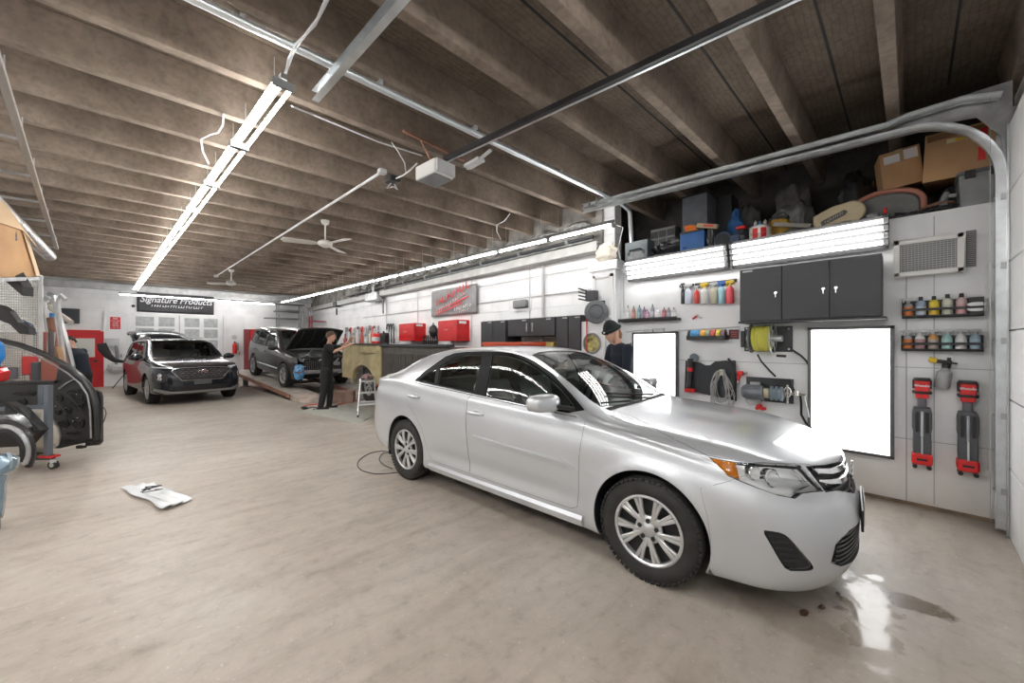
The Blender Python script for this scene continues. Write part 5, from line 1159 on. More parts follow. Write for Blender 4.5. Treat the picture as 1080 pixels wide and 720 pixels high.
# ceiling fans
def fan(u, v, zz, rot, tx):
    p = atz(u, v, zz); r = thing('ceiling_fan', tx, 'ceiling fan', (p.x, p.y, zz)); Mw = mat('fan_white', (.74, .73, .70), .4)
    b = MB(); b.lathe([(0, .30+HJ-zz-.30), (.07, HJ-zz), (.06, HJ-zz-.05), (.015, HJ-zz-.08)], n=16); b.build('canopy', Mw, r)
    b = MB(); b.cyl((0, 0, .04), (0, 0, HJ-zz-.05), .012, n=8); b.build('downrod', Mw, r)
    b = MB(); b.lathe([(0, -.06), (.05, -.06), (.11, -.03), (.12, .02), (.08, .05), (.02, .07), (0, .07)], n=24); b.build('motor_housing', Mw, r)
    for k in range(3):
        a = rot+2*pi*k/3; Mx = Matrix.Rotation(a, 3, 'Z'); b = MB(); sh = [(.10, -.03), (.20, -.07), (.62, -.085), (.66, 0), (.62, .085), (.20, .07), (.10, .03)]
        b.prism(sh, (0, 0, -.01), (1, 0, 0), (0, cos(.2), sin(.2)), (0, 0, .008)); b.v = [tuple(Mx @ V(v)) for v in b.v]; b.build('blade', Mw, r, smooth=False)
fan(343, 257, 3.25, R(-75), 'white three blade ceiling fan nearest the camera'); fan(244, 299, 3.25, R(20), 'white three blade ceiling fan farther away above the dark car')
# ============================================================ STORAGE LEDGE over the near wall (top at z 2.74)
ZL = 2.74
def LP(u, v, X=5.6): return atx(u, v, X)
def blobmesh(c, sc, seed, amp=.25, n=26, m=16, flat=True, fr=2.2):
    rr = random.Random(seed); ph = [rr.uniform(0, 6.28) for _ in range(12)]; c = V(c)
    b = MB()
    def fn(u, v):
        t = 2*pi*u; p = pi*v; d = V((sin(p)*cos(t), sin(p)*sin(t), cos(p)))
        k = 1+amp*.5*(sin(fr*3*d.x+ph[0])*cos(fr*2.3*d.y+ph[1])+sin(fr*4.1*d.z+ph[2]+fr*d.x))+amp*.32*(sin(fr*7*d.x+ph[3]+3*d.z)*sin(fr*6*d.y+ph[4])+cos(fr*9*d.z+ph[5]+fr*5*d.y))
        q = V((d.x*sc[0]*k, d.y*sc[1]*k, d.z*sc[2]*k))
        if flat and q.z < -sc[2]*.75: q.z = -sc[2]*.75
        return c+q
    b.grid(fn, n, m); return b
M_bag = mat('black_plastic_bag', (.025, .026, .028), .28, bump=1.0, bs=9)
M_bagg = mat('grey_plastic_sheet', (.12, .12, .12), .35, var=.4, bump=1.0, bs=11)
# cardboard boxes
def carton(c, d, rot, name, label, tape=None, m=M_card, open_end=False):
    r = thing(name, label, 'box', c); r.rotation_euler = rot; b = MB(); b.box((0, 0, d[2]/2), d); b.build('carton', m, r, smooth=False, bevel=.004)
    f = MB(); f.box((0, 0, d[2]+.003), (d[0], .055, .003)); f.box((-d[0]/2-.002, 0, d[2]-.06), (.003, .055, .12)); f.build('packing_tape', mat('packing_tape', (.55, .40, .24), .25), r, smooth=False); return r
c0 = LP(1018, 186, 5.62)
r = carton((5.80, -.335, 3.13), (.66, .46, .44), (R(3), R(-6), R(-4)), 'cardboard_box', 'large brown cardboard box with a red strip propped over the grey bin on the ledge')
b = MB(); b.box((-.333, -.13, .26), (.003, .045, .30)); b.build('red_strip', M_redp, r, smooth=False)
b = MB(); b.box((-.332, .02, .34), (.002, .14, .04)); b.build('yellow_label', mat('label_cream', (.75, .72, .45), .5), r, smooth=False)
b = MB(); b.box((-.3335, .0, .34), (.002, .08, .022)); b.build('yellow_mark', M_yel, r, smooth=False)
b = MB(); b.box((-.332, -.19, .38), (.002, .05, .05)); b.build('paper_label', M_white, r, smooth=False)
b = MB(); b.add([(-.335, .22, .42), (-.40, .21, .35), (-.40, -.10, .37), (-.335, -.22, .42)], [(0, 1, 2, 3)]); b.build('flap', M_card2, r, solid=.004, smooth=False)
r = carton((5.86, .075, 3.19), (.40, .30, .38), (R(-6), R(-5), R(8)), 'cardboard_box', 'smaller brown cardboard box with white labels behind the large one')
b = MB()
b.box((-.203, .06, .30), (.002, .12, .08)); b.box((-.203, -.08, .31), (.002, .10, .10)); b.build('paper_label', M_white, r, smooth=False)
# things that hold the boxes up
b = blobmesh((5.84, .06, ZL+.21), (.20, .17, .25), 3, .18); single(b, 'plastic_bag', M_bag, 'full black plastic bag under the cardboard boxes on the ledge', 'bag')
b = blobmesh((5.94, -.36, ZL+.19), (.22, .19, .22), 4, .15); single(b, 'plastic_bag', M_bag, 'black plastic bag wedged behind the grey storage bin', 'bag')
# grey storage bin
p = LP(1037, 214, 5.42); r = thing('storage_bin', 'grey plastic storage bin at the right end of the ledge', 'bin', (5.45, -.435, ZL)); b = MB(); vs = []
for (z, w, l) in ((0, .16, .12), (.30, .19, .135)): vs += [(-w, -l, z), (w, -l, z), (w, l, z), (-w, l, z)]
b.add(vs, [(0, 3, 2, 1), (0, 1, 5, 4), (1, 2, 6, 5), (2, 3, 7, 6), (3, 0, 4, 7), (4, 5, 6, 7)]); b.build('tub', mat('bin_grey', (.27, .28, .29), .5, var=.12), r, smooth=False, bevel=.012)
b = MB(); b.rbox((0, 0, .315), (.41, .29, .03), .03); b.build('lid', mat('bin_lid', (.16, .165, .17), .5), r, bevel=.004)
for y in (-.07, .07): b = MB(); b.box((-.205, y, .29), (.02, .06, .07)); b.build('latch', M_black, r, bevel=.003)
# padded panel with terracotta rim
p = LP(940, 214, 5.42); r = thing('padded_panel', 'grey padded seat back with a terracotta rim leaning on the ledge clutter', 'seat back', (5.50, .165, ZL+.03)); r.rotation_euler = (R(6), R(-18), R(-12))
sh = []
for i in range(15):
    t = pi*i/14; sh.append((.26*cos(t)*(1 if abs(cos(t)) < .9 else 1), .13+.19*sin(t)**.6))
sh = [(.27, 0)]+sh+[(-.27, 0)]
b = MB(); b.prism([(a*.90, c*.92) for a, c in sh], (-.03, 0, 0), (0, -1, 0), (0, 0, 1), (.06, 0, 0)); b.build('pad', mat('grey_vinyl', (.17, .175, .17), .55, var=.2), r, bevel=.012)
b = MB(); b.tube([(-.01, -a, c) for a, c in sh], .024, n=8); b.build('rim', mat('terracotta_rim', (.42, .17, .12), .55), r)
# belt guard (tan, C-shaped)
p = LP(888, 232, 5.34); r = thing('belt_guard', 'tan C shaped compressor belt guard with a dark name plate on the ledge', 'machine guard', (5.36, .51, ZL+.03)); r.rotation_euler = (R(-9), R(-10), 0)
sh = []
for i in range(17): t = R(100-210*i/16); sh.append((.105+.115*cos(t), .130+.115*sin(t)))
pts = [(-.20, .02), (-.215, .12), (-.20, .20), (-.12, .225), (-.02, .245)]+sh[:-1]+[(.10, .045), (.02, .055), (-.06, -.0), (-.15, -.03)]
b = MB(); b.prism(pts, (-.05, 0, 0), (0, -1, 0), (0, 0, 1), (.09, 0, 0)); b.build('guard_shell', mat('tan_guard', (.56, .47, .30), .55, var=.12), r, bevel=.012)
b = MB(); b.prism([(-.14, .075), (-.15, .115), (-.13, .130), (.02, .165), (.06, .175), (.085, .15), (.06, .12), (.0, .105)], (-.056, 0, 0), (0, -1, 0), (0, 0, 1), (.006, 0, 0)); pl = b.build('name_plate', M_black, r, smooth=False)
marks(9, .17, .030, mat('plate_letter', (.6, .55, .42), .5), pl, (-.060, .035, .125), (Euler(ROT_NX).to_matrix() @ Matrix.Rotation(R(14), 3, 'Z')).to_euler(), 9)
b = MB(); b.lathe([(.04, -.02), (.075, -.02), (.075, .05), (.04, .05)], c=(0.02, -.09, .08), axis=(1, 0, 0), n=20, close=True); b.build('pulley', M_steel, r)
# motors, can, cases, toolboxes left to right
def px_box(u0, v0, u1, v1, X, dep, m, name, label, cat, rot=0, bevel=.004, sub=None):
    yl, yr = atx(u0, v1, X).y, atx(u1, v1, X).y; zb = atx((u0+u1)/2, v1, X).z; zt = atx((u0+u1)/2, v0, X).z; zb = max(ZL, min(zb, ZL+.6))
    r = thing(name, label, cat, (X+dep/2, (yl+yr)/2, zb), rot); w_ = yl-yr; h_ = zt-zb; b = MB(); b.rbox((0, 0, h_/2), (dep, w_, h_), .012); b.build('case', m, r, smooth=False, bevel=bevel); return r, w_, h_, dep
def on_ledge(u0, u1, v0, X, dep, m, name, label, cat, rot=0, base=None, **k):
    zb = ZL if base is None else base; yl, yr = atx(u0, v0, X).y, atx(u1, v0, X).y; zt = atx((u0+u1)/2, v0, X).z
    r = thing(name, label, cat, (X+dep/2, (yl+yr)/2, zb), rot); w_ = abs(yl-yr); h_ = zt-zb; b = MB(); b.rbox((0, 0, h_/2), (dep, w_, h_), .012); b.build('case', m, r, smooth=False, bevel=.004); return r, w_, h_, dep
r, w_, h_, d_ = on_ledge(659, 683, 254, 5.24, .22, mat('slate_case', (.13, .16, .18), .45, var=.1), 'tool_case', 'slate grey plastic tool case at the left end of the ledge', 'tool case')
b = MB(); b.tube([(-.11, .10, h_*.55), (-.145, .08, h_*.6), (-.145, -.08, h_*.6), (-.11, -.10, h_*.55)], .012, n=6); b.box((-.115, .12, h_*.45), (.012, .04, .05)); b.box((-.115, -.12, h_*.45), (.012, .04, .05)); b.build('handle', M_char, r, bevel=.003)
b = MB(); b.box((-.113, 0, h_*.35), (.006, w_*.7, h_*.3)); b.build('face_plate', M_grey, r, smooth=False)
rr = random.Random(5)
b = blobmesh((0, 0, 0), (.15, .33, .16), 11, .22, 40, 24, fr=3); b.v = [(x+5.42, y+2.30, z+ZL+.12) for x, y, z in b.v]; o = single(b, 'plastic_bag', mat('crinkled_black', (.02, .021, .026), .18, bump=1.0, bs=14), 'crinkled black plastic bag full of parts between the grey case and the blue box', 'bag')
r, w_, h_, d_ = on_ledge(686, 712, 240, 5.72, .22, mat('organiser_grey', (.16, .165, .16), .5), 'parts_organiser', 'grey small parts organiser behind the crinkled black bag', 'organiser')
b = MB()
for i in range(3):
    for j in range(2): b.box((-.112, w_*(-.33+.33*i), h_*(.62+.22*j)), (.008, w_*.28, h_*.17))
b.build('drawer_fronts', M_black, r, smooth=False)
r, w_, h_, d_ = on_ledge(717, 743, 245, 5.26, .34, mat('blue_case', (.02, .13, .40), .4, var=.1), 'storage_case', 'bright blue storage case standing under the dark grey box', 'case')
zt = ZL+h_; b = MB(); b.rbox((0, 0, h_+.012), (d_+.01, w_+.01, .028), .012); b.build('lid', mat('case_lid', (.05, .055, .065), .5), r)
r, w_, h_, d_ = on_ledge(719.5, 746, 206, 5.36, .36, mat('slate_box', (.10, .11, .13), .55, var=.15), 'dark_box', 'dark slate grey box stacked on the blue storage case', 'box', base=zt+.027)
b = MB(); b.box((0, 0, h_+.006), (.40, w_+.02, .012)); b.build('lid', M_black, r, smooth=False)
r, w_, h_, d_ = on_ledge(748, 772, 207, 5.78, .3, M_char, 'equipment_case', 'black equipment case standing behind the orange tool', 'case')
# orange tool and tan box
b = blobmesh((5.36, 1.80, ZL+.16), (.11, .055, .20), 21, .2); single(b, 'dark_bundle', M_bagg, 'dark bundle of rags beside the blue storage case', 'bundle')
r = thing('blow_gun_box', 'flat tan cardboard tray tipped on the clutter beside the blue case', 'box', (5.26, 1.83, ZL+.30)); r.rotation_euler = (R(14), R(-14), R(10)); b = MB(); b.box((0, 0, .03), (.16, .24, .055)); b.build('tray', mat('tan_tray', (.48, .40, .27), .7), r, smooth=False, bevel=.004)
b = MB(); b.box((-.083, -.02, .035), (.003, .12, .02)); b.box((-.05, 0, .059), (.02, .2, .004)); b.build('red_print', M_redp, r, smooth=False)
r = thing('orange_grinder', 'orange and black hand grinder lying on the ledge clutter beside the tan tray', 'power tool', (5.27, 2.03, ZL+.33)); r.rotation_euler = (R(16), 0, 0)
b = MB(); b.tube([(0, .10, .02), (0, .03, .03), (0, -.06, .03)], [.026, .033, .030], n=10); b.tube([(.03, .09, -.01), (.0, .0, .0), (-.0, -.08, .01)], .02, n=8); b.build('body', M_orange, r); b = MB(); b.cyl((0, -.06, .03), (0, -.11, .03), .028, n=12); b.build('collar', M_black, r)
# motor with round guard
r = thing('round_blower', 'round blue and black blower with a ribbed grille on the ledge', 'blower', (5.33, 1.655, ZL)); c = V((0, 0, .115))
b = MB(); b.lathe([(.045, -.05), (.10, -.05), (.112, -.02), (.112, .07), (.09, .10), (0, .10)], c=c, axis=(1, 0, 0), n=32); b.build('housing', mat('blower_blue', (.06, .10, .19), .4), r)
b = MB(); b.lathe([(0, -.055), (.085, -.055), (.09, -.045)], c=c, axis=(1, 0, 0), n=32)
for k in range(5): b.tube([c+V((-.058, (.02+.016*k)*cos(2*pi*i/24), (.02+.016*k)*sin(2*pi*i/24))) for i in range(24)], .003, n=5, closed=True)
b.build('grille', M_char, r)
b = MB(); b.rbox((.02, 0, .012), (.18, .20, .024), .01); b.rbox((.0, -.15, .08), (.12, .10, .16), .02); b.build('stand', mat('blower_navy', (.03, .05, .11), .5), r, bevel=.004)
# paint can with cup and sticks
r = thing('paint_can', 'gallon paint can with a red and white label on the ledge', 'can', (5.33, 1.25, ZL)); r.scale = (1.4, 1.4, 1.2); b = MB(); b.lathe([(0, 0), (.078, 0), (.082, .006), (.080, .012), (.080, .155), (.084, .165), (.080, .172), (.07, .165), (0, .165)], n=28); b.build('tin', M_galv, r)
b = MB(); b.lathe([(.0815, .02), (.0815, .148)], n=28); b.build('label_band', mat('can_label', (.72, .70, .66), .5, var=.3, vs=25), r)
for a0 in (150, 195):
    b = MB()
    for i in range(6):
        t = R(a0+6*i); b.v += [(.0825*cos(t), .0825*sin(t), .04), (.0825*cos(t), .0825*sin(t), .14)]
    b.f = [(2*i, 2*i+1, 2*i+3, 2*i+2) for i in range(5)]; b.m = [0]*5; b.build('red_patch', M_redp, r)
b = MB(); b.tube([(.0, .082, .13)]+[(-.09*sin(pi*i/10), .085*cos(pi*i/10), .13-.05*sin(pi*i/10)) for i in range(1, 10)]+[(0, -.082, .13)], .002, n=5); b.build('bail_handle', M_steel, r)
for (y, c, h, tx) in ((1.30, (.72, .72, .70), .09, 'white capped glue tube standing on the paint can'), (1.25, (.06, .30, .55), .07, 'small blue topped bottle standing on the paint can'), (1.20, (.55, .52, .42), .08, 'small beige bottle standing on the paint can')):
    spray_bottle((5.33, y, ZL+.207), h, .035, mat('lt_%s' % int(y*1000), c, .5), M_lgrey, tx, None, style='cone')
b = MB(); b.rbox((5.35, 1.45, ZL+.235), (.14, .10, .035), .008); single(b, 'red_box', M_redp, 'flat red plastic box lying beside the paint can top', 'box')
b = blobmesh((5.38, 1.45, ZL+.11), (.09, .075, .13), 31, .15); single(b, 'dark_jug', M_char, 'dark squat jug squeezed between the blower and the paint can', 'jug')
b = blobmesh((5.62, 1.60, ZL+.24), (.10, .10, .30), 35, .2); single(b, 'blue_cloth_bundle', mat('blue_cloth', (.03, .12, .32), .7, var=.3), 'crumpled blue cloth bundle behind the paint can', 'cloth')
# yellow bag, board, buffing things
r = thing('yellow_tool_bag', 'yellow tool bag with black top on the ledge left of the belt guard', 'bag', (5.54, 1.10, ZL)); b = blobmesh((0, 0, .15), (.13, .14, .16), 41, .12); b.build('bag_body', mat('yellow_canvas', (.55, .32, .05), .7, var=.15), r); b = MB(); b.rbox((0, 0, .315), (.10, .20, .035), .015); b.tube([(0, .08, .32), (0, .05, .38), (0, -.05, .38), (0, -.08, .32)], .009, n=6); b.build('black_top', M_black, r)
b = MB(); b.box((5.27, .93, ZL+.14), (.03, .36, .045), (R(16), 0, R(0))); single(b, 'grey_board', mat('weathered_board', (.27, .26, .24), .7, var=.2), 'weathered grey board propped against the ledge clutter beside the belt guard', 'board', smooth=False, bevel=.004)
b = blobmesh((5.42, .86, ZL+.06), (.14, .20, .08), 45, .2); single(b, 'dark_rag_heap', M_bagg, 'low heap of dark rags under the grey board', 'rags')
# black bags in the back row
b = blobmesh((6.04, 1.05, ZL+.36), (.20, .22, .46), 51, .16, 36, 22); single(b, 'plastic_bag', M_bagg, 'large grey black plastic bag against the back of the recess above the board', 'bag')
b = blobmesh((6.00, .36, ZL+.36), (.15, .17, .46), 52, .16, 36, 22); 
b.v = [(x+.08, y+.10-.0, z) for x, y, z in b.v]; single(b, 'plastic_bag', M_bag, 'upright black plastic bag behind the seat back', 'bag')
b = blobmesh((6.10, 1.58, ZL+.34), (.16, .18, .44), 53, .18, 36, 22); single(b, 'plastic_bag', M_bagg, 'grey plastic bag behind the black equipment case', 'bag')
b = MB(); b.cyl((5.85, .28, ZL+.02), (6.2, .30, 3.45), .014, n=8); single(b, 'wooden_pole', mat('pole_wood', (.35, .24, .14), .6), 'wooden pole leaning at the back of the ledge', 'pole')
# small parts along the front edge
r = thing('red_capped_bottle', 'dark bottle with a red cap at the front of the ledge', 'bottle', (5.27, .17, ZL)); b = MB(); b.lathe([(0, 0), (.035, 0), (.036, .06), (.015, .08), (0, .08)], n=14); b.build('container', M_char, r); b = MB(); b.cyl((0, 0, .08), (0, 0, .135), .014, n=10); b.build('cap', M_redp, r)
for k in range(6):
    rr = random.Random(100+k); y0 = .12-.06*k; pts = [V((5.27+rr.uniform(-.02, .05), y0+.12*t/3-rr.uniform(0, .12), ZL+.012+.012*k % .03+rr.uniform(0, .035))) for t in range(-2, 4)]
    b = MB(); b.tube(pts, .009, n=6); single(b, 'black_cable', M_black, ['black cable end at the ledge edge below the seat back', 'thick black cable lying along the ledge edge', 'black cable curling on the ledge edge, middle of the tangle', 'black cable on the ledge in front of the red pan', 'black cable on the ledge beside the storage bin', 'short black cable against the storage bin foot'][k], 'cable', 'black cables tangled on the ledge edge')
b = MB(); b.box((5.42, -.12, ZL+.045), (.18, .12, .05), (0, 0, .2)); single(b, 'red_pan', mat('dull_red', (.35, .06, .07), .5), 'dull red metal pan on the ledge in front of the black bag', 'pan', smooth=False, bevel=.006)
b = MB(); b.lathe([(.10, -.014), (.125, 0), (.10, .014), (.085, 0)], c=(5.40, -.17, ZL+.085), axis=(.1, .1, 1), n=28, close=True); single(b, 'copper_ring', mat('dull_copper', (.42, .24, .16), .5, .3), 'dull copper coloured ring lying on the red pan', 'ring')
r = thing('sprayer_head', 'grey sprayer head standing between the bags near the storage bin', 'tool', (5.33, -.215, ZL+.02)); b = MB(); b.tube([(0, 0, 0), (0, .0, .10), (0, -.02, .17)], [.025, .03, .022], n=10); b.bar((0, 0, .14), (-.02, -.08, .12), .025, .03); b.build('body', M_grey, r); b = MB(); b.cyl((0, -.02, .17), (0, -.02, .20), .012, n=8); b.build('knob', M_black, r)
b = MB(); b.rbox((5.30, .26, ZL+.05), (.12, .10, .10), .02); single(b, 'grey_block', M_grey, 'grey plastic tub at the ledge edge between the belt guard and the seat back', 'tub', bevel=.004)
b = blobmesh((5.62, .52, ZL+.10), (.16, .18, .13), 61, .2); single(b, 'black_rag_heap', M_bag, 'heap of black rubber mats behind the belt guard', 'mats')
b = blobmesh((5.14, 3.28, 2.94), (.10, .19, .15), 71, .18); single(b, 'insulation_bag', mat('cream_bag', (.62, .58, .50), .8, var=.15), 'lumpy cream bag sitting on top of the pilaster', 'bag')
b = MB(); b.box((5.20, 1.5, ZL+.004), (.04, 3.1, .008)); b.cyl((5.19, 2.8, ZL+.02), (5.19, 2.3, ZL+.02), .007, n=6); single(b, 'edge_strip', M_char, 'dark edging strip along the front of the storage ledge', 'strip', smooth=False)
# ============================================================ TWO SUVs
def paint(name, col, metal=.4, rough=.3):
    return mat(name, col, rough, metal, coat=.8)
M_dark = M_dark; M_suv1 = paint('dark_blue_grey_paint', (.012, .016, .024), .2, .25); M_suv2 = paint('bronze_grey_paint', (.055, .053, .052), .45, .3)
M_gl2 = glassmat('suv_glass', (.45, .50, .50), 1.5)
def suv_common(cb, root, paintm, wb, rad, hood=True, tail=True, front=True):
    T = [paintm, M_blackm]
    names = set(r['name'] for r in cb.regs)
    cb.mesh([''], 'body', T, root)
    for sd in (-1, 1):
        if 'front_door' in names: cb.mesh(['front_door'], 'front_door', T, root, sd, gap=.004); cb.mesh(['rear_door'], 'rear_door', T, root, sd, gap=.004)
        cb.mesh(['dlo'], 'window_trim', [mat('window_trim_black')], root, sd, off=-.003)
        for q in ('front_glass', 'rear_glass', 'quarter_glass'): cb.mesh([q], 'side_window', [M_gl2], root, sd, off=-.01, skirt=0)
        if 'cladding' in names: cb.mesh(['cladding'], 'lower_cladding', [M_grey], root, sd, off=.004, gap=.001)
    cb.mesh(['windshield'], 'windshield', [glassmat('suv_windscreen', (.7, .78, .76), 1.5)], root, 0, off=-.004, skirt=0)
    if hood and 'hood' in names: cb.mesh(['hood'], 'hood', T, root, 0, gap=.004)
    for cx in (0, -wb): liner(root, cx, rad+.02, rad+.055, .50, .88)
    for x in (0, -wb):
        for sd in (-1, 1): make_wheel(root, x, sd*.80, rad, rad, .225, rad*.66, side=sd, spokes=5 if wb > 2.7 else 6, style='five')
    b = MB(); b.box((-wb/2, 0, .34), (wb+1.0, 1.4, .12)); b.build('underbody', M_blackm, root)
def suv_windows(cb, top, belt, xs):
    """xs: A pillar base, A pillar top, B pillar, C pillar, D front, rear end"""
    a0, a1, bp, cp, dr = xs
    cb.region('front_glass', cb.loop('side', [(bp+.05, top), (bp+.05, belt), (a0-.12, belt-.02), (a0-.05, belt), (a1+.02, top-.01)]))
    cb.region('rear_glass', cb.loop('side', [(bp-.05, top), (bp-.05, belt), (cp+.04, belt+.01), (cp+.04, top-.01)]))
    cb.region('quarter_glass', cb.loop('side', [(cp-.04, top-.02), (cp-.04, belt+.02), (dr+.02, belt+.05), (dr+.14, top-.05)]))
    cb.region('dlo', cb.loop('side', [(a0+.08, belt-.045), (bp, belt-.03), (cp, belt-.02), (dr-.06, belt+.03), (dr+.10, top-.01), (cp, top+.025), (bp, top+.035), (a1, top+.025)]))
# ---- dark SUV facing the camera, tailgate raised
S1 = thing('dark_suv', 'dark blue grey sports utility car facing the camera with its tailgate raised', 'car', (.72, 13.45, 0), R(-80))
P1 = dict(
    plan=[(.93, 0), (.925, .25), (.90, .50), (.84, .70), (.72, .84), (.50, .92), (.2, .945), (-1.2, .95), (-2.6, .945), (-3.3, .91), (-3.65, .82), (-3.80, .60), (-3.84, .3), (-3.85, 0)],
    zt=[(-3.85, 1.10), (-3.75, 1.25), (-3.55, 1.50), (-3.35, 1.60), (-2.9, 1.655), (-2.2, 1.685), (-1.6, 1.675), (-1.2, 1.62), (-.85, 1.42), (-.50, 1.20), (-.35, 1.145), (0, 1.115), (.4, 1.06), (.7, 1.01), (.93, .95)],
    zb=[(-3.85, .40), (-3.3, .30), (-.5, .27), (.5, .26), (.93, .25)],
    belt=[(-3.85, .95), (-3.4, 1.12), (-2, 1.09), (-.8, 1.05), (-.3, 1.01), (.3, .95), (.93, .86)],
    crown=[(-3.85, .05), (-2, .05), (-1, .05), (-.5, .05), (.93, .045)], yb=[(-3.85, .94), (-1, .95), (.93, .95)],
    yt=[(-3.85, .82), (-3.2, .76), (-1.6, .74), (-1.1, .78), (-.55, .88), (0, .88), (.93, .86)],
    nose=[(0, -.10), (.25, -.06), (.34, -.01), (.45, 0), (.70, -.01), (.85, -.04), (.95, -.09), (1.2, -.2)], tail=[(0, -.1), (.5, 0), (.8, 0), (1.0, -.03), (1.6, -.1)])
c1 = CarBody(P1); suv_windows(c1, 1.55, 1.12, (-.62, -1.28, -1.75, -2.72, -3.40))
c1.region('windshield', c1.loop('top', [(-.42, 0), (-.44, .35), (-.52, .70), (-.85, .68), (-1.22, .60), (-1.27, .3), (-1.28, 0)]))
c1.region('arch', c1.arch(0, .375, .41)); c1.region('arch', c1.arch(-2.765, .375, .41))
c1.region('grille', c1.loop('front', [(0, .90), (.40, .89), (.56, .86), (.60, .82), (.46, .68), (.40, .61), (0, .60)]))
c1.region('drl', c1.loop('front', [(.58, .93), (.70, .935), (.88, .95), (.88, .925), (.68, .905), (.57, .905)]))
c1.region('lower_lamp', c1.loop('front', [(.66, .78), (.80, .80), (.90, .80), (.90, .60), (.78, .56), (.68, .60)]))
c1.region('intake', c1.loop('front', [(0, .46), (.52, .46), (.60, .42), (.52, .35), (0, .35)]))
c1.region('skid', c1.loop('front', [(0, .335), (.60, .335), (.80, .40), (.88, .42), (.88, .36), (.70, .28), (0, .275)]))
c1.region('hood', c1.loop('top', [(-.40, 0), (-.42, .35), (-.50, .74), (-.1, .76), (.4, .72), (.62, .62), (.74, .40), (.76, 0)]))
c1.region('front_door', c1.loop('side', [(-.55, 1.08), (-.55, .45), (-.62, .36), (-1.75, .36), (-1.75, 1.60), (-1.28, 1.575), (-.62, 1.12)]))
c1.region('rear_door', c1.loop('side', [(-1.75, 1.60), (-1.75, .36), (-2.28, .36), (-2.38, .60), (-2.62, .82), (-2.76, 1.0), (-2.76, 1.57)]))
c1.solve(.045, 50); suv_common(c1, S1, M_suv1, 2.765, .365)
c1.mesh(['grille'], 'grille', [M_black], S1, 0, off=-.02, skirt=.025); c1.mesh(['intake'], 'lower_intake', [M_black], S1, 0, off=-.02, skirt=.03); c1.mesh(['skid'], 'skid_strip', [mat('satin_silver', (.38, .39, .40), .35, .6)], S1, 0, off=.008)
for sd in (-1, 1):
    c1.mesh(['drl'], 'daytime_lamp', [mat('lamp_white', (.62, .65, .68), .12, .3)], S1, sd, off=.004); c1.mesh(['lower_lamp'], 'headlight', [mat('lamp_smoke', (.09, .09, .10), .12, .3)], S1, sd, off=-.012, skirt=.015)
    for zz in (.74, .66):
        p, n = c1.surf('front', (.79, zz), .004, sd); b = MB(); b.lathe([(.045, 0), (.045, .015), (.036, .018), (.03, .006), (0, .0)], c=p, axis=n, n=16); b.build('projector', M_chrome, S1)
def sfr(cb, y, z, off): p, n = cb.surf('front', (max(abs(y), .001), z), off, 1 if y >= 0 else -1); return p
k = 0
for row in range(6):
    z = .63+.048*row; ww = .42 if row < 2 else (.50 if row < 4 else .46)
    n = 9 if row % 2 == 0 else 8; b = MB()
    for i in range(n):
        y = -ww+2*ww*(i+.5)/n if False else (i-(n-1)/2)*.112
        if abs(y) > ww: continue
        a0 = sfr(c1, y-.042, z, -.006); a1 = sfr(c1, y+.042, z, -.006); up = V((0, 0, .018)); b.add([a0, a0*.5+a1*.5-up+V((.012, 0, 0)), a1, a0*.5+a1*.5+up+V((.012, 0, 0))], [(0, 1, 2, 3)])
        b.add([a0+V((-.01, 0, 0)), a0*.5+a1*.5-up, a1+V((-.01, 0, 0)), a0*.5+a1*.5+up], [(3, 2, 1, 0)])
    b.build('grille_mesh_row', mat('dark_chrome', (.42, .43, .45), .2, .9), S1, smooth=False)
b = MB()
fp = [sfr(c1, y, z, .012) for y, z in ((-.60, .835), (-.56, .875), (-.40, .905), (-.2, .912), (.001, .914), (.2, .912), (.40, .905), (.56, .875), (.60, .835), (.47, .68), (.41, .60), (.2, .595), (.001, .595), (-.2, .595), (-.41, .60), (-.47, .68))]
b.tube(fp, .012, n=6, closed=True); b.build('grille_surround', mat('dark_chrome'), S1)
pc = sfr(c1, .001, .80, .02); b = MB(); b.tube([pc+V((.006, .095*cos(2*pi*i/28), .048*sin(2*pi*i/28))) for i in range(28)], .009, n=6, closed=True); b.bar(pc+V((.006, .045, -.034)), pc+V((.006, .025, .034)), .016, .012); b.bar(pc+V((.006, -.025, -.034)), pc+V((.006, -.045, .034)), .016, .012); b.bar(pc+V((.006, .033, -.004)), pc+V((.006, -.033, .004)), .014, .012); b.build('emblem', M_chrome, S1)
b = MB(); b.box((.925, 0, .545), (.02, .36, .12)); b.build('plate_blank', mat('plate_grey', (.10, .105, .11), .5), S1, bevel=.003)
for sd in (-1, 1):
    b = MB(); b.ball((-.64, sd*1.02, 1.16), 1, 18, 10, (.085, .14, .085)); b.cyl((-.60, sd*.88, 1.10), (-.62, sd*.96, 1.13), .035, n=8); b.build('wing_mirror', M_suv1, S1)
    b = MB(); b.tube([(-1.3, sd*.60, 1.62), (-1.45, sd*.61, 1.69), (-2.9, sd*.60, 1.70), (-3.1, sd*.59, 1.64)], .017, n=6); b.build('roof_rail', M_steel, S1)
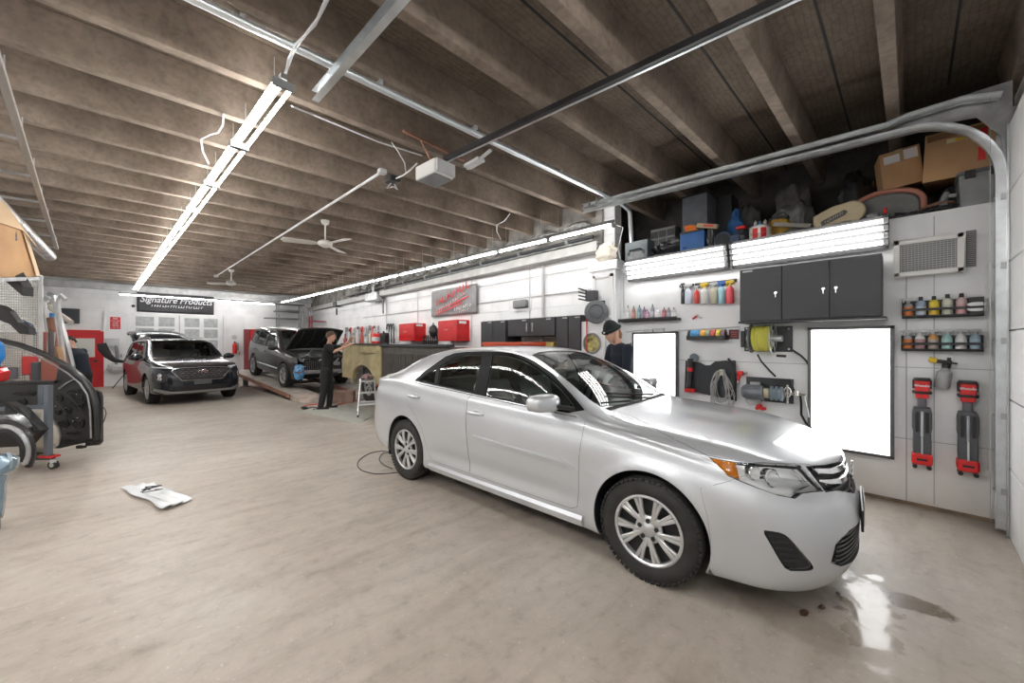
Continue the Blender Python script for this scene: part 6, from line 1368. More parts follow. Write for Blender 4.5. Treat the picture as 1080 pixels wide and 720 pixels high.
# raised tailgate at the back
tg = MB(); tg.v = []; PT = [(-3.30, 1.64), (-3.45, 1.78), (-3.80, 1.90), (-4.15, 1.97), (-4.30, 1.93)]
for x, z in PT:
    for j in range(9): y = -.68+1.36*j/8; tg.v.append((x, y, z-.10*(abs(y)/.68)**3))
tg.f = [(9*i+j, 9*i+j+1, 9*i+j+10, 9*i+j+9) for i in range(4) for j in range(8)]; tg.m = [0]*32; tg.build('tailgate', M_suv1, S1, solid=.05)
b = MB(); b.tube([(-4.30, -.66, 1.84), (-4.33, -.3, 1.90), (-4.33, .3, 1.90), (-4.30, .66, 1.84)], .05, n=8); b.build('tailgate_spoiler', M_suv1, S1)
for sd in (-1, 1):
    b = MB(); b.cyl((-3.62, sd*.62, 1.30), (-3.85, sd*.60, 1.84), .013, n=6); b.build('gas_strut', M_black, S1)
b = MB(); b.box((-3.40, .44, 1.60), (.02, .01, .01)); 
interior(S1, -.50, -1.45, -2.35, .72, 1.12, .38)
for ch in [c for c in S1.children if c.name.startswith(('seat', 'headrest', 'rear_seat', 'parcel'))]: ch.location.z = .22
# ---- bronze grey SUV on the rack, hood up, bumper off
RK = dict(loc=(3.56, 12.64, .26), rot=(0, R(4.5), R(-82.9)))
S2 = thing('grey_suv', 'bronze grey sports utility car on the rack with bonnet up and front bumper removed', 'car', RK['loc']); S2.rotation_euler = RK['rot']
P2 = dict(
    plan=[(.62, 0), (.615, .3), (.59, .55), (.54, .72), (.44, .83), (.28, .885), (0, .905), (-1.2, .91), (-2.5, .905), (-3.1, .87), (-3.45, .78), (-3.58, .55), (-3.60, .3), (-3.61, 0)],
    zt=[(-3.61, 1.10), (-3.5, 1.30), (-3.35, 1.52), (-3.15, 1.61), (-2.6, 1.66), (-2.0, 1.68), (-1.5, 1.665), (-1.12, 1.60), (-.80, 1.40), (-.50, 1.17), (-.35, 1.10), (0, 1.05), (.3, 1.00), (.62, .95)],
    zb=[(-3.61, .38), (-3.1, .30), (-.5, .25), (.4, .25), (.62, .30)],
    belt=[(-3.61, 1.0), (-3.2, 1.14), (-2, 1.08), (-.8, 1.02), (-.3, .98), (.62, .88)],
    crown=[(-3.61, .05), (.62, .045)], yb=[(-3.61, .94), (-1, .95), (.62, .95)], yt=[(-3.61, .80), (-3.0, .74), (-1.5, .73), (-1.0, .78), (-.5, .88), (.62, .88)],
    nose=[(0, 0), (1.2, -.02)], tail=[(0, -.1), (.5, 0), (.8, 0), (1.0, -.03), (1.6, -.1)], nlen=.3)
c2 = CarBody(P2); suv_windows(c2, 1.53, 1.10, (-.60, -1.22, -1.68, -2.55, -3.22))
c2.region('windshield', c2.loop('top', [(-.42, 0), (-.44, .35), (-.52, .68), (-.82, .66), (-1.14, .58), (-1.19, .3), (-1.20, 0)]))
c2.region('arch', c2.arch(0, .355, .39)); c2.region('arch', c2.arch(-2.62, .355, .39))
c2.region('open_bay', c2.loop('top', [(-.38, 0), (-.40, .35), (-.47, .70), (-.1, .74), (.3, .72), (.7, .70), (.7, 0)]))
c2.region('open_front', c2.loop('front', [(0, 1.2), (.70, 1.2), (.72, .9), (.72, .1), (0, .1)]))
c2.region('front_door', c2.loop('side', [(-.50, 1.04), (-.50, .45), (-.58, .34), (-1.68, .34), (-1.68, 1.58), (-1.22, 1.555), (-.60, 1.09)]))
c2.region('rear_door', c2.loop('side', [(-1.68, 1.58), (-1.68, .34), (-2.14, .34), (-2.24, .58), (-2.48, .80), (-2.60, .98), (-2.60, 1.55)]))
c2.solve(.045, 50); suv_common(c2, S2, M_suv2, 2.62, .345, hood=False)
# raised bonnet
def hoodfn(dz=0.0):
    def f(u, v):
        y = (u-.5)*1.42*(1-.10*v*v); s_ = 1.05*v; a = R(40); x = -.40+s_*cos(a); z = 1.12+s_*sin(a)+dz-.07*(abs(u-.5)*2)**2.5-.10*max(0, v-.8)*3*0.5
        return V((x, y, z))
    return f
b = MB(); b.grid(hoodfn(.012), 14, 10); b.build('bonnet', M_suv2, S2, solid=.012)
b = MB(); b.grid(hoodfn(-.02), 14, 10); b.build('bonnet_liner', M_blackm, S2, solid=.01)
for k in range(4):
    b = MB(); f = hoodfn(-.04); t0 = .12+.25*k; b.tube([f(t0, .1), f(t0+.05, .5), f(t0, .93)], .018, n=5); b.build('bonnet_rib', M_char, S2)
b = MB(); b.cyl((.50, .45, .92), (.22, .50, 1.58), .006, n=6); b.build('prop_rod', M_steel, S2)
# exposed engine bay: radiator pack, beams, wheel-well wrap, lamps, hoses
b = MB(); b.box((.60, 0, .62), (.05, 1.15, .46)); b.build('radiator', M_blackm, S2, smooth=False)
b = MB()
for i in range(22): b.box((.628, -.52+1.04*i/21, .62), (.004, .006, .40))
b.build('radiator_fins', M_steel, S2, smooth=False)
b = MB(); b.rbox((.68, 0, .50), (.08, 1.20, .10), .02, ax=1); b.build('crash_beam', M_steel, S2, bevel=.006)
b = MB(); b.rbox((.60, 0, .90), (.10, 1.30, .05), .015, ax=1); b.build('slam_panel', M_black, S2, bevel=.004)
rr = random.Random(9)
for k in range(26):
    p = V((rr.uniform(.50, .80), rr.uniform(-.68, .68), rr.uniform(.34, .96))); q_ = p+V((rr.uniform(-.05, .08), rr.uniform(-.3, .3), rr.uniform(-.2, .2))); m_ = [M_black, M_steel, M_lgrey, M_galv, M_rust][k % 5]; b = MB()
    if k % 3: b.tube([p, (p+q_)/2+V((rr.uniform(0, .06), 0, rr.uniform(-.06, .06))), q_], rr.uniform(.008, .022), n=6); b.build('engine_hose', m_, S2)
    else: b.rbox(p, (rr.uniform(.06, .12), rr.uniform(.08, .2), rr.uniform(.06, .14)), .015); b.build('engine_part', m_, S2, bevel=.004)
for k in range(9):
    p = V((rr.uniform(-.25, .45), rr.uniform(-.55, .55), .80+rr.uniform(0, .10))); b = MB(); b.rbox(p, (rr.uniform(.15, .3), rr.uniform(.12, .3), rr.uniform(.10, .2)), .03); b.build('engine_cover', [M_black, M_grey, M_steel][k % 3], S2, bevel=.006)
b = MB(); b.box((.1, 0, .6), (1.0, 1.0, .35)); b.build('engine_block', M_blackm, S2)
b = blobmesh((.62, -.70, .50), (.16, .13, .22), 77, .15, 24, 14, flat=False); b.build('blue_masking_wrap', mat('masking_blue', (.10, .32, .60), .45, var=.25, vs=12), S2)
b = MB(); b.rbox((.60, .62, .78), (.10, .22, .16), .03, ax=1); b.build('headlight', mat('lamp_white'), S2, bevel=.01)
for sd in (-1, 1):
    b = MB(); b.ball((-.60, sd*.99, 1.10), 1, 18, 10, (.08, .13, .08)); b.cyl((-.58, sd*.86, 1.06), (-.60, sd*.93, 1.08), .035, n=8); b.build('wing_mirror', M_suv2, S2)
    b = MB(); pts = [c2.surf('side', (x, .50), .012, sd)[0] for x in np.linspace(-.45, -2.2, 12)]; b.tube(pts, .02, n=6); b.build('side_moulding', mat('satin_silver'), S2)
    for hx in (-1.55, -2.45):
        p, n = c2.surf('side', (hx, .92), .022, sd); b = MB(); b.rbox(p, (.18, .025, .035), .008, ax=0); b.build('door_handle', M_suv2, S2, bevel=.004)
b = MB(); p, n = c2.surf('side', (-3.45, 1.25), .004, -1); 
for sd in (-1, 1):
    b = MB(); b.tube([(-3.38, sd*.70, 1.0), (-3.40, sd*.68, 1.25), (-3.27, sd*.62, 1.5)], .05, n=8); b.build('tail_light', M_taill, S2)
interior(S2, -.50, -1.35, -2.2, .70, 1.08, .36)
for ch in [c for c in S2.children if c.name.startswith(('seat', 'headrest', 'rear_seat', 'parcel'))]: ch.location.z = .18
# alignment rack: two runways in the car's own tilted frame, ramps at the low end
Mx = Euler(RK['rot']).to_matrix(); T2 = V(RK['loc'])
def rkp(x, y, z): return T2 + Mx @ V((x, y, z))
rk = thing('vehicle_rack', 'sloping steel vehicle rack with two runways and drive up ramps', 'vehicle lift', (3.56, 12.64, 0))
L0 = V((3.56, 12.64, 0)); M_deck = mat('rack_deck', (.42, .39, .35), .6, .3, var=.25, vs=5)
for sd in (-1, 1):
    b = MB(); vs = []
    for x in (1.15, -4.1):
        for (y, z) in ((sd*.80-.30, -.13), (sd*.80+.30, -.13), (sd*.80+.30, -.005), (sd*.80-.30, -.005)): vs.append(rkp(x, y, z)-L0)
    b.add(vs, [(0, 3, 2, 1), (4, 5, 6, 7), (0, 1, 5, 4), (1, 2, 6, 5), (2, 3, 7, 6), (3, 0, 4, 7)]); b.build('runway', M_deck, rk, smooth=False, bevel=.006)
    b = MB(); A0, A1 = rkp(1.15, sd*.80-.30, -.005)-L0, rkp(1.15, sd*.80+.30, -.005)-L0; B0, B1 = rkp(2.05, sd*.80-.30, 0)-L0, rkp(2.05, sd*.80+.30, 0)-L0; B0.z = B1.z = .012
    C0, C1 = A0.copy(), A1.copy(); C0.z = C1.z = .0; b.add([A0, A1, B1, B0, C0, C1], [(0, 3, 2, 1), (0, 4, 3), (1, 2, 5), (4, 5, 2, 3), (0, 1, 5, 4)]); b.build('ramp', mat('ramp_plate', (.50, .42, .36), .6, .2, var=.3, vs=4), rk, smooth=False)
    b = MB(); b.bar(rkp(1.14, sd*.80-.315, -.06)-L0, rkp(-4.1, sd*.80-.315, -.06)-L0, .02, .10); b.build('side_rail', M_rust, rk, smooth=False)
for x in (-1.2, -3.7):
    for sd in (-1, 1):
        p = rkp(x, sd*.80, -.13)-L0; b = MB(); b.box((p.x, p.y, p.z/2), (.14, .14, p.z)); b.box((p.x, p.y, .01), (.3, .3, .02)); b.build('support_leg', M_grey, rk, smooth=False)
b = MB(); b.bar(rkp(-1.2, -.6, -.10)-L0, rkp(-1.2, .6, -.10)-L0, .10, .08); b.bar(rkp(-3.7, -.6, -.10)-L0, rkp(-3.7, .6, -.10)-L0, .10, .08); b.build('cross_beam', M_grey, rk, smooth=False)
r = thing('floor_jack', 'red floor jack on the rack between the grey car wheels', 'jack', rkp(-1.3, -.20, -.06)); b = MB(); b.rbox((0, 0, .08), (.45, .22, .10), .03); b.bar((.1, 0, .14), (-.35, 0, .26), .05, .04); b.build('body', M_redp, r, bevel=.006)
# ============================================================ PEOPLE
M_skin = mat('skin', (.62, .36, .26), .55); M_tee = mat('black_tee', (.007, .0075, .009), .85, var=.2, vs=5); M_navy = mat('navy_sweatshirt', (.010, .016, .028), .85, var=.2, vs=6)
M_trous = mat('dark_grey_trousers', (.016, .017, .019), .85, var=.2, vs=5); M_shoe = mat('black_shoe', (.012, .012, .013), .5); M_hairb = mat('brown_hair', (.10, .055, .03), .7, var=.4, vs=40)
def fuse(mb, name, m, parent, vox=.009, smooth_=2):
    o = mb.build(name, m, parent, fix=True)
    md = o.modifiers.new('fuse', 'REMESH'); md.mode = 'VOXEL'; md.voxel_size = vox; md.use_smooth_shade = True
    if smooth_: s = o.modifiers.new('soft', 'SMOOTH'); s.factor = .6; s.iterations = smooth_
    return o
def limb(b, pts, rs, n=12):
    P = [V(p) for p in pts]; PP, RR = [], []
    for i in range(len(P)-1):
        for k in range(6):
            t = k/6; PP.append(P[i].lerp(P[i+1], t)); RR.append(rs[i]*(1-t)+rs[i+1]*t)
    PP.append(P[-1]); RR.append(rs[-1]); b.tube(PP, RR, n=n)
    for p, r in zip(P, rs): b.ball(p, r*.98, 12, 8)
def hand(b, wrist, dirn, palmn, side, curl=.5):
    """palm plus five separate bent fingers"""
    w = V(wrist); d = V(dirn).normalized(); nrm = V(palmn); nrm = (nrm-d*nrm.dot(d)).normalized(); s_ = d.cross(nrm)*side
    for t in (-.03, -.01, .01, .03):
        b.tube([w+s_*t*.55, w+d*.045+s_*t, w+d*.085+s_*t], [.016, .0165, .0125], n=8)
    for i, (t, ln) in enumerate(((-.033, .068), (-.011, .078), (.011, .074), (.032, .058))):
        p0 = w+d*.085+s_*t; a1 = curl*.5; a2 = curl*1.2; a3 = curl*1.9
        p1 = p0+(d*cos(a1)+nrm*sin(a1))*ln*.45; p2 = p1+(d*cos(a2)+nrm*sin(a2))*ln*.33; p3 = p2+(d*cos(a3)+nrm*sin(a3))*ln*.25
        b.tube([p0-d*.01, p0, p1, p2, p3], [.010, .0095, .009, .0082, .007], n=8)
    t0 = w+d*.022-s_*.034; b.tube([t0+s_*.01, t0-s_*.018+d*.022+nrm*.01, t0-s_*.028+d*.052+nrm*.018, t0-s_*.024+d*.074+nrm*.024], [.014, .012, .0105, .0085], n=8)
def person(name_loc, rotz, label, J, top, hairf, shirt_long=False, trous=M_trous, hgt=1.0, headtilt=0.0, topname='t_shirt', beard=False):
    r = thing('person', label, 'person', name_loc, rotz)
    g = {k: V(v)*hgt for k, v in J.items()}; b = MB()
    # torso
    pel, chest, neck, head = g['pelvis'], g['chest'], g['neck'], g['head']
    def ell(c, sc, m_=None): (m_ or b).ball(c, 1, 16, 10, sc)
    def torso(m_, e=0.0):
        for t in [i/8 for i in range(9)]:
            c = pel.lerp(chest, t); w_ = .155+.03*t-.022*sin(pi*t); m_.ball(c, 1, 18, 10, (.105+e+.012*t, w_+e, .09+e))
        for t in (0, .5, 1):
            c = chest.lerp(neck, t*.55); m_.ball(c, 1, 18, 10, (.10+e-.02*t, .175+e-.03*t, .07+e))
    torso(b)
    for s_ in 'LR': limb(b, [g['hip'+s_], g['knee'+s_], g['ank'+s_]], [.088, .058, .042])
    for s_ in 'LR': limb(b, [g['sho'+s_], g['elb'+s_], g['wri'+s_]], [.056, .040, .027])
    limb(b, [chest.lerp(neck, .6), neck, neck.lerp(head, .45)], [.07, .055, .052])
    Rm = Matrix.Rotation(headtilt, 3, 'Y')
    def H(x, y, z): return head+Rm @ V((x, y, z))
    b.ball(head, 1, 20, 14, (.094, .076, .112)); b.tube([H(.02, 0, -.02), H(.045, 0, -.085)], [.062, .045], n=12); b.ball(H(.055, 0, -.088), .030, 10, 8)
    b.tube([H(.088, 0, .018), H(.104, 0, -.008), H(.112, 0, -.026)], [.008, .010, .013], n=8)
    for sy in (-1, 1): b.ball(H(-.008, sy*.078, -.006), 1, 10, 8, (.020, .009, .030)); b.ball(H(.078, sy*.032, .022), .016, 8, 6)
    b.tube([H(.086, .022, -.055), H(.093, 0, -.054), H(.086, -.022, -.055)], .007, n=6)
    for s_, sd in (('L', 1), ('R', -1)):
        d = g['hand'+s_] if 'hand'+s_ in g else (g['wri'+s_]-g['elb'+s_]); hand(b, g['wri'+s_], d, (0.1, -sd*.4, -1), sd, .55)
    for s_ in 'LR': f = g['ank'+s_]; b.tube([f+V((-.04, 0, -.03)), f+V((.05, 0, -.045)), f+V((.14, 0, -.06))], [.035, .034, .026], n=10)
    body = fuse(b, 'body', M_skin, r, .0085)
    # clothes
    s = MB(); torso(s, .016)
    for s_ in 'LR':
        if shirt_long: limb(s, [g['sho'+s_], g['elb'+s_], g['wri'+s_].lerp(g['elb'+s_], .06)], [.070, .054, .041])
        else: limb(s, [g['sho'+s_], g['sho'+s_].lerp(g['elb'+s_], .82)], [.070, .058])
    if shirt_long: s.ball(pel+V((0, 0, -.02)), 1, 18, 10, (.125, .18, .08))
    fuse(s, topname, top, r, .012, 3)
    p = MB(); p.ball(pel+V((0, 0, -.03)), 1, 18, 10, (.120, .172, .11))
    for s_ in 'LR': limb(p, [g['hip'+s_], g['knee'+s_], g['ank'+s_]+V((0, 0, -.005))], [.104, .078, .066])
    fuse(p, 'trousers', trous, r, .012, 3)
    for s_ in 'LR':
        f = g['ank'+s_]; q = MB(); q.rbox((f.x+.045, f.y, f.z-.052), (.27, .095, .05), .04); q.rbox((f.x+.0, f.y, f.z-.02), (.13, .085, .06), .035); q.build('shoe', M_shoe, r, bevel=.01)
    for sy in (-1, 1):
        e = MB(); e.ball(H(.088, sy*.032, .022), .0105, 8, 6); e.build('eye', mat('eye_dark', (.05, .035, .03), .3), r)
    hairf(r, H, Rm)
    return r
def hair_short(m, top=.0, back=0.0, full=1.0):
    def f(r, H, Rm):
        b = MB()
        def fn(u, v):
            t = 2*pi*u; lim = .52+.20*(-cos(t))+.0; p = pi*v*lim*full; k = 1+.03*sin(9*t+5*v)+.025*sin(17*t)
            d = V((sin(p)*cos(t), sin(p)*sin(t), cos(p))); return H(-.006+d.x*.106*k, d.y*.088*k, .010+d.z*(.122+top)*k)
        b.grid(fn, 32, 14); b.build('hair', m, r, solid=.006)
    return f
def beanie(r, H, Rm):
    b = MB()
    def fn(u, v):
        t = 2*pi*u; p = pi*v*.43; k = 1+.012*sin(20*t)*v
        d = V((sin(p)*cos(t), sin(p)*sin(t), cos(p))); return H(-.012+d.x*.118*k, d.y*.100*k, .014+d.z*.150*(1+.12*cos(p)))
    b.grid(fn, 40, 14); b.build('beanie', mat('black_knit', (.014, .02, .02), .9, bump=.6, bs=90), r, solid=.008)
    b = MB(); b.tube([H(-.010+.116*cos(2*pi*i/28), (.100*sin(2*pi*i/28)), .052) for i in range(28)], .022, n=8, closed=True); b.build('beanie_cuff', mat('black_knit'), r)
    b = MB(); b.ball(H(.110, .02, .055), 1, 10, 8, (.016, .030, .014)); b.build('beanie_emblem', M_white, r)
    h = MB(); h.tube([H(-.07, 0, -.01), H(-.085, 0, -.06), H(-.075, 0, -.11)], [.055, .050, .030], n=10); h.build('hair', mat('sandy_hair', (.34, .17, .08), .7), r)
def curly(r, H, Rm):
    b = MB(); rr = random.Random(3)
    for k in range(60):
        t = rr.uniform(0, 6.28); p = rr.uniform(0, 1.75+.35*(-cos(t))); d = V((sin(p)*cos(t), sin(p)*sin(t), cos(p))); b.ball(H(-.012+d.x*.10, d.y*.085, .015+d.z*.118), rr.uniform(.018, .028), 7, 5)
    fuse(b, 'hair', mat('dark_hair', (.035, .02, .015), .7), r, .012, 1)
# technician working on the truck bed side
person((2.92, 9.42, 0), R(-33), 'person in black t-shirt and dark trousers reaching both gloved hands over the beige truck panel', dict(
    pelvis=(0, 0, .98), chest=(.03, 0, 1.34), neck=(.05, 0, 1.53), head=(.09, 0, 1.69), hipL=(0, .09, .92), hipR=(-.01, -.09, .92), kneeL=(.05, .10, .50), kneeR=(-.03, -.10, .50), ankL=(.02, .11, .08), ankR=(-.10, -.11, .08),
    shoL=(.06, .19, 1.45), shoR=(.05, -.19, 1.45), elbL=(.26, .25, 1.42), elbR=(.22, -.24, 1.34), wriL=(.46, .16, 1.60), wriR=(.50, -.10, 1.49)), M_tee, hair_short(M_hairb), headtilt=R(8))
# person at the back by the red door
person((-1.12, 11.9, 0), R(150), 'person in dark navy t-shirt with short dark hair bending over parts near the red door', dict(
    pelvis=(0, 0, .93), chest=(.08, 0, 1.27), neck=(.15, 0, 1.42), head=(.23, 0, 1.54), hipL=(0, .09, .88), hipR=(0, -.09, .88), kneeL=(.04, .10, .48), kneeR=(.02, -.10, .48), ankL=(-.02, .11, .08), ankR=(-.04, -.11, .08),
    shoL=(.12, .18, 1.36), shoR=(.12, -.18, 1.36), elbL=(.20, .24, 1.10), elbR=(.18, -.24, 1.10), wriL=(.44, .14, 1.10), wriR=(.44, -.14, 1.12)), mat('navy_tee', (.008, .014, .026), .85), curly, headtilt=R(28))
# person in the beanie beyond the silver car
person((4.52, 2.62, 0), R(152), 'person in black knit beanie and navy sweatshirt looking down behind the silver car windscreen', dict(
    pelvis=(.0, 0, 1.0), chest=(.03, 0, 1.36), neck=(.09, 0, 1.54), head=(.17, 0, 1.66), hipL=(0, .09, .94), hipR=(0, -.09, .94), kneeL=(.03, .10, .51), kneeR=(.0, -.10, .51), ankL=(-.02, .11, .08), ankR=(-.04, -.11, .08),
    shoL=(.06, .20, 1.46), shoR=(.06, -.20, 1.46), elbL=(.12, .25, 1.18), elbR=(.12, -.25, 1.18), wriL=(.28, .14, 1.02), wriR=(.28, -.14, 1.02)), M_navy, beanie, True, headtilt=R(24), topname='sweatshirt')
# ============================================================ BACK WALL (y 19.6) AND FAR RIGHT WALL
YW = YB
def BW(u, v, off=0.0): return aty(u, v, YW-off)
def brect(u0, v0, u1, v1, off=0.0):
    a, b = BW(u0, v0, off), BW(u1, v1, off); return a.x, b.x, a.z, b.z
def back_box(u0, v0, u1, v1, dep, m, name, label, cat, z0=None, z1=None, **k):
    x0, x1, zt, zb = brect(u0, v0, u1, v1, dep); zb = zb if z0 is None else z0; zt = zt if z1 is None else z1
    b = MB(); b.box2((x0, YW-dep, zb), (x1, YW, zt)); return single(b, name, m, label, cat, smooth=False, **k)
def sdoor(n, u0, u1, v0, m, inner):
    x0, x1, zt, _ = brect(u0, v0, u1, 400, .05); r = thing('door_%d' % n, None, None, ((x0+x1)/2, YW, 0)); r['kind'] = 'structure'; w = x1-x0
    b = MB(); b.box((0, -.03, zt/2), (w, .05, zt)); b.build('door_leaf', m, r, smooth=False, bevel=.005); b = MB()
    for (c, d) in (((-w/2-.04, -.03, zt/2), (.08, .08, zt+.08)), ((w/2+.04, -.03, zt/2), (.08, .08, zt+.08)), ((0, -.03, zt+.04), (w, .08, .08))): b.box(c, d)
    b.build('door_frame', M_white if m is not M_redd else M_redd, r, smooth=False); inner(r, w, zt)
M_redd = mat('red_door_paint', (.55, .012, .018), .4, var=.1, vs=2)
def red_in(r, w, zt):
    b = MB(); b.box((.02, -.06, zt*.72), (w*.62, .012, zt*.34)); b.build('window_pane', mat('frosted_pane', (.62, .64, .60), .3), r, smooth=False)
    b = MB(); b.box((w*.36, -.075, zt*.48), (.12, .04, .06)); b.build('door_handle', M_black, r, smooth=False)
sdoor(2, 69, 106, 350, M_redd, red_in)
def wh_in(r, w, zt):
    b = MB(); b.box((w*.28, -.075, zt*.42), (.04, .04, .12)); b.build('door_handle', M_steel, r, smooth=False)
sdoor(3, 113, 132, 331, M_white, wh_in)
def big_in(r, w, zt):
    M_p = mat('pane_grey', (.42, .44, .44), .35, var=.15, vs=9)
    cols = [(-.5+.02, -.5+.215), (-.5+.265, -.5+.445), (.06, .24), (.295, .47)]
    for ci, (a, c) in enumerate(cols):
        for k in range(6):
            z = zt*(.97-.165*k)-.18; b = MB(); b.box(((a+c)/2*w, -.058, z), ((c-a)*w, .008, zt*.135)); b.build('window_pane', M_p, r, smooth=False)
    b = MB(); b.box((0, -.058, zt/2), (.02, .008, zt)); b.build('leaf_joint', M_grey, r, smooth=False)
sdoor(4, 141, 232, 331, M_white, big_in)
sdoor(5, 238.5, 256, 334, M_white, wh_in)
def sheet(name, m, label, cat, P00, P10, P01, wav, n=30, k=10, amp=.02, nrm=(0, -1, 0)):
    """hanging cloth between corners, waves of amp"""
    b = MB(); nrm = V(nrm)
    def fn(u, v): return P00+(P10-P00)*u+(P01-P00)*v+nrm*(amp*(1.2+wav(u, v)))
    b.grid(fn, n, k); r = thing(name, label, cat, (P01+P10)/2 if False else P01); b.v = [tuple(V(p)-P01) for p in b.v]; b.build('cloth', m, r, solid=.004); return r
a0, a1, a2 = BW(144.5, 305.5, .03), BW(225.5, 311.5, .03), BW(144.5, 328.5, .03); a1 = V((a1.x, a1.y, a0.z-.02))
ban = sheet('shop_banner', mat('charcoal_banner', (.035, .037, .042), .5, var=.15), 'wide charcoal banner with white script lettering on the back wall', 'banner', a0, a1, a2, lambda u, v: .6*sin(9*u+2.5*v)+.5*sin(5*(u+v)), amp=.03)
M_let = mat('banner_letter', (.72, .73, .75), .5)
cx_, wz = (a1.x-a0.x)/2, a0.z-a2.z
text('Signature Products', .325, M_let, ban, (cx_, -.10, wz*.58), ROT_NY, shear=.35, sx=.84, bold=.003)
marks(20, 1.5, .10, M_let, ban, (cx_, -.10, wz*.30), ROT_NY, 3)
x0, x1, zt, zb = brect(116, 334, 127, 347, .09); r = thing('warning_sign', 'red sign with white print on the white back door', 'sign', ((x0+x1)/2, YW-.062, zb)); b = MB(); b.box((0, 0, (zt-zb)/2), (x1-x0, .01, zt-zb)); b.build('plate', M_redd, r, smooth=False)
text('NO', (zt-zb)*.17, M_white, r, (0, -.007, (zt-zb)*.87), ROT_NY, bold=.002)
for i, (s, y) in enumerate(((.86, .69), (.6, .54), (.66, .39), (.7, .26), (.8, .13))): marks(7, (x1-x0)*s, (zt-zb)*.10, M_white, r, (0, -.007, (zt-zb)*y), ROT_NY, i)
x0, x1, zt, zb = brect(244, 353.5, 248.8, 360, .02); r = thing('extinguisher_sign', 'small red fire extinguisher sign on the back wall', 'sign', ((x0+x1)/2, YW-.012, zb)); b = MB(); b.box((0, 0, (zt-zb)/2), (x1-x0, .01, zt-zb)); b.build('plate', M_redd, r, smooth=False); b = MB(); b.box((0, -.006, (zt-zb)*.5), (.05, .004, .16)); b.build('symbol', M_white, r, smooth=False)
p = BW(247.5, 373, .12); r = thing('fire_extinguisher', 'red fire extinguisher hanging beside the dark car under its sign', 'fire extinguisher', p); b = MB(); b.lathe([(0, 0), (.075, .01), (.08, .05), (.08, .36), (.05, .43), (.025, .46), (0, .46)], n=16); b.build('cylinder', M_redp, r); b = MB(); b.box((0, 0, .49), (.05, .10, .06)); b.tube([(.03, 0, .48), (.12, -.02, .42), (.11, -.02, .15)], .014, n=6); b.build('valve_and_hose', M_black, r)
b = MB(); b.lathe([(0, 0), (.11, 0), (.11, .05), (.06, .07), (0, .07)], axis=(0, -1, 0), n=20); b.v = [(x+p.x, y+YW, z+p.z+.70) for x, y, z in b.v]; single(b, 'alarm_bell', M_lgrey, 'round grey device on the wall between the extinguisher and its sign', 'alarm')
r = thing('television', 'flat black television high on the back wall above the red door', 'television', BW(74, 341, .08)); x0, x1, zt, zb = brect(63.5, 324, 84, 340.5, .08); b = MB(); b.box((0, 0, (zt-zb)/2), (x1-x0, .05, zt-zb)); b.build('casing', M_black, r, smooth=False, bevel=.01)
b = MB(); b.box((0, -.027, (zt-zb)/2), (x1-x0-.06, .004, zt-zb-.06)); b.build('screen', mat('tv_screen', (.02, .028, .035), .15), r, smooth=False); b = MB(); b.box((0, .05, (zt-zb)/2), (.2, .06, .2)); b.build('bracket', M_black, r, smooth=False)
b = MB(); p = BW(140.5, 322.5, .02); b.ball(p, .05, 10, 8, (1, .5, 1)); single(b, 'security_camera', M_char, 'tiny dark dome beside the banner on the back wall', 'camera')
# beam-like pipe on the back wall and white ledge
b = MB(); x0, x1, zt, zb = brect(62, 322, 110, 325, .03); b.box2((x0-1.2, YW-.04, zb), (x1, YW, zt)); struct(b, 'trim_90', M_white, smooth=False)
# headlight-aimer stand with black boom beside the dark car
r = thing('panel_stand', 'black curved car panel on a thin stand left of the dark car', 'parts stand', atz(134, 409, 0)); o = r.location; q = lambda u, v, Y=None: aty(u, v, o.y)-o
b = MB(); P = [q(107, 362), q(109, 368), q(114, 375), q(121, 380), q(131, 381.5), q(139, 381)]; b.tube(P, [.11, .13, .10, .07, .045, .04], n=8); b.v = [(x, y*.25, z) for x, y, z in b.v]; b.build('black_panel', M_black, r)
b = MB(); b.cyl(q(143, 380), (.05, 0, .0), .015, n=6); b.cyl(q(143, 380), (.40, .2, 0), .015, n=6); b.cyl(q(143, 380), (-.35, .1, 0), .015, n=6); b.rbox(q(141, 380), (.25, .12, .14), .03); b.build('tripod', M_char, r)
r = thing('paper_dispenser', 'small grey dispenser with towels hanging on the white back door', 'dispenser', BW(118, 361, .09)); b = MB(); b.rbox((0, 0, .0), (.35, .14, .3), .03); b.build('case', M_lgrey, r, bevel=.01); b = MB(); b.tube([(.1, -.03, -.1), (.14, -.03, -.5), (.1, -.03, -.9)], .05, n=8); b.build('towel', M_grey, r)
b = blobmesh(BW(122, 388, .12), (.22, .08, .18), 91, .15, flat=False); single(b, 'clear_bag', mat('clear_bag', (.55, .56, .57), .2, bump=.8, bs=10), 'crumpled clear plastic bag hanging low on the white back door', 'bag')
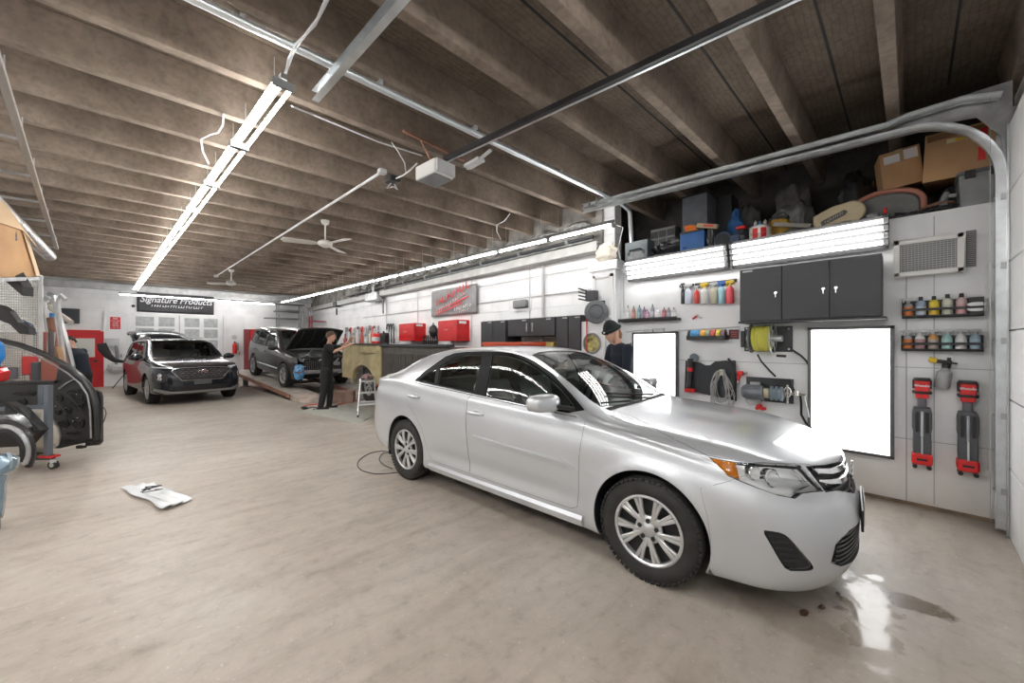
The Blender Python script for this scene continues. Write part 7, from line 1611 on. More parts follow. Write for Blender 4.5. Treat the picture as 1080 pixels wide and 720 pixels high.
# red cabinet/lift post and metal racks near the corner
for (u0, u1, m_, tx) in ((258, 263, mat('maroon', (.28, .05, .06), .5), 'tall maroon post at the back left of the grey car'), (263.5, 272, M_redd, 'tall red tool cabinet between the maroon posts at the back'), (272.5, 277, mat('maroon'), 'tall maroon post right of the red cabinet at the back')):
    a_ = aty(u0, 347, 18.9); c_ = aty(u1, 347, 18.9); b = MB(); b.box2((a_.x, 18.9, 0), (c_.x, 19.2, a_.z)); single(b, 'lift_post' if 'post' in tx else 'tall_cabinet', m_, tx, 'post' if 'post' in tx else 'cabinet', smooth=False, bevel=.01)
def rack_frame(name, label, u0, u1, vt, Y, m, rows, dep=.35, cat='rack', z0=0):
    a_ = aty(u0, vt, Y); c_ = aty(u1, vt, Y); r = thing(name, label, cat, ((a_.x+c_.x)/2, Y, z0)); w_ = (c_.x-a_.x)/2; h_ = a_.z-z0
    for sx in (-1, 1):
        for dy in (0, dep): b = MB(); b.bar((sx*w_, dy, 0), (sx*w_, dy, h_), .05, .05); b.build('upright', m, r, smooth=False)
    for z in rows:
        b = MB()
        for dy in (0, dep): b.bar((-w_*1.15, dy, z*h_), (w_*1.15, dy, z*h_), .04, .04)
        b.bar((-w_, 0, z*h_), (-w_, dep, z*h_), .03, .03); b.bar((w_, 0, z*h_), (w_, dep, z*h_), .03, .03); b.bar((0, 0, z*h_), (0, dep, z*h_), .03, .03); b.build('shelf_frame', m, r, smooth=False)
    return r
rack_frame('storage_rack', 'open metal storage rack rising behind the grey car roof', 294, 318, 320, 19.0, M_steel, (.55, .68, .80, .92), dep=.4)
rack_frame('parts_rack', 'second open grey rack beside the first in the back corner', 319, 328, 326, 18.2, M_steel, (.55, .72, .88), dep=.4)
r = rack_frame('bonnet_stand', 'dark red open rack with two tiers standing beyond the raised bonnet', 329, 345, 333, 17.6, mat('maroon'), (.80, .92), dep=.35)
for k, (u, v, ln) in enumerate(((300, 321, 1.6), (305, 329, 1.2), (298, 336, 1.4))):
    p = aty(u, v, 18.98); b = MB(); b.cyl(p+V((-ln/2, 0, .0)), p+V((ln/2, .0, .02)), .03, n=8); b.cyl(p+V((-ln/2+.1, .12, .02)), p+V((ln/2-.1, .12, .0)), .025, n=8); single(b, 'stock_tube', M_grey, ['grey tubes lying on the top tier of the corner rack', 'grey tubes on the middle tier of the corner rack', 'grey tubes on the lower tier of the corner rack'][k], 'tubes')
# ------------------------------------------------------------ far right wall
XW = XR
def RW(u, v, off=0.0): return atx(u, v, XW-off)
def rrect(u0, v0, u1, v1, off=0.0):
    a, b = RW(u0, v0, off), RW(u1, v1, off); return a.y, b.y, a.z, b.z
a0, a1, a2 = RW(456.5, 307.5, .03), RW(504.5, 299, .03), RW(456.5, 334.5, .03); a0.z = a1.z = (a0.z+a1.z)/2
bn = sheet('shop_banner', mat('grey_banner', (.27, .27, .275), .55, var=.12), 'grey banner with slanted red lettering hanging on the long right wall', 'banner', a0, a1, a2, lambda u, v: .7*sin(7*u+3*v)+.5*sin(4*(u-v)), amp=.025, nrm=(-1, 0, 0))
hy, wz = (a1.y-a0.y)/2, a0.z-a2.z; M_rl = mat('banner_red', (.62, .05, .05), .5)
def smk(n, w, h, y, z, m, ang, sd): marks(n, w, h, m, bn, (-.075, y, z), (Euler(ROT_NX).to_matrix() @ Matrix.Rotation(R(ang), 3, 'Z')).to_euler(), sd, .26)
smk(11, 1.45, .17, hy+.02, wz*.75, M_rl, 14, 4); smk(12, 1.3, .11, hy+.08, wz*.44, mat('banner_pink', (.62, .38, .37), .5), 19, 5)
for (y0, z0, y1, z1) in ((hy+.70, .18, hy-.70, .60), (hy+.70, .06, hy-.45, .42)): b = MB(); b.bar((-.07, y0, z0*wz), (-.07, y1, z1*wz), .004, .035); b.build('red_stripe', M_rl, bn, smooth=False)
smk(8, .7, .09, hy-.45, wz*.25, mat('banner_white', (.75, .75, .75), .5), 5, 6); smk(5, .4, .06, hy-.50, wz*.12, mat('banner_white'), 5, 7)
# red wall cabinets
def redcab(u0, u1, v0, v1, label):
    X = XW-.36; a_, c_ = atx(u0, v0, X), atx(u1, v1, X); zt = atx((u0+u1)/2, v0, X).z; zb = atx((u0+u1)/2, v1, X).z; r = thing('red_tool_cabinet', label, 'cabinet', (XW, (a_.y+c_.y)/2, zb)); w = a_.y-c_.y; h = zt-zb
    b = MB(); b.box((-.17, 0, h/2), (.34, w, h)); b.build('body', M_red, r, smooth=False, bevel=.006)
    b = MB(); b.box((-.352, 0, h/2), (.018, w-.01, h-.012)); d = b.build('door', M_red, r, smooth=False, bevel=.004)
    marks(3, .16, .05, mat('cab_letter', (.75, .55, .55), .4), d, (-.364, .05, h*.55), ROT_NX, 2)
    b = MB(); b.box((-.20, -w/2-.003, h*.88), (.20, .004, .06)); b.build('badge', M_white, r, smooth=False)
redcab(420.7, 436.6, 341, 359.5, 'red wall tool cabinet nearer the truck bed, left of the other red one')
redcab(461.9, 482, 337.5, 359.5, 'red wall tool cabinet directly beneath the grey banner')
# dark shop cabinets with a gap of open bench
def darkcab(u0, u1, z0, z1, doors, label, X=XW-.42, nm='shop_cabinet', slab=True):
    a_, c_ = atx(u0, 350, X), atx(u1, 350, X); r = thing(nm, label, 'cabinet', (XW-.03, (a_.y+c_.y)/2, z0)); w = a_.y-c_.y; h = z1-z0; D = XW-X
    b = MB(); b.box((-D/2+.01, 0, h/2), (D-.02, w, h)); b.build('body', M_char, r, smooth=False, bevel=.004)
    for i in range(doors):
        y = w*(.5-(i+.5)/doors); b = MB(); b.box((-D-.0, y, h/2), (.02, w/doors-.014, h-.02)); d = b.build('door', M_char, r, smooth=False, bevel=.004)
        b = MB(); b.box((-D-.02, y+(w/doors*.38)*(-1 if i % 2 == 0 else 1), h*.5), (.02, .02, .16)); b.build('handle', M_steel, d, smooth=False)
        b = MB(); b.box((-D-.012, y-w/doors*.25, h-.035), (.004, .10, .016)); b.build('badge', M_lgrey, d, smooth=False)
darkcab(508.5, 535, 0, 1.99, 2, 'tall charcoal double door cabinet, left end of the dark cabinet run'); darkcab(537, 587, 1.66, 1.99, 2, 'charcoal wall cupboard over the open bench in the dark cabinet run', X=XW-.42)
darkcab(588, 614, 0, 1.99, 2, 'tall charcoal double door cabinet, right end of the dark cabinet run')
X = XW-.40; y0, y1 = atx(538, 350, X).y, atx(586, 350, X).y; r = thing('work_bench', 'dark workbench between the two tall charcoal cabinets', 'workbench', (XW-.22, (y0+y1)/2, 0)); w = y0-y1-.06
b = MB(); b.box((0, 0, .93), (.42, w, .05)); b.build('top', mat('bench_wood', (.30, .20, .12), .5), r, smooth=False); b = MB(); b.box((.0, 0, .45), (.38, w-.02, .88)); b.build('drawer_base', M_char, r, smooth=False, bevel=.004)
b = MB(); b.box((.20, 0, 1.30), (.012, w, .68)); b.build('back_panel', M_lgrey, r, smooth=False)
for i, (f, c, tx) in enumerate(((.15, (.45, .10, .08), 'red and white box on the open dark bench'), (.35, (.60, .45, .30), 'tan carton on the open dark bench'), (.62, (.55, .12, .10), 'red tin on the open dark bench'), (.84, (.65, .50, .15), 'yellow tub on the open dark bench, nearest the right cabinet'))):
    y = y0-.03-w*f; b = MB(); b.rbox((XW-.27, y, .958+.30), (.14, .20, .60), .03); single(b, 'tall_container', mat('bench_item_%d' % i, c, .5), tx, 'container', bevel=.006)
p = RW(549, 321.5, .06); r = thing('emergency_lamp', 'small dark emergency lamp box on a white plate on the right wall', 'wall lamp', p-V((0, 0, .1))); b = MB(); b.box((.05, 0, .12), (.02, .5, .30)); b.build('plate', M_white, r, smooth=False); b = MB(); b.rbox((-.0, 0, .12), (.10, .38, .16), .04, ax=0); b.build('box', M_grey, r, bevel=.01)
# grey hose reel on the pilaster with red hose
p = atx(629, 329, 4.96); r = thing('air_hose_reel', 'round grey air hose reel with prongs above, on the pilaster beside the beanie', 'hose reel', p); b = MB(); b.lathe([(0, -.09), (.05, -.09), (.10, -.07), (.11, -.085), (.165, -.075), (.18, -.05), (.18, .05), (.165, .08), (0, .08)], axis=(0.85, .5, 0), n=36); b.build('reel_case', mat('reel_grey', (.13, .14, .15), .5), r)
b = MB(); b.box((.10, -.05, .0), (.06, .10, .36)); b.bar((.02, .05, -.02), (.12, -.02, -.02), .05, .05); b.build('bracket', M_black, r, smooth=False, bevel=.004)
b = MB(); b.box((.02, .10, .26), (.10, .18, .16))
b.build('holder_body', M_char, r, smooth=False, bevel=.01); b = MB()
for k in range(4): b.cyl((-.02, .16, .19+.05*k), (-.10, .27, .22+.055*k), .011, n=6)
b.build('prongs', M_black, r)
b = MB(); P = atx(618.8, 326, 4.96); b.tube([P, atx(618.8, 345, 4.96), atx(619, 385, 4.96), V((4.96, atx(619, 385, 4.96).y, .3))], .009, n=6); single(b, 'air_hose', M_redp, 'red air hose hanging straight down from the grey reel', 'hose')
p = atx(627, 371, 4.98); r = thing('display_board', 'white board with a round framed picture behind the person in the beanie', 'board', (5.03, p.y-.0, 1.15)); b = MB(); b.box((-.02, .05, .36), (.04, .42, .74)); b.build('board', M_white, r, smooth=False)
b = MB(); b.tube([(-.05, .05+.15*cos(2*pi*i/30), .38+.15*sin(2*pi*i/30)) for i in range(30)], .018, n=8, closed=True); b.build('round_frame', M_grey, r)
b = MB(); b.lathe([(0, 0), (.145, 0)], c=(-.045, .05, .38), axis=(-1, 0, 0), n=28); b.build('picture', mat('picture_mixed', (.38, .34, .12), .5, var=.6, vs=14), r)
# clamps, fan-like mask and hanging hoses by the red cabinets
r = thing('face_shield', 'black face shield hanging between the two red cabinets', 'face shield', RW(457, 354, .12)); b = blobmesh((0, 0, .12), (.10, .14, .17), 14, .08, flat=False); b.build('visor', M_black, r); b = MB(); b.tube([(0, .10, .22), (0, 0, .34), (0, -.10, .22)], .012, n=6); b.build('strap', M_char, r)
for k in range(7):
    p = RW(447+2.3*k, 358, .08); r = thing('spring_clamp', 'black spring clamp hanging in the row between the red cabinets', 'clamp', (p.x, p.y, p.z-.14), 0, 'clamps between the red cabinets'); b = MB(); b.bar((0, .03, 0), (0, .01, .26), .02, .02); b.bar((0, -.03, 0), (0, -.01, .26), .02, .02); b.build('jaws', M_black, r, smooth=False); b = MB(); b.cyl((-.02, 0, .14), (.02, 0, .14), .02, n=8); b.build('pivot', M_steel, r)
for k in range(3):
    b = MB(); u = 409+2.6*k; P0, P1 = RW(u, 344, .08), RW(u, 362, .08); b.tube([P0+V((0, .08, -.1)), P0+V((0, .05, .05)), P0+V((0, -.04, .08)), P0+V((0, -.08, -.05)), P1+V((0, -.08, 0))], .022, n=6); single(b, 'hanging_hose', M_black, ['black hose loop hanging on the wall left of the first red cabinet', 'middle black hose loop left of the first red cabinet', 'black hose loop nearest the first red cabinet'][k], 'hose')
# orange red chest seen over the silver car roof
r = thing('tool_chest', 'orange red rolling tool chest seen over the silver car roof', 'tool chest', (4.52, 4.75, 0)); b = MB(); b.rbox((0, 0, .82), (.55, 1.0, 1.36), .02); b.build('body', mat('orange_red', (.62, .09, .04), .35), r, bevel=.004)
b = MB(); b.rbox((0, 0, 1.525), (.58, 1.04, .05), .02); b.build('lid', mat('orange_red'), r, bevel=.004)
for k in range(6): b = MB(); b.box((-.28, 0, .25+.20*k), (.015, .94, .18)); d = b.build('drawer', mat('orange_red'), r, smooth=False, bevel=.003); b = MB(); b.box((-.295, 0, .32+.20*k), (.015, .80, .02)); b.build('drawer_pull', M_galv, d, smooth=False)
for sx in (-1, 1):
    for sy in (-1, 1): b = MB(); b.cyl((sx*.2-.02, sy*.4, .06), (sx*.2+.02, sy*.4, .06), .06, n=14); b.box((sx*.2, sy*.4, .12), (.05, .05, .06)); b.build('caster', M_black, r)
# truss-like clutter over the ledge beam on the right wall: sheeting and pipes
r = thing('door_spring_shaft', 'long dark shaft with pipes running over the right wall beam', 'pipe', (5.25, 3.6, 3.24)); b = MB(); b.cyl((0, 0, .06), (0, 11, .06), .028, n=8); b.build('shaft', M_char, r); b = MB(); b.cyl((-.02, 0, .0), (-.02, 8, .0), .018, n=8); b.build('pipe', M_steel, r)
for k in range(9):
    b = MB(); b.cyl((0, .5+1.2*k, .06), (0, .56+1.2*k, .06), .05, n=10); b.box((.05, .53+1.2*k, .06), (.1, .04, .1)); b.build('bearing', M_steel, r)
for k in range(14):
    b = blobmesh((5.30, 4.0+.75*k, 3.50), (.09, .30, .10), 200+k, .25, 18, 10, flat=False); single(b, 'foam_wrap', mat('grey_insulation', (.26, .26, .25), .85, var=.4, vs=9), 'lump of grey insulation stuffed along the top of the right wall', 'insulation', 'insulation stuffed along the top of the right wall')
b = MB(); b.rbox(atx(394, 313, 5.2), (.25, .9, .28), .05); b.cyl(atx(394, 313, 5.2)+V((0, 0, .1)), atx(394, 313, 5.2)+V((0, 0, .4)), .05, n=8); b.tube([atx(394, 313, 5.2), atx(400, 312, 5.2), atx(404, 316, 5.2), atx(404, 330, 5.3)], .03, n=6); single(b, 'air_dryer', M_steel, 'grey air line regulator box high on the right wall beyond the banner', 'regulator')
b = MB(); b.cyl(atx(355, 325, 5.25), atx(355, 332, 5.25), .03, n=6); b.rbox(atx(355, 321, 5.25), (.2, .35, .2), .04); single(b, 'small_fixture', M_char, 'small dark fixture on the right wall above the technician', 'fixture')
# ------------------------------------------------------------ pickup box (beige quarter panel, dark ribbed bed wall)
r = thing('pickup_bed', 'pickup truck bed with beige quarter panel, wheel arch and dark ribbed bed wall', 'truck bed', (3.7, 8.2, .0)); O = V((3.7, 8.2, 0))
M_bge = mat('primer_beige', (.40, .34, .19), .55, var=.18, vs=4); M_bed = mat('bed_liner_dark', (.075, .068, .062), .6, var=.25, vs=5)
yr0, yr1 = 2.42, 0.0   # beige part: far end .. near end
ac = .93; ar = .70; pts = [(yr1, .55), (yr1, 1.50), (yr0, 1.50), (yr0, .62), (ac+ar+.06, .62)]+[(ac+(ar+.02)*cos(R(t_)), .58+.46*sin(R(t_))) for t_ in range(0, 181, 12)]+[(ac-ar-.10, .56)]
b = MB(); n = len(pts); b.v = [(0+.06*sin(pi*min(1, max(0, (z-.5)/1.0)))*-1, y, z) for y, z in pts]+[(.06, y, z) for y, z in pts]
b.f = [tuple(range(n)), tuple(range(2*n-1, n-1, -1))]+[(i, i+n, (i+1) % n+n, (i+1) % n) for i in range(n)]; b.m = [0]*len(b.f); b.build('quarter_panel', M_bge, r, smooth=False, bevel=.012)
b = MB(); b.tube([(-.04, ac+ar*cos(R(t_)), .58+.44*sin(R(t_))) for t_ in range(-8, 189, 8)], .035, n=8); b.build('arch_flare', M_bge, r)
b = MB(); b.box((.03, 1.21, 1.51), (.16, 2.46, .04)); b.build('bed_rail', M_char, r, smooth=False, bevel=.008)
b = MB(); b.box((.02, .02, 1.02), (.10, .05, .94)); b.build('corner_post', M_bge, r, smooth=False, bevel=.01)
b = MB(); b.box((-.055, .70, 1.30), (.01, .9, .02)); b.build('panel_crease', mat('primer_dark', (.24, .20, .11), .6), r, smooth=False)
w = make_wheel(r, .20, ac, .50, .42, .26, .24, side=1, style='five', spokes=6); w.rotation_euler = (0, 0, R(90))
b = MB(); b.box((.85, 1.2, .9), (.7, 2.2, .9)); b.build('inner_box', M_blackm, r, smooth=False)
yn = -2.72
b = MB(); b.box((.03, yn/2, 1.02), (.05, -yn, .90)); b.build('bed_wall', M_bed, r, smooth=False)
for k in range(26):
    b = MB(); b.box((-.002, -.10+(yn+.2)*k/25, .98), (.014, .035, .66)); b.build('bed_rib', M_bed, r, smooth=False, bevel=.004)
b = MB(); b.box((.02, yn/2, 1.49), (.16, -yn, .05)); b.build('front_rail', M_char, r, smooth=False, bevel=.008)
b = MB(); b.box((.62, yn/2, .62), (1.15, -yn-.02, .08)); b.box((1.18, -.15, 1.0), (.05, 5.1, .9)); b.build('bed_floor', M_bed, r, smooth=False)
for y in (2.1, .2, -2.3):
    b = MB(); b.cyl((.4, y, 0), (.4, y, .60), .05, n=8); b.box((.4, y, .02), (.3, .3, .04)); b.build('stand_leg', M_steel, r)
for y in (1.3, -1.9):
    b = MB(); b.cyl((1.1, y, 0), (1.1, y, .60), .05, n=8); b.box((1.1, y, .02), (.3, .3, .04)); b.build('stand_leg', M_steel, r)
# paint bench with guns and bottles beyond the bed
r = thing('paint_bench', 'steel bench behind the truck bed crowded with cans and spray guns', 'workbench', (5.05, 13.0, 0)); b = MB(); b.box((0, 0, 1.47), (.6, 4.6, .05)); b.build('top', M_steel, r, smooth=False)
for y in (-2.2, 0, 2.2):
    for x in (-.15, .25): b = MB(); b.bar((x, y, 0), (x, y, 1.45), .05, .05); b.build('leg', M_steel, r, smooth=False)
rr = random.Random(21); cols = [(.55, .10, .08), (.10, .28, .55), (.65, .65, .62), (.12, .12, .13), (.60, .52, .40), (.30, .32, .34), (.70, .68, .66), (.40, .12, .12)]
names = ['red', 'blue', 'white', 'black', 'beige', 'grey', 'pale grey', 'maroon']
for k in range(18):
    u = 364+2.2*k; X = 4.90+.2*(k % 2); p = atx(u, 360, X); h = .28+rr.random()*.30; c = k % 8
    r = thing('spray_gun' if k % 2 else 'paint_bottle', '%s %s standing on the crowded paint bench, number %d along from the technician' % (names[c], 'spray gun with cup' if k % 2 else 'paint bottle', k+1) if False else '%s %s on the paint bench, %s' % (names[c], 'spray gun with cup' if k % 2 else 'paint bottle', ['at its far left end', 'second from its far end', 'third from its far end', 'behind the technician hands', 'just right of the raised hands', 'sixth from the far end', 'left of the middle gap', 'eighth from the far end', 'near the middle', 'just right of the middle', 'eleventh from the far end', 'left of the red and white can', 'behind the red and white can', 'right of the red and white can', 'left of the black jug', 'behind the black jug', 'right of the black jug', 'at its near right end'][k]), 'spray gun' if k % 2 else 'bottle', (X, p.y, 1.495), 0, 'cans and guns on the paint bench'); m_ = mat('bench_col_%d' % c, cols[c], .45)
    b = MB()
    if k % 2:
        b.cyl((0, 0, 0), (0, 0, h*.45), .05, .06, n=10); b.build('cup', m_, r); b = MB(); b.bar((0, 0, h*.45), (0, -.02, h), .035, .05); b.bar((0, .10, h*.85), (0, -.12, h*.95), .035, .04); b.build('gun_body', M_galv, r, smooth=False, bevel=.004)
    else:
        b.lathe([(0, 0), (.055, 0), (.058, h*.6), (.03, h*.75), (.02, h), (0, h)], n=12); b.build('container', m_, r)
        b = MB(); b.cyl((0, 0, h*.95), (0, 0, h*1.1), .022, n=8); b.build('cap', M_black, r)
for k in range(9):
    u = 366+4.1*k; p = atx(u, 345, 5.36); b = MB(); b.bar((5.34, p.y, 2.15-.05*(k % 3)), (5.34, p.y+.05, 1.75+.06*(k % 2)), .05, .09); b.bar((5.34, p.y-.08, 2.1), (5.34, p.y+.10, 2.05), .04, .06); single(b, 'hooked_spray_gun', [M_steel, M_redp, M_lgrey][k % 3], 'spray gun hooked on the wall over the paint bench', 'spray gun', 'spray guns hooked on the wall over the paint bench', smooth=False)
p = atx(397, 362, 4.55); r = thing('paint_can', 'red and white paint can on the truck bed rail side of the bench', 'can', (4.72, atx(397, 362, 4.72).y, 1.495)); b = MB(); b.lathe([(0, 0), (.13, 0), (.13, .30), (.11, .33), (0, .33)], n=20); b.build('tin', M_redp, r); b = MB(); b.lathe([(.132, .10), (.132, .22)], n=20); b.build('label_band', M_white, r)
r = thing('jug', 'large black jug beside the red and white can', 'jug', (4.80, atx(405.5, 362, 4.80).y, 1.495)); b = MB(); b.rbox((0, 0, .17), (.2, .26, .34), .05); b.cyl((0, .05, .33), (0, .05, .39), .03, n=8); b.build('container', M_black, r, bevel=.01)
# ------------------------------------------------------------ floor things around the technician
a_ = [atz(u, v, 0) for u, v in ((313, 434), (352, 427), (402, 433), (380, 446.5))]; b = MB(); b.add([(p.x, p.y, .001) for p in a_]+[(p.x, p.y, .008) for p in a_], [(0, 3, 2, 1), (4, 5, 6, 7), (0, 1, 5, 4), (1, 2, 6, 5), (2, 3, 7, 6), (3, 0, 4, 7)]); single(b, 'floor_mat', mat('masking_sheet', (.46, .47, .42), .7, var=.1), 'pale grey floor sheet under the step ladder', 'floor sheet', smooth=False)
p = atz(379, 438, 0); lx = p.x; r = thing('step_ladder', 'small aluminium step ladder with a yellow label on the pale floor sheet', 'step ladder', (p.x+.16, p.y-.02, .009), R(-110)); r.scale = (.85, .80, 1); Ma = mat('ladder_aluminium', (.66, .67, .68), .35, .6)
for sy in (-1, 1):
    b = MB(); b.bar((.30, sy*.24, .0), (.02, sy*.17, .76), .03, .06); b.build('front_rail', Ma, r, smooth=False, bevel=.004); b = MB(); b.bar((-.30, sy*.24, .0), (-.04, sy*.17, .74), .025, .04); b.build('rear_rail', Ma, r, smooth=False, bevel=.004)
    for sx in (-1, 1): b = MB(); b.box((sx*.30, sy*.24, .02), (.07, .045, .04)); b.build('foot', M_black, r, smooth=False)
for k in range(3): t_ = (k+1)/3; b = MB(); b.box((.30-.28*t_*.95+.0, 0, .24*(k+1)), (.16 if k < 2 else .30, .46-.10*t_, .03)); b.build('tread', Ma, r, smooth=False, bevel=.004)
b = MB(); b.bar((-.22, -.22, .24), (-.22, .22, .24), .02, .03); b.build('rear_brace', Ma, r, smooth=False)
b = MB(); b.bar((.335, .243, .04), (.17, .202, .50), .004, .055); b.v = [(x+.006, y+.02, z) for x, y, z in b.v]; b.build('yellow_label', mat('label_bright_yellow', (.85, .72, .05), .5), r, smooth=False)
b = blobmesh((0, 0, 0), (.12, .13, .06), 61, .3); q_ = (p.x+.16, p.y-.02, .009+.76+.03); b.v = [(x+q_[0], y+q_[1], z+q_[2]+.01) for x, y, z in b.v]; single(b, 'rag_pile', mat('rag_mixed', (.30, .20, .20), .8, var=.6, vs=14), 'crumpled rags on the top step of the ladder', 'rags')
for k, (u0, v0, u1, v1, Y_, m_, tx) in enumerate(((353, 415, 376, 425, 0, mat('dusty_brown', (.30, .20, .16), .7, var=.2), 'low brown wooden block behind the technician legs'), (365, 409, 388, 413, 0, mat('dusty_tan', (.42, .33, .22), .7), 'flat tan plank beyond the step ladder'))):
    a_ = atz(u0, v1, 0); c_ = atz(u1, v1, 0); hh = .30 if k == 0 else .10; b = MB(); b.box(((a_.x+c_.x)/2, (a_.y+c_.y)/2+.2, hh/2), (hypot(c_.x-a_.x, c_.y-a_.y), .35, hh), (0, 0, R(-30))); single(b, 'wood_block', m_, tx, 'block', smooth=False, bevel=.01)
pts = [atz(u, v, .012) for u, v in ((318, 429), (325, 427), (334, 426), (342, 429), (352, 428), (362, 425), (378, 422))]; b = MB(); b.tube(pts, .012, n=6); single(b, 'red_air_hose', M_redp, 'red air hose snaking on the floor at the technician feet', 'hose')
b = MB(); b.tube([atz(u, v, .010) for u, v in ((323, 431), (329, 429), (337, 430), (330, 432))], .010, n=6); b.rbox(atz(321, 430, .03), (.10, .2, .05), .02); single(b, 'air_tool', M_black, 'small black air tool lying on the floor left of the technician', 'tool')
# hose loops on the floor by the silver car rear wheel
pts = []
for (u, v) in ((412, 476.5), (402, 475.5), (390, 478), (380, 484), (377, 490), (382, 496), (396, 499.5), (410, 499), (422, 497.5)): pts.append(atz(u, v, .006))
def crsp(P, k=6):
    out = []; Q = [P[0]]+P+[P[-1]]
    for i in range(1, len(Q)-2):
        for j in range(k):
            t = j/k; a, b_, c, d = Q[i-1], Q[i], Q[i+1], Q[i+2]; out.append(.5*((2*b_)+(c-a)*t+(2*a-5*b_+4*c-d)*t*t+(3*b_-a-3*c+d)*t**3))
    return out+[P[-1]]
b = MB(); b.tube(crsp(pts), .0055, n=6); b.tube(crsp([atz(u, v, .012) for u, v in ((414, 477), (404, 478), (400, 484), (405, 490), (414, 494))]), .0055, n=6); single(b, 'floor_hose', M_char, 'thin dark hose looped on the floor behind the silver car rear wheel', 'hose')
# white plastic sheet on the floor
a_ = [atz(u, v, 0) for u, v in ((128, 515.5), (162, 512), (200, 529), (176, 538.5))]
rr = random.Random(5); ph = [rr.uniform(0, 6) for _ in range(8)]; b = MB()
def pf(u, v):
    p = a_[0].lerp(a_[1], v).lerp(a_[3].lerp(a_[2], v), u); e = .03*sin(11*u+ph[0])*(v-.5)+.02*sin(17*v+ph[1]); d = (a_[3]-a_[0]).normalized(); 
    z = .012+.016*(1+sin(9*u+4*v+ph[2]))*.5+.014*(1+sin(14*v-6*u+ph[3]))*.5+.03*math.exp(-((u-.35)**2+(v-.6)**2)/.02)
    return p+V((0, 0, z))+V((e, e*.5, 0))
b.grid(pf, 36, 22); r = thing('plastic_sheet', 'crumpled white plastic sheet lying on the open floor', 'plastic sheet', (a_[0].x, a_[0].y, 0)); b.v = [(x-a_[0].x, y-a_[0].y, z) for x, y, z in b.v]; b.build('sheet', mat('white_plastic_film', (.74, .76, .77), .28, bump=.5, bs=30), r, solid=.003)
p = atz(160, 518, .05); b = MB(); rr = random.Random(8)
for k in range(4): b.tube([p+V((rr.uniform(-.08, .08), rr.uniform(-.05, .05), .012+.01*k)) for _ in range(5)], .005, n=5)
b.v = [(x, y, z) for x, y, z in b.v]; single(b, 'wire_scrap', M_char, 'small tangle of dark wire on the white plastic sheet', 'wire')
# leaves / debris by the wet patch
for k, (u, v, s_) in enumerate(((856, 613, .05), (848, 647, .045), (867, 641, .03), (884, 626, .025))):
    p = atz(u, v, 0); b = MB(); rr = random.Random(k+60); n = 9; rim = [(p.x+s_*(.6+.5*rr.random())*cos(2*pi*i/n), p.y+s_*.6*(.6+.5*rr.random())*sin(2*pi*i/n), .004+.004*rr.random()) for i in range(n)]; b.v = rim+[(p.x, p.y, .010)]; b.f = [(i, (i+1) % n, n) for i in range(n)]; b.m = [0]*n; single(b, 'debris', mat('wet_leaf', (.10, .05, .025), .35), ['dark wet leaf scrap by the front of the silver car', 'brown leaf scrap at the foot of the wet patch', 'small scrap beside the brown leaf', 'tiny scrap near the wet patch'][k], 'debris', smooth=False)
# ============================================================ LEFT EDGE: parts cart, stripped door, racks
DD = 4.95
def S(u, v, d=DD): return atd(u, v, d)
def plate(px, d, th, name, m, parent=None, o=None, bevel=.006, smooth=False, tilt=0.0, **k):
    """a plate traced in the plane facing the bay at distance d, extruded away by th"""
    P = [atd(u, v, d+tilt*(u-px[0][0])) for u, v in px]; n = len(P); dep = FW*th; b = MB(); vs = P+[p+dep for p in P]; o = V((0, 0, 0)) if o is None else o
    b.add([v-o for v in vs], [tuple(range(n)), tuple(range(2*n-1, n-1, -1))]+[(i, i+n, (i+1) % n+n, (i+1) % n) for i in range(n)]); return b
# stripped black door
o = S(40, 468); r = thing('car_door', 'stripped black car door with window frame standing at the left edge', 'car door', (o.x, o.y, o.z)); O = V(o)
M_db = mat('door_black', (.014, .014, .015), .38, coat=.3, var=.2); M_dg = mat('door_satin', (.035, .036, .038), .35, .2)
b = MB(); b.tube([S(u, v)-O for u, v in ((-34, 352), (0, 359), (20, 363.5), (42, 371.5), (62, 381), (78, 391), (90, 402), (98, 414), (102, 430), (104, 450), (103, 463))], [.035]*11, n=8); b.build('window_frame', M_db, r)
b = MB(); b.tube([S(u, v, DD-.03)-O for u, v in ((-34, 357), (0, 364), (20, 368.5), (40, 376), (58, 385), (72, 394), (84, 404), (92, 416), (95, 432), (96, 462))], .010, n=6); b.build('weather_strip', M_steel, r)
b = plate([(-36, 405), (0, 404.5), (58, 402.5), (61, 385), (74, 392), (86, 403), (95, 418), (98, 440), (98, 465), (62, 473), (20, 471), (-36, 474)], DD, .06, 'x', None, o=O); b.build('inner_panel', M_db, r, smooth=False, bevel=.01)
b = MB(); b.tube([S(u, v, DD-.02)-O for u, v in ((-34, 404), (0, 403.5), (59, 402.5))], .022, n=8); b.build('sill_rail', M_dg, r)
b = plate([(99.5, 411), (105.5, 413), (107, 418), (107, 466), (104, 469.5), (90, 470.5), (88, 460), (98, 450)], DD+.07, .03, 'x', None, o=O); b.build('door_card_edge', mat('door_card', (.05, .05, .052), .75), r, smooth=False, bevel=.01)
b = MB(); b.tube([S(u, v, DD+.06)-O for u, v in ((107, 428), (110.5, 431), (112, 436), (110, 443), (107, 448))], .006, n=6); b.build('pull_strap', M_char, r)
b = plate([(80, 470), (87, 470), (87, 473), (80, 473)], DD, .05, 'x', None, o=O); b.build('hinge_foot', M_black, r, smooth=False)
rr = random.Random(12)
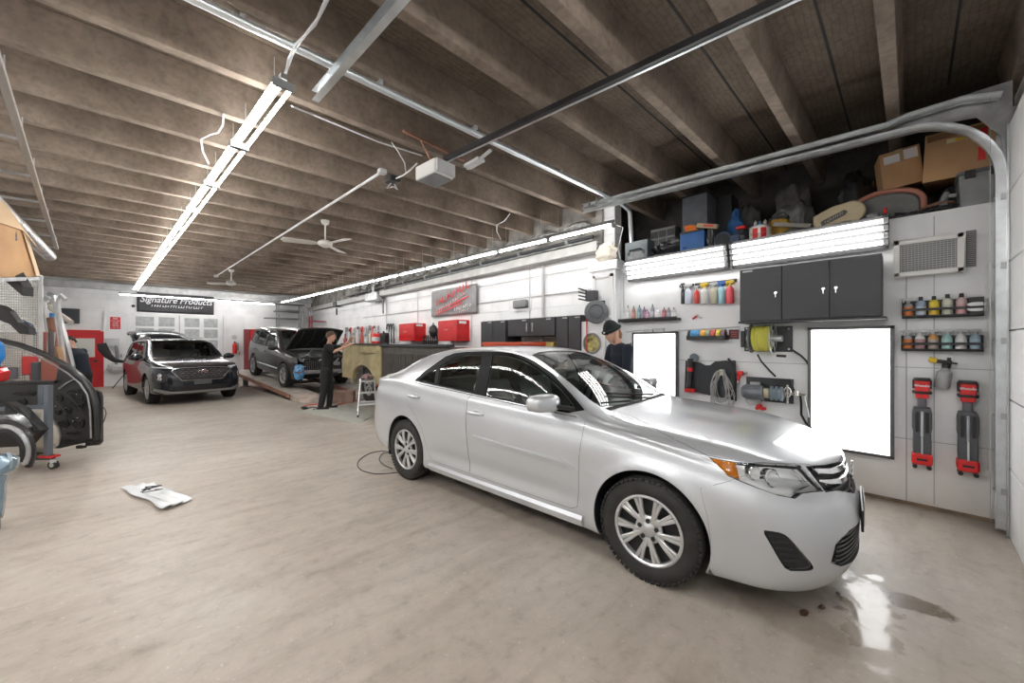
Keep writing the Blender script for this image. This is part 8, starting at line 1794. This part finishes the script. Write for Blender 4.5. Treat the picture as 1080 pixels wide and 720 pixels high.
for k, (u, v, w_, h_) in enumerate(((77, 413, .14, .06), (62, 420, .08, .09), (70, 433, .10, .07), (82, 428, .12, .05), (66, 447, .16, .09), (85, 447, .06, .10), (60, 435, .07, .06), (76, 457, .18, .05), (88, 420, .05, .12), (25, 415, .30, .06), (22, 424, .12, .08))):
    b = MB(); p = S(u, v, DD-.012)-O; ring = []
    for i in range(16): ring.append(p+RT*(w_/2*cos(2*pi*i/16))+V((0, 0, h_/2*sin(2*pi*i/16))))
    b.tube(ring, .006, n=6, closed=True); b.build('pressing', M_dg, r)
    b = MB(); b.add(ring, [tuple(range(16))]); b.build('access_hole', M_blackm, r, smooth=False)
b = MB()
for k in range(12):
    u, v = rr.uniform(58, 92), rr.uniform(408, 462); b.ball(S(u, v, DD-.01)-O, .007, 6, 4)
b.build('bolts', M_galv, r)
for k, P in enumerate((((62, 410), (70, 404), (78, 400)), ((64, 426), (72, 440), (80, 452)), ((70, 415), (80, 425), (90, 440)))):
    b = MB(); b.tube([S(u, v, DD-.02)-O for u, v in P], .009, n=6); b.build('linkage_rod', M_steel if k == 0 else M_dg, r)
# cart with steel posts and casters
o = atz(56, 497, 0); r = thing('parts_cart', 'blue grey steel parts cart on casters in front of the black door', 'cart', o); O = V(o); dC = 4.52; M_cart = mat('cart_bluegrey', (.16, .185, .22), .4, .4)
def cS(u, v, d=dC): return atd(u, v, d)-O
b = MB(); b.bar(cS(51, 406), cS(51, 482), .055, .055, up=FW); b.build('post', M_cart, r, smooth=False, bevel=.004)
b = MB(); b.bar(cS(43.5, 406, dC+.06), cS(43.5, 431, dC+.06), .055, .03, up=FW); b.build('bracket', M_cart, r, smooth=False, bevel=.004)
b = MB(); b.bar(cS(-30, 433), cS(48, 428.5), .045, .03, up=FW); b.build('cross_bar', M_cart, r, smooth=False, bevel=.004)
b = MB(); b.bar(cS(-30, 484), cS(56, 482), .05, .045, up=FW); b.bar(cS(20, 482), cS(20, 482)+FW*.25, .05, .045); b.build('base_rail', M_char, r, smooth=False)
b = MB(); b.bar(cS(45, 480.5), cS(59, 481), .10, .02, up=(0, 0, 1)); b.build('red_bracket', M_redp, r, smooth=False)
def caster(u, v, d):
    c = cS(u, v, d); b = MB(); b.cyl(c-FW*.02-RT*.0, c+FW*.02, .050, n=20); w = b.build('caster_wheel', M_black, r); b = MB(); b.cyl(c-FW*.025, c+FW*.025, .025, n=12); b.box(c+V((0, 0, .05)), (.05, .07, .04)); b.build('caster_fork', M_galv, r)
caster(56.5, 490, dC); c = cS(40, 486.5, dC+.45); caster(39, 485, dC+.55); caster(-25, 491, dC)
# things on the cart: pale fender, black trims, wheel liner, blue corner
b = MB()
def fen(u, v):
    a = [(22, 432), (30, 429), (46, 430), (54, 440), (62, 450), (64.5, 460), (62, 469), (50, 476), (30, 478), (18, 479)]
    t = u*(len(a)-1); i = min(int(t), len(a)-2); f = t-i; pu, pv = a[i][0]+(a[i+1][0]-a[i][0])*f, a[i][1]+(a[i+1][1]-a[i][1])*f; cu, cv = 38, 462
    k = v; d = 4.72-.16*(1-k*k)**.5; return atd(cu+(pu-cu)*k, cv+(pv-cv)*k, d)
b.grid(fen, 40, 10); single(b, 'front_fender', mat('pale_champagne', (.52, .49, .44), .3, .2, coat=.5), 'pale champagne car wing hanging on the cart in front of the black door', 'car part', solid=.01)
b = plate([(5, 424), (20, 431), (42, 454), (38, 457), (27, 470), (24, 462), (12, 447), (3, 440)], 4.40, .10, 'x', None); single(b, 'bumper_bracket', M_db, 'black angular bumper bracket lying across the cart', 'car part', smooth=False, bevel=.01)
b = MB(); b.tube([atd(u, v, 4.38) for u, v in ((-10, 416), (8, 426), (26, 440), (38, 455))], .02, n=6); single(b, 'black_trim', M_blackm, 'long black trim strip slanting over the bumper bracket', 'trim strip')
for k, (r_, d_) in enumerate(((30, 4.10), (25, 4.05), (20, 4.02))):
    b = MB(); b.tube([atd(4+r_*sin(R(a)), 476-r_*1.05*cos(R(a)), d_) for a in range(-60, 121, 10)], .03-.004*k, n=8); single(b, 'wheel_liner', [M_db, M_steel, M_blackm][k], ['outer black plastic wheel arch liner at the left edge of the picture', 'grey inner liner ring nested in the black arch liner', 'innermost black liner ring at the left edge'][k], 'car part')
b = MB(); rr = random.Random(15)
b = plate([(-20, 440), (8, 437), (18, 444), (22, 452), (14, 458), (2, 452), (-20, 456)], 4.25, .12, 'x', None); single(b, 'headlamp_unit', mat('lamp_chrome_grey', (.30, .31, .32), .25, .7, var=.5, vs=14), 'loose chrome headlamp unit on top of the black liners', 'car part', bevel=.02)
b = plate([(-20, 387), (-4, 387), (1, 393), (-2, 402), (-20, 406)], 4.3, .10, 'x', None); single(b, 'red_lamp', M_taill, 'red tail lamp at the left edge above the black trims', 'car part', bevel=.02)
b = blobmesh(atd(-10, 372, 4.3), (.10, .09, .19), 18, .12, flat=False); single(b, 'blue_cover', mat('blue_film', (.02, .22, .62), .35), 'bright blue wrapped part at the left edge beside the door frame', 'wrapped part')
# glossy blue grey panel at the lower left corner
b = MB()
def bp(u, v):
    z0 = atd(0, 480, 2.9); a = [(-30, 478), (6, 479), (13, 480), (20, 482), (20, 489), (17, 494), (9, 500), (6, 511), (6, 520), (5, 530), (3, 545), (-30, 556)]
    t = u*(len(a)-1); i = min(int(t), len(a)-2); f = t-i; pu, pv = a[i][0]+(a[i+1][0]-a[i][0])*f, a[i][1]+(a[i+1][1]-a[i][1])*f; cu, cv = -14, 505
    return atd(cu+(pu-cu)*v, cv+(pv-cv)*v, 3.0-.10*(1-v*v)**.5+.04*sin(3*v*u))
b.grid(bp, 44, 10); o_ = single(b, 'bumper_cover', mat('pale_blue_paint', (.20, .30, .38), .22, .35, coat=.9), 'glossy pale blue bumper corner in the lower left of the picture', 'car part', solid=.012)
b = MB(); b.tube([atd(9, 478, 2.99), atd(12, 486, 2.93), atd(11, 493, 2.95)], .010, n=6); single(b, 'edge_moulding', mat('blue_edge', (.35, .45, .55), .2, .4), 'pale edge fold on the blue bumper corner', 'trim strip')
b = MB(); p = atd(-12, 548, 3.05); b.box((p.x, p.y, p.z/2-.0), (.10, .10, max(.1, p.z))); single(b, 'prop_stand', M_char, 'dark stand propping up the blue bumper corner', 'stand', smooth=False)
# perforated white panel rack with leaning parts
M_perf = bpy.data.materials.new('perforated_white'); M_perf.use_nodes = True; _b = M_perf.node_tree.nodes['Principled BSDF']; _g = N(M_perf, 'ShaderNodeTexCoord'); _mp = N(M_perf, 'ShaderNodeMapping'); _mp.inputs['Scale'].default_value = (24, 24, 24); _mp.inputs['Rotation'].default_value = (0, 0, 0)
L(M_perf, _g.outputs['UV'], _mp.inputs['Vector']); _v = N(M_perf, 'ShaderNodeTexVoronoi'); _v.inputs['Randomness'].default_value = 0; _v.inputs['Scale'].default_value = 1; L(M_perf, _mp.outputs[0], _v.inputs['Vector'])
_r = ramp(M_perf, _v.outputs['Distance'], [(.0, (0, 0, 0)), (.30, (0, 0, 0)), (.36, (1, 1, 1))]); L(M_perf, _r, _b.inputs['Alpha']); _b.inputs['Base Color'].default_value = (.62, .61, .58, 1)
p00, p10, p01 = atd(-30, 405, 6.2), atd(43, 403, 6.3), atd(-30, 288, 6.2); p11 = atd(43, 291, 6.3); pr = thing('perforated_panel', 'white perforated metal panel standing behind the black car parts', 'panel', p00)
me = bpy.data.meshes.new('mesh_sheet'); me.from_pydata([tuple(p-p00) for p in (p00, p10, p11, p01)], [], [(0, 1, 2, 3)]); me.materials.append(M_perf); uv = me.uv_layers.new(); 
for i, c in enumerate(((0, 0), (1.2, 0), (1.2, 1.8), (0, 1.8))): uv.data[i].uv = c
_o2 = bpy.data.objects.new('mesh_sheet', me); C.objects.link(_o2); _o2.parent = pr
b = MB(); b.bar(p10-p00, p11-p00, .05, .04); b.bar(p01-p00, p11-p00, .04, .04); b.bar(V((0, 0, 0)), p10-p00, .05, .05); b.build('edge_frame', M_lgrey, pr, smooth=False)
b = MB(); q0 = p10-p00; b.bar(q0+V((0, 0, 0)), q0-V((0, 0, p10.z)), .05, .05); b.bar(V((0, 0, 0)), V((0, 0, -p00.z)), .05, .05); b.build('leg', M_lgrey, pr, smooth=False)
# leaning poles, trims, bumpers
def lean(pts, d, rad, m, name, label, cat='car part', grp=None, base=True, n=8):
    P = [atd(u, v, d) for u, v in pts]; 
    if base: P = [V((P[0].x, P[0].y, .01))]+P
    b = MB(); b.tube(P, rad, n=n); return single(b, name, m, label, cat, grp)
lean([(58, 385), (50, 345), (46, 318), (50, 312), (54, 316)], 7.4, .035, M_lgrey, 'bent_tube', 'pale bent tube hooked over at the top beside the perforated panel', 'tube')
lean([(76, 386), (68, 355), (60, 325), (57, 312), (52, 310)], 7.2, .045, mat('alu_pole', (.50, .51, .52), .3, .7), 'leaning_pole', 'silver pole leaning steeply left of the person in navy', 'pole')
lean([(68, 392), (64, 350), (61, 318), (65, 311), (69, 316)], 6.9, .032, M_lgrey, 'bent_tube', 'second pale bent tube leaning beside the silver pole', 'tube')
lean([(62, 395), (57, 360), (53, 335)], 7.0, .05, M_rust, 'brown_plank', 'brown plank leaning under the bent tubes', 'plank')
lean([(66, 400), (63, 378), (60, 366)], 6.8, .06, mat('tan_plank', (.42, .26, .14), .7), 'tan_plank', 'tan plank leaning beside the brown one', 'plank')
lean([(52, 392), (53, 350), (55, 330)], 7.5, .035, mat('blue_trim', (.05, .22, .50), .4), 'blue_trim', 'blue trim strip leaning among the bent tubes', 'trim strip')
lean([(75, 340), (50, 322), (58, 317)], 7.6, .05, mat('cream_tube', (.55, .50, .45), .5), 'cream_hose', 'cream tube laid across the tops of the leaning poles', 'tube', base=False)
cl = [(.38, .38, .37), (.45, .44, .42), (.10, .10, .11), (.50, .47, .42), (.55, .05, .06), (.30, .17, .10), (.60, .60, .60), (.52, .06, .06), (.12, .12, .13), (.35, .12, .10)]
nm_ = ['grey', 'pale grey', 'black', 'beige', 'red', 'brown', 'white', 'bright red', 'charcoal', 'brick red']
for k in range(13):
    u = 4+4.3*k; c = k % 10; d = 6.6+.12*(k % 3)
    lean([(u+rr.uniform(-3, 3), 404), (u+rr.uniform(-2, 2), 380), (u+rr.uniform(-3, 3), 350 if c not in (4, 7) else 382)], d, .035+.02*(k % 2), mat('lean_%d' % c, cl[c], .4), 'leaning_trim', '%s car trim leaning in the row behind the door window, %s' % (nm_[c], ['at its left end', 'second along', 'third along', 'fourth along', 'fifth along', 'sixth along', 'in the middle', 'eighth along', 'ninth along', 'tenth along', 'eleventh along', 'twelfth along', 'at its right end'][k]), 'trim strip', 'car trims leaning behind the black door')
for k, (u, v, w_, h_, c, tx) in enumerate(((34, 385, .22, .30, (.62, .05, .05), 'red plastic tub behind the door window opening'), (44, 392, .24, .34, (.08, .09, .10), 'black box right of the red tub behind the door window'), (54, 391, .20, .42, (.32, .10, .07), 'brick red ribbed part behind the door window'), (12, 393, .30, .20, (.16, .17, .19), 'rounded grey part low behind the door window'))):
    p = atd(u, v, 6.3); b = MB(); b.rbox((p.x, p.y, p.z), (.20, w_, h_), .03); b.box((p.x, p.y, (p.z-h_/2)/2), (.05, .05, p.z-h_/2)); single(b, 'stacked_part', mat('stack_%d' % k, c, .45), tx, 'car part', bevel=.006)
# black parts hanging in front of the panel
def hang(px, d, th, m, label):
    b = plate(px, d, th, 'x', None); return single(b, 'hanging_trim', m, label, 'car part', smooth=False, bevel=.01)
hang([(-20, 262), (0, 272), (12, 285), (23, 302), (23, 312), (15, 305), (0, 292), (-20, 284)], 4.6, .12, M_db, 'black curved splash guard hanging high at the left edge')
hang([(-20, 318), (0, 322), (9, 328), (18, 340), (30, 346), (31, 353), (20, 352), (10, 342), (0, 338), (-20, 336)], 5.0, .08, M_dg, 'dark grey trim with square holes below the splash guard')
b = MB(); b.tube([atd(u, v, 4.6) for u, v in ((-8, 224), (4, 229), (12, 240), (13, 252), (8, 262))], [.05, .05, .045, .04, .02], n=8); single(b, 'black_duct', M_db, 'curved black duct under the overhead cardboard box', 'car part')
b = MB(); b.tube([atd(u, v, 4.55) for u, v in ((-8, 230), (3, 235), (9, 244), (9, 254))], .012, n=6); single(b, 'chrome_strip', M_chrome, 'thin chrome strip beside the curved black duct', 'trim strip')
b = plate([(14, 334), (30, 342), (33, 350), (26, 350)], 5.3, .06, 'x', None); single(b, 'navy_part', mat('navy_part', (.03, .05, .09), .3), 'small navy wedge shaped part right of the holed trim', 'car part', smooth=False, bevel=.01)
# overhead rack with cardboard box, duct and ladder-like rail
P = lambda u, v, d: atd(u, v, d)
bx = thing('cardboard_box', 'large brown cardboard box on the overhead rack at the left edge', 'box', P(0, 291, 4.3)); O = V(bx.location)
fp = [(-40, 222, 4.0), (24, 243, 4.7), (38.5, 291.5, 4.9), (-40, 293, 4.0)]; b = MB(); b.add([P(*q)-O for q in fp]+[P(q[0], q[1], q[2]+.6)-O for q in fp], [(0, 1, 2, 3), (7, 6, 5, 4), (0, 4, 5, 1), (1, 5, 6, 2), (2, 6, 7, 3), (3, 7, 4, 0)]); b.build('carton', M_card, bx, smooth=False)
b = MB(); b.add([P(*q)-O for q in ((-40, 222, 3.98), (24, 243, 4.68), (43, 266, 5.2), (-40, 152, 4.1))], [(0, 1, 2, 3)]); b.build('flap', mat('cardboard_pale', (.58, .42, .26), .8), bx, solid=.008, smooth=False)
b = MB(); b.add([P(*q)-O for q in ((24, 243, 4.68), (38.5, 291.5, 4.88), (42, 290, 5.1), (30, 252, 5.1))], [(0, 1, 2, 3)]); b.build('side_flap', mat('cardboard_pale'), bx, solid=.006, smooth=False)
b = MB()
for (u, v, d) in ((-30, 296, 3.9), (36, 293, 5.0)): b.bar(P(u, v, d)-V((0, 0, 0)), P(u, v, d)+V((-.9, -.35, 0)), .04, .04)
b.bar(P(-40, 296, 3.6), P(39, 293.5, 5.0), .04, .04); single(b, 'bracket_shelf', M_steel, 'steel shelf brackets carrying the overhead cardboard box', 'shelf', smooth=False)
A_, B_ = V((-.72, 3.6, 3.42)), atz(60, 262, 3.34); d = (B_-A_); r = thing('overhead_rail', 'pale steel ladder rail hanging under the ceiling along the left side', 'rail', A_); b = MB(); b.bar(V((0, 0, 0)), d, .045, .05); b.build('rail', mat('rail_grey', (.45, .44, .42), .5, .4), r, smooth=False)
for k in range(7):
    t = .12+.87*k/6; p = d*t; b = MB(); b.bar(p, p+V((-.42, -.05, -.02)), .025, .025); b.build('rung', M_steel, r, smooth=False); b = MB(); b.cyl(p, p+V((0, 0, HJ-A_.z-.02)), .005, n=5); b.build('hanger', M_steel, r)
A_, B_ = V((-1.35, 3.9, 3.27)), atz(52, 270, 3.20); b = MB(); b.cyl(A_, B_, .085, n=20); b.cyl(A_.lerp(B_, .62), B_, .092, n=20); single(b, 'exhaust_duct', mat('duct_galv', (.42, .40, .40), .4, .6, var=.3, vs=5), 'round galvanised duct running beside the ladder rail', 'duct')
# ============================================================ LIGHTS
def strip(p0, p1, n, name, label, group, tubes=2, gap=.10, hang=None, w=.14):
    p0, p1 = V(p0), V(p1); d = (p1-p0)/n; L_ = d.length; u = d.normalized(); side = u.cross(V((0, 0, 1))).normalized()
    for i in range(n):
        c = p0+d*(i+.5); r = thing(name, label(i) if callable(label) else label, 'light fixture', c, 0, group)
        b = MB(); up = V((0, 0, 1))
        b.bar(-u*(L_/2-.005)+up*.055, u*(L_/2-.005)+up*.055, w*.28, .04)
        b.build('housing', M_fix, r, smooth=False)
        for s_ in (-1, 1): e = MB(); e.bar(u*s_*(L_/2-.006), u*s_*(L_/2-.03), w, .055); e.build('end_socket', M_grey, r, smooth=False)
        for k in range(tubes):
            o = side*((k-(tubes-1)/2)*gap)
            t = MB(); t.cyl(o-u*(L_/2-.03), o+u*(L_/2-.03), .014, n=8); t.build('tube', M_tube, r)
        if hang:
            for q in (-.4, .4): h = MB(); h.cyl(u*q+up*.08, u*q+up*(HJ-c.z), .003, n=4); h.build('hanger', M_steel, r)
a = atz(300, 88, 3.35); b = atz(143, 305, 3.35)
strip(a, b, 12, 'fluorescent_fixture', 'white twin tube fluorescent fixture hung end to end in the left ceiling row', 'twin tube fixtures in the left ceiling row', hang=True)
a = atz(648, 237, 3.20); b = atz(297, 319, 3.20)
strip(a, b, 13, 'fluorescent_batten', 'single tube light batten joined end to end along the right wall beam', 'light battens along the right wall', tubes=1, hang=True, w=.09)
a = aty(125, 310, 18.4); b = aty(290, 321, 18.7); a.z = b.z = (a.z+b.z)/2
strip(a, b, 4, 'light_batten', 'single tube light batten hanging across in front of the back wall', 'light battens across the back wall', tubes=1, hang=True, w=.09)
# tilted four tube banks over the cabinets
for i, (y0, y1) in enumerate(((2.90, 1.53), (1.50, .14))):
    r = thing('tube_light_bank', ('four tube light bank above the dark cabinets on the near wall', 'four tube light bank farther along, above the shelf of small bottles')[1-i], 'light fixture', (XN-.10, (y0+y1)/2, 2.60), 0)
    hl = abs(y1-y0)/2; b = MB()
    def tp(k): return V((-.055+.035*k*.9, 0, .10-.072*k))     # tubes step down and inward
    def tp(k): return V((-.045+.018*k, 0, .095-.066*k))
    b.add([(.10, -hl, .14), (.10, hl, .14), (-.09, hl, .145), (-.09, -hl, .145), (.03, -hl, -.155), (.03, hl, -.155)], [(0, 1, 2, 3), (3, 2, 5, 4), (0, 4, 5, 1), (0, 3, 4), (1, 5, 2)])
    off = V((.03, 0, 0)); b.v = [tuple(V(v)+off*.3) for v in b.v]
    b.build('reflector', mat('reflector_grey', (.06, .06, .062), .5), r, smooth=False)
    for s_ in (-1, 1):
        for k in range(4): e = MB(); p = tp(k)+V((-.03, 0, 0)); e.box((p.x, s_*(hl-.02), p.z), (.04, .035, .045)); e.build('end_socket', M_lgrey, r, smooth=False)
    for k in range(4):
        p = tp(k)+V((-.03, 0, 0)); t = MB(); t.cyl((p.x, -hl+.04, p.z), (p.x, hl-.04, p.z), .017, n=8); t.build('tube', mat('bank_tube', (.9, .9, .9), .4, emit=(1.0, .985, .96), es=3.5), r)
# upright light panels on the near wall
M_panel = mat('light_panel_face', (.9, .9, .9), .4, emit=(1, 1, 1), es=1.3)
def light_panel(y0, y1, z0, z1, label, x=XN, sx=-1):
    r = thing('light_box', label, 'light box', (x, (y0+y1)/2, z0)); h = z1-z0; w_ = abs(y1-y0)/2
    b = MB(); b.box((sx*.03, 0, h/2), (.06, 2*w_, h)); b.build('panel_box', M_grey, r, smooth=False)
    e = MB(); e.box((sx*.063, 0, h/2), (.006, 2*w_-.05, h-.05)); e.build('diffuser', M_panel, r, smooth=False)
    q = MB(); t_ = .028
    for (c, d) in (((sx*.06, -w_+t_/2, h/2), (.022, t_, h)), ((sx*.06, w_-t_/2, h/2), (.022, t_, h)), ((sx*.06, 0, t_/2), (.022, 2*w_, t_)), ((sx*.06, 0, h-t_/2), (.022, 2*w_, t_))): q.box(c, d)
    q.build('frame', mat('dark_grey_frame', (.12, .12, .12), .4, .4), r, smooth=False, bevel=.003)
light_panel(.76, .105, .42, 1.70, 'large upright white light panel in a dark frame right of the hose reel')
light_panel(2.83, 2.17, .42, 1.69, 'upright white light panel in a dark frame behind the silver car windscreen')
w_ = bpy.data.worlds.new('world'); scene.world = w_; w_.use_nodes = True
w_.node_tree.nodes['Background'].inputs[0].default_value = (1, 1, 1, 1); w_.node_tree.nodes['Background'].inputs[1].default_value = .0
# unseen twin tube ceiling fixtures, added to brighten the front bays and left side
for p0_, p1_, n, t, g_ in (((-1.2, -.9, 3.5), (-1.2, -3.8, 3.5), 3, 'added white twin tube fixture, unseen behind the camera over the front bay', 'added unseen twin tube fixtures over the front bay'), ((-2.2, .2, 3.5), (-2.2, 7.5, 3.5), 6, 'added white twin tube fixture, unseen along the left wall over the parts corner', 'added unseen twin tube fixtures along the left wall'), ((-1.5, -.25, 3.45), (2.15, -.25, 3.45), 3, 'added white twin tube fixture, unseen across the front bay just inside the overhead door', 'added unseen twin tube fixtures just inside the overhead door')):
    strip(p0_, p1_, n, 'fluorescent_fixture', t, g_, hang=True)
vs = scene.view_settings; scene.display_settings.display_device = 'sRGB'
vs.view_transform = 'Standard'; vs.look = 'None'; vs.gamma = 1; vs.exposure = 2.08; vs.use_curve_mapping = False
scene.cycles.max_bounces = 8; scene.cycles.diffuse_bounces = 5; scene.cycles.transparent_max_bounces = 12; scene.cycles.sample_clamp_indirect = 6
scene.cycles.use_light_tree = True; scene.cycles.caustics_reflective = False; scene.cycles.caustics_refractive = False
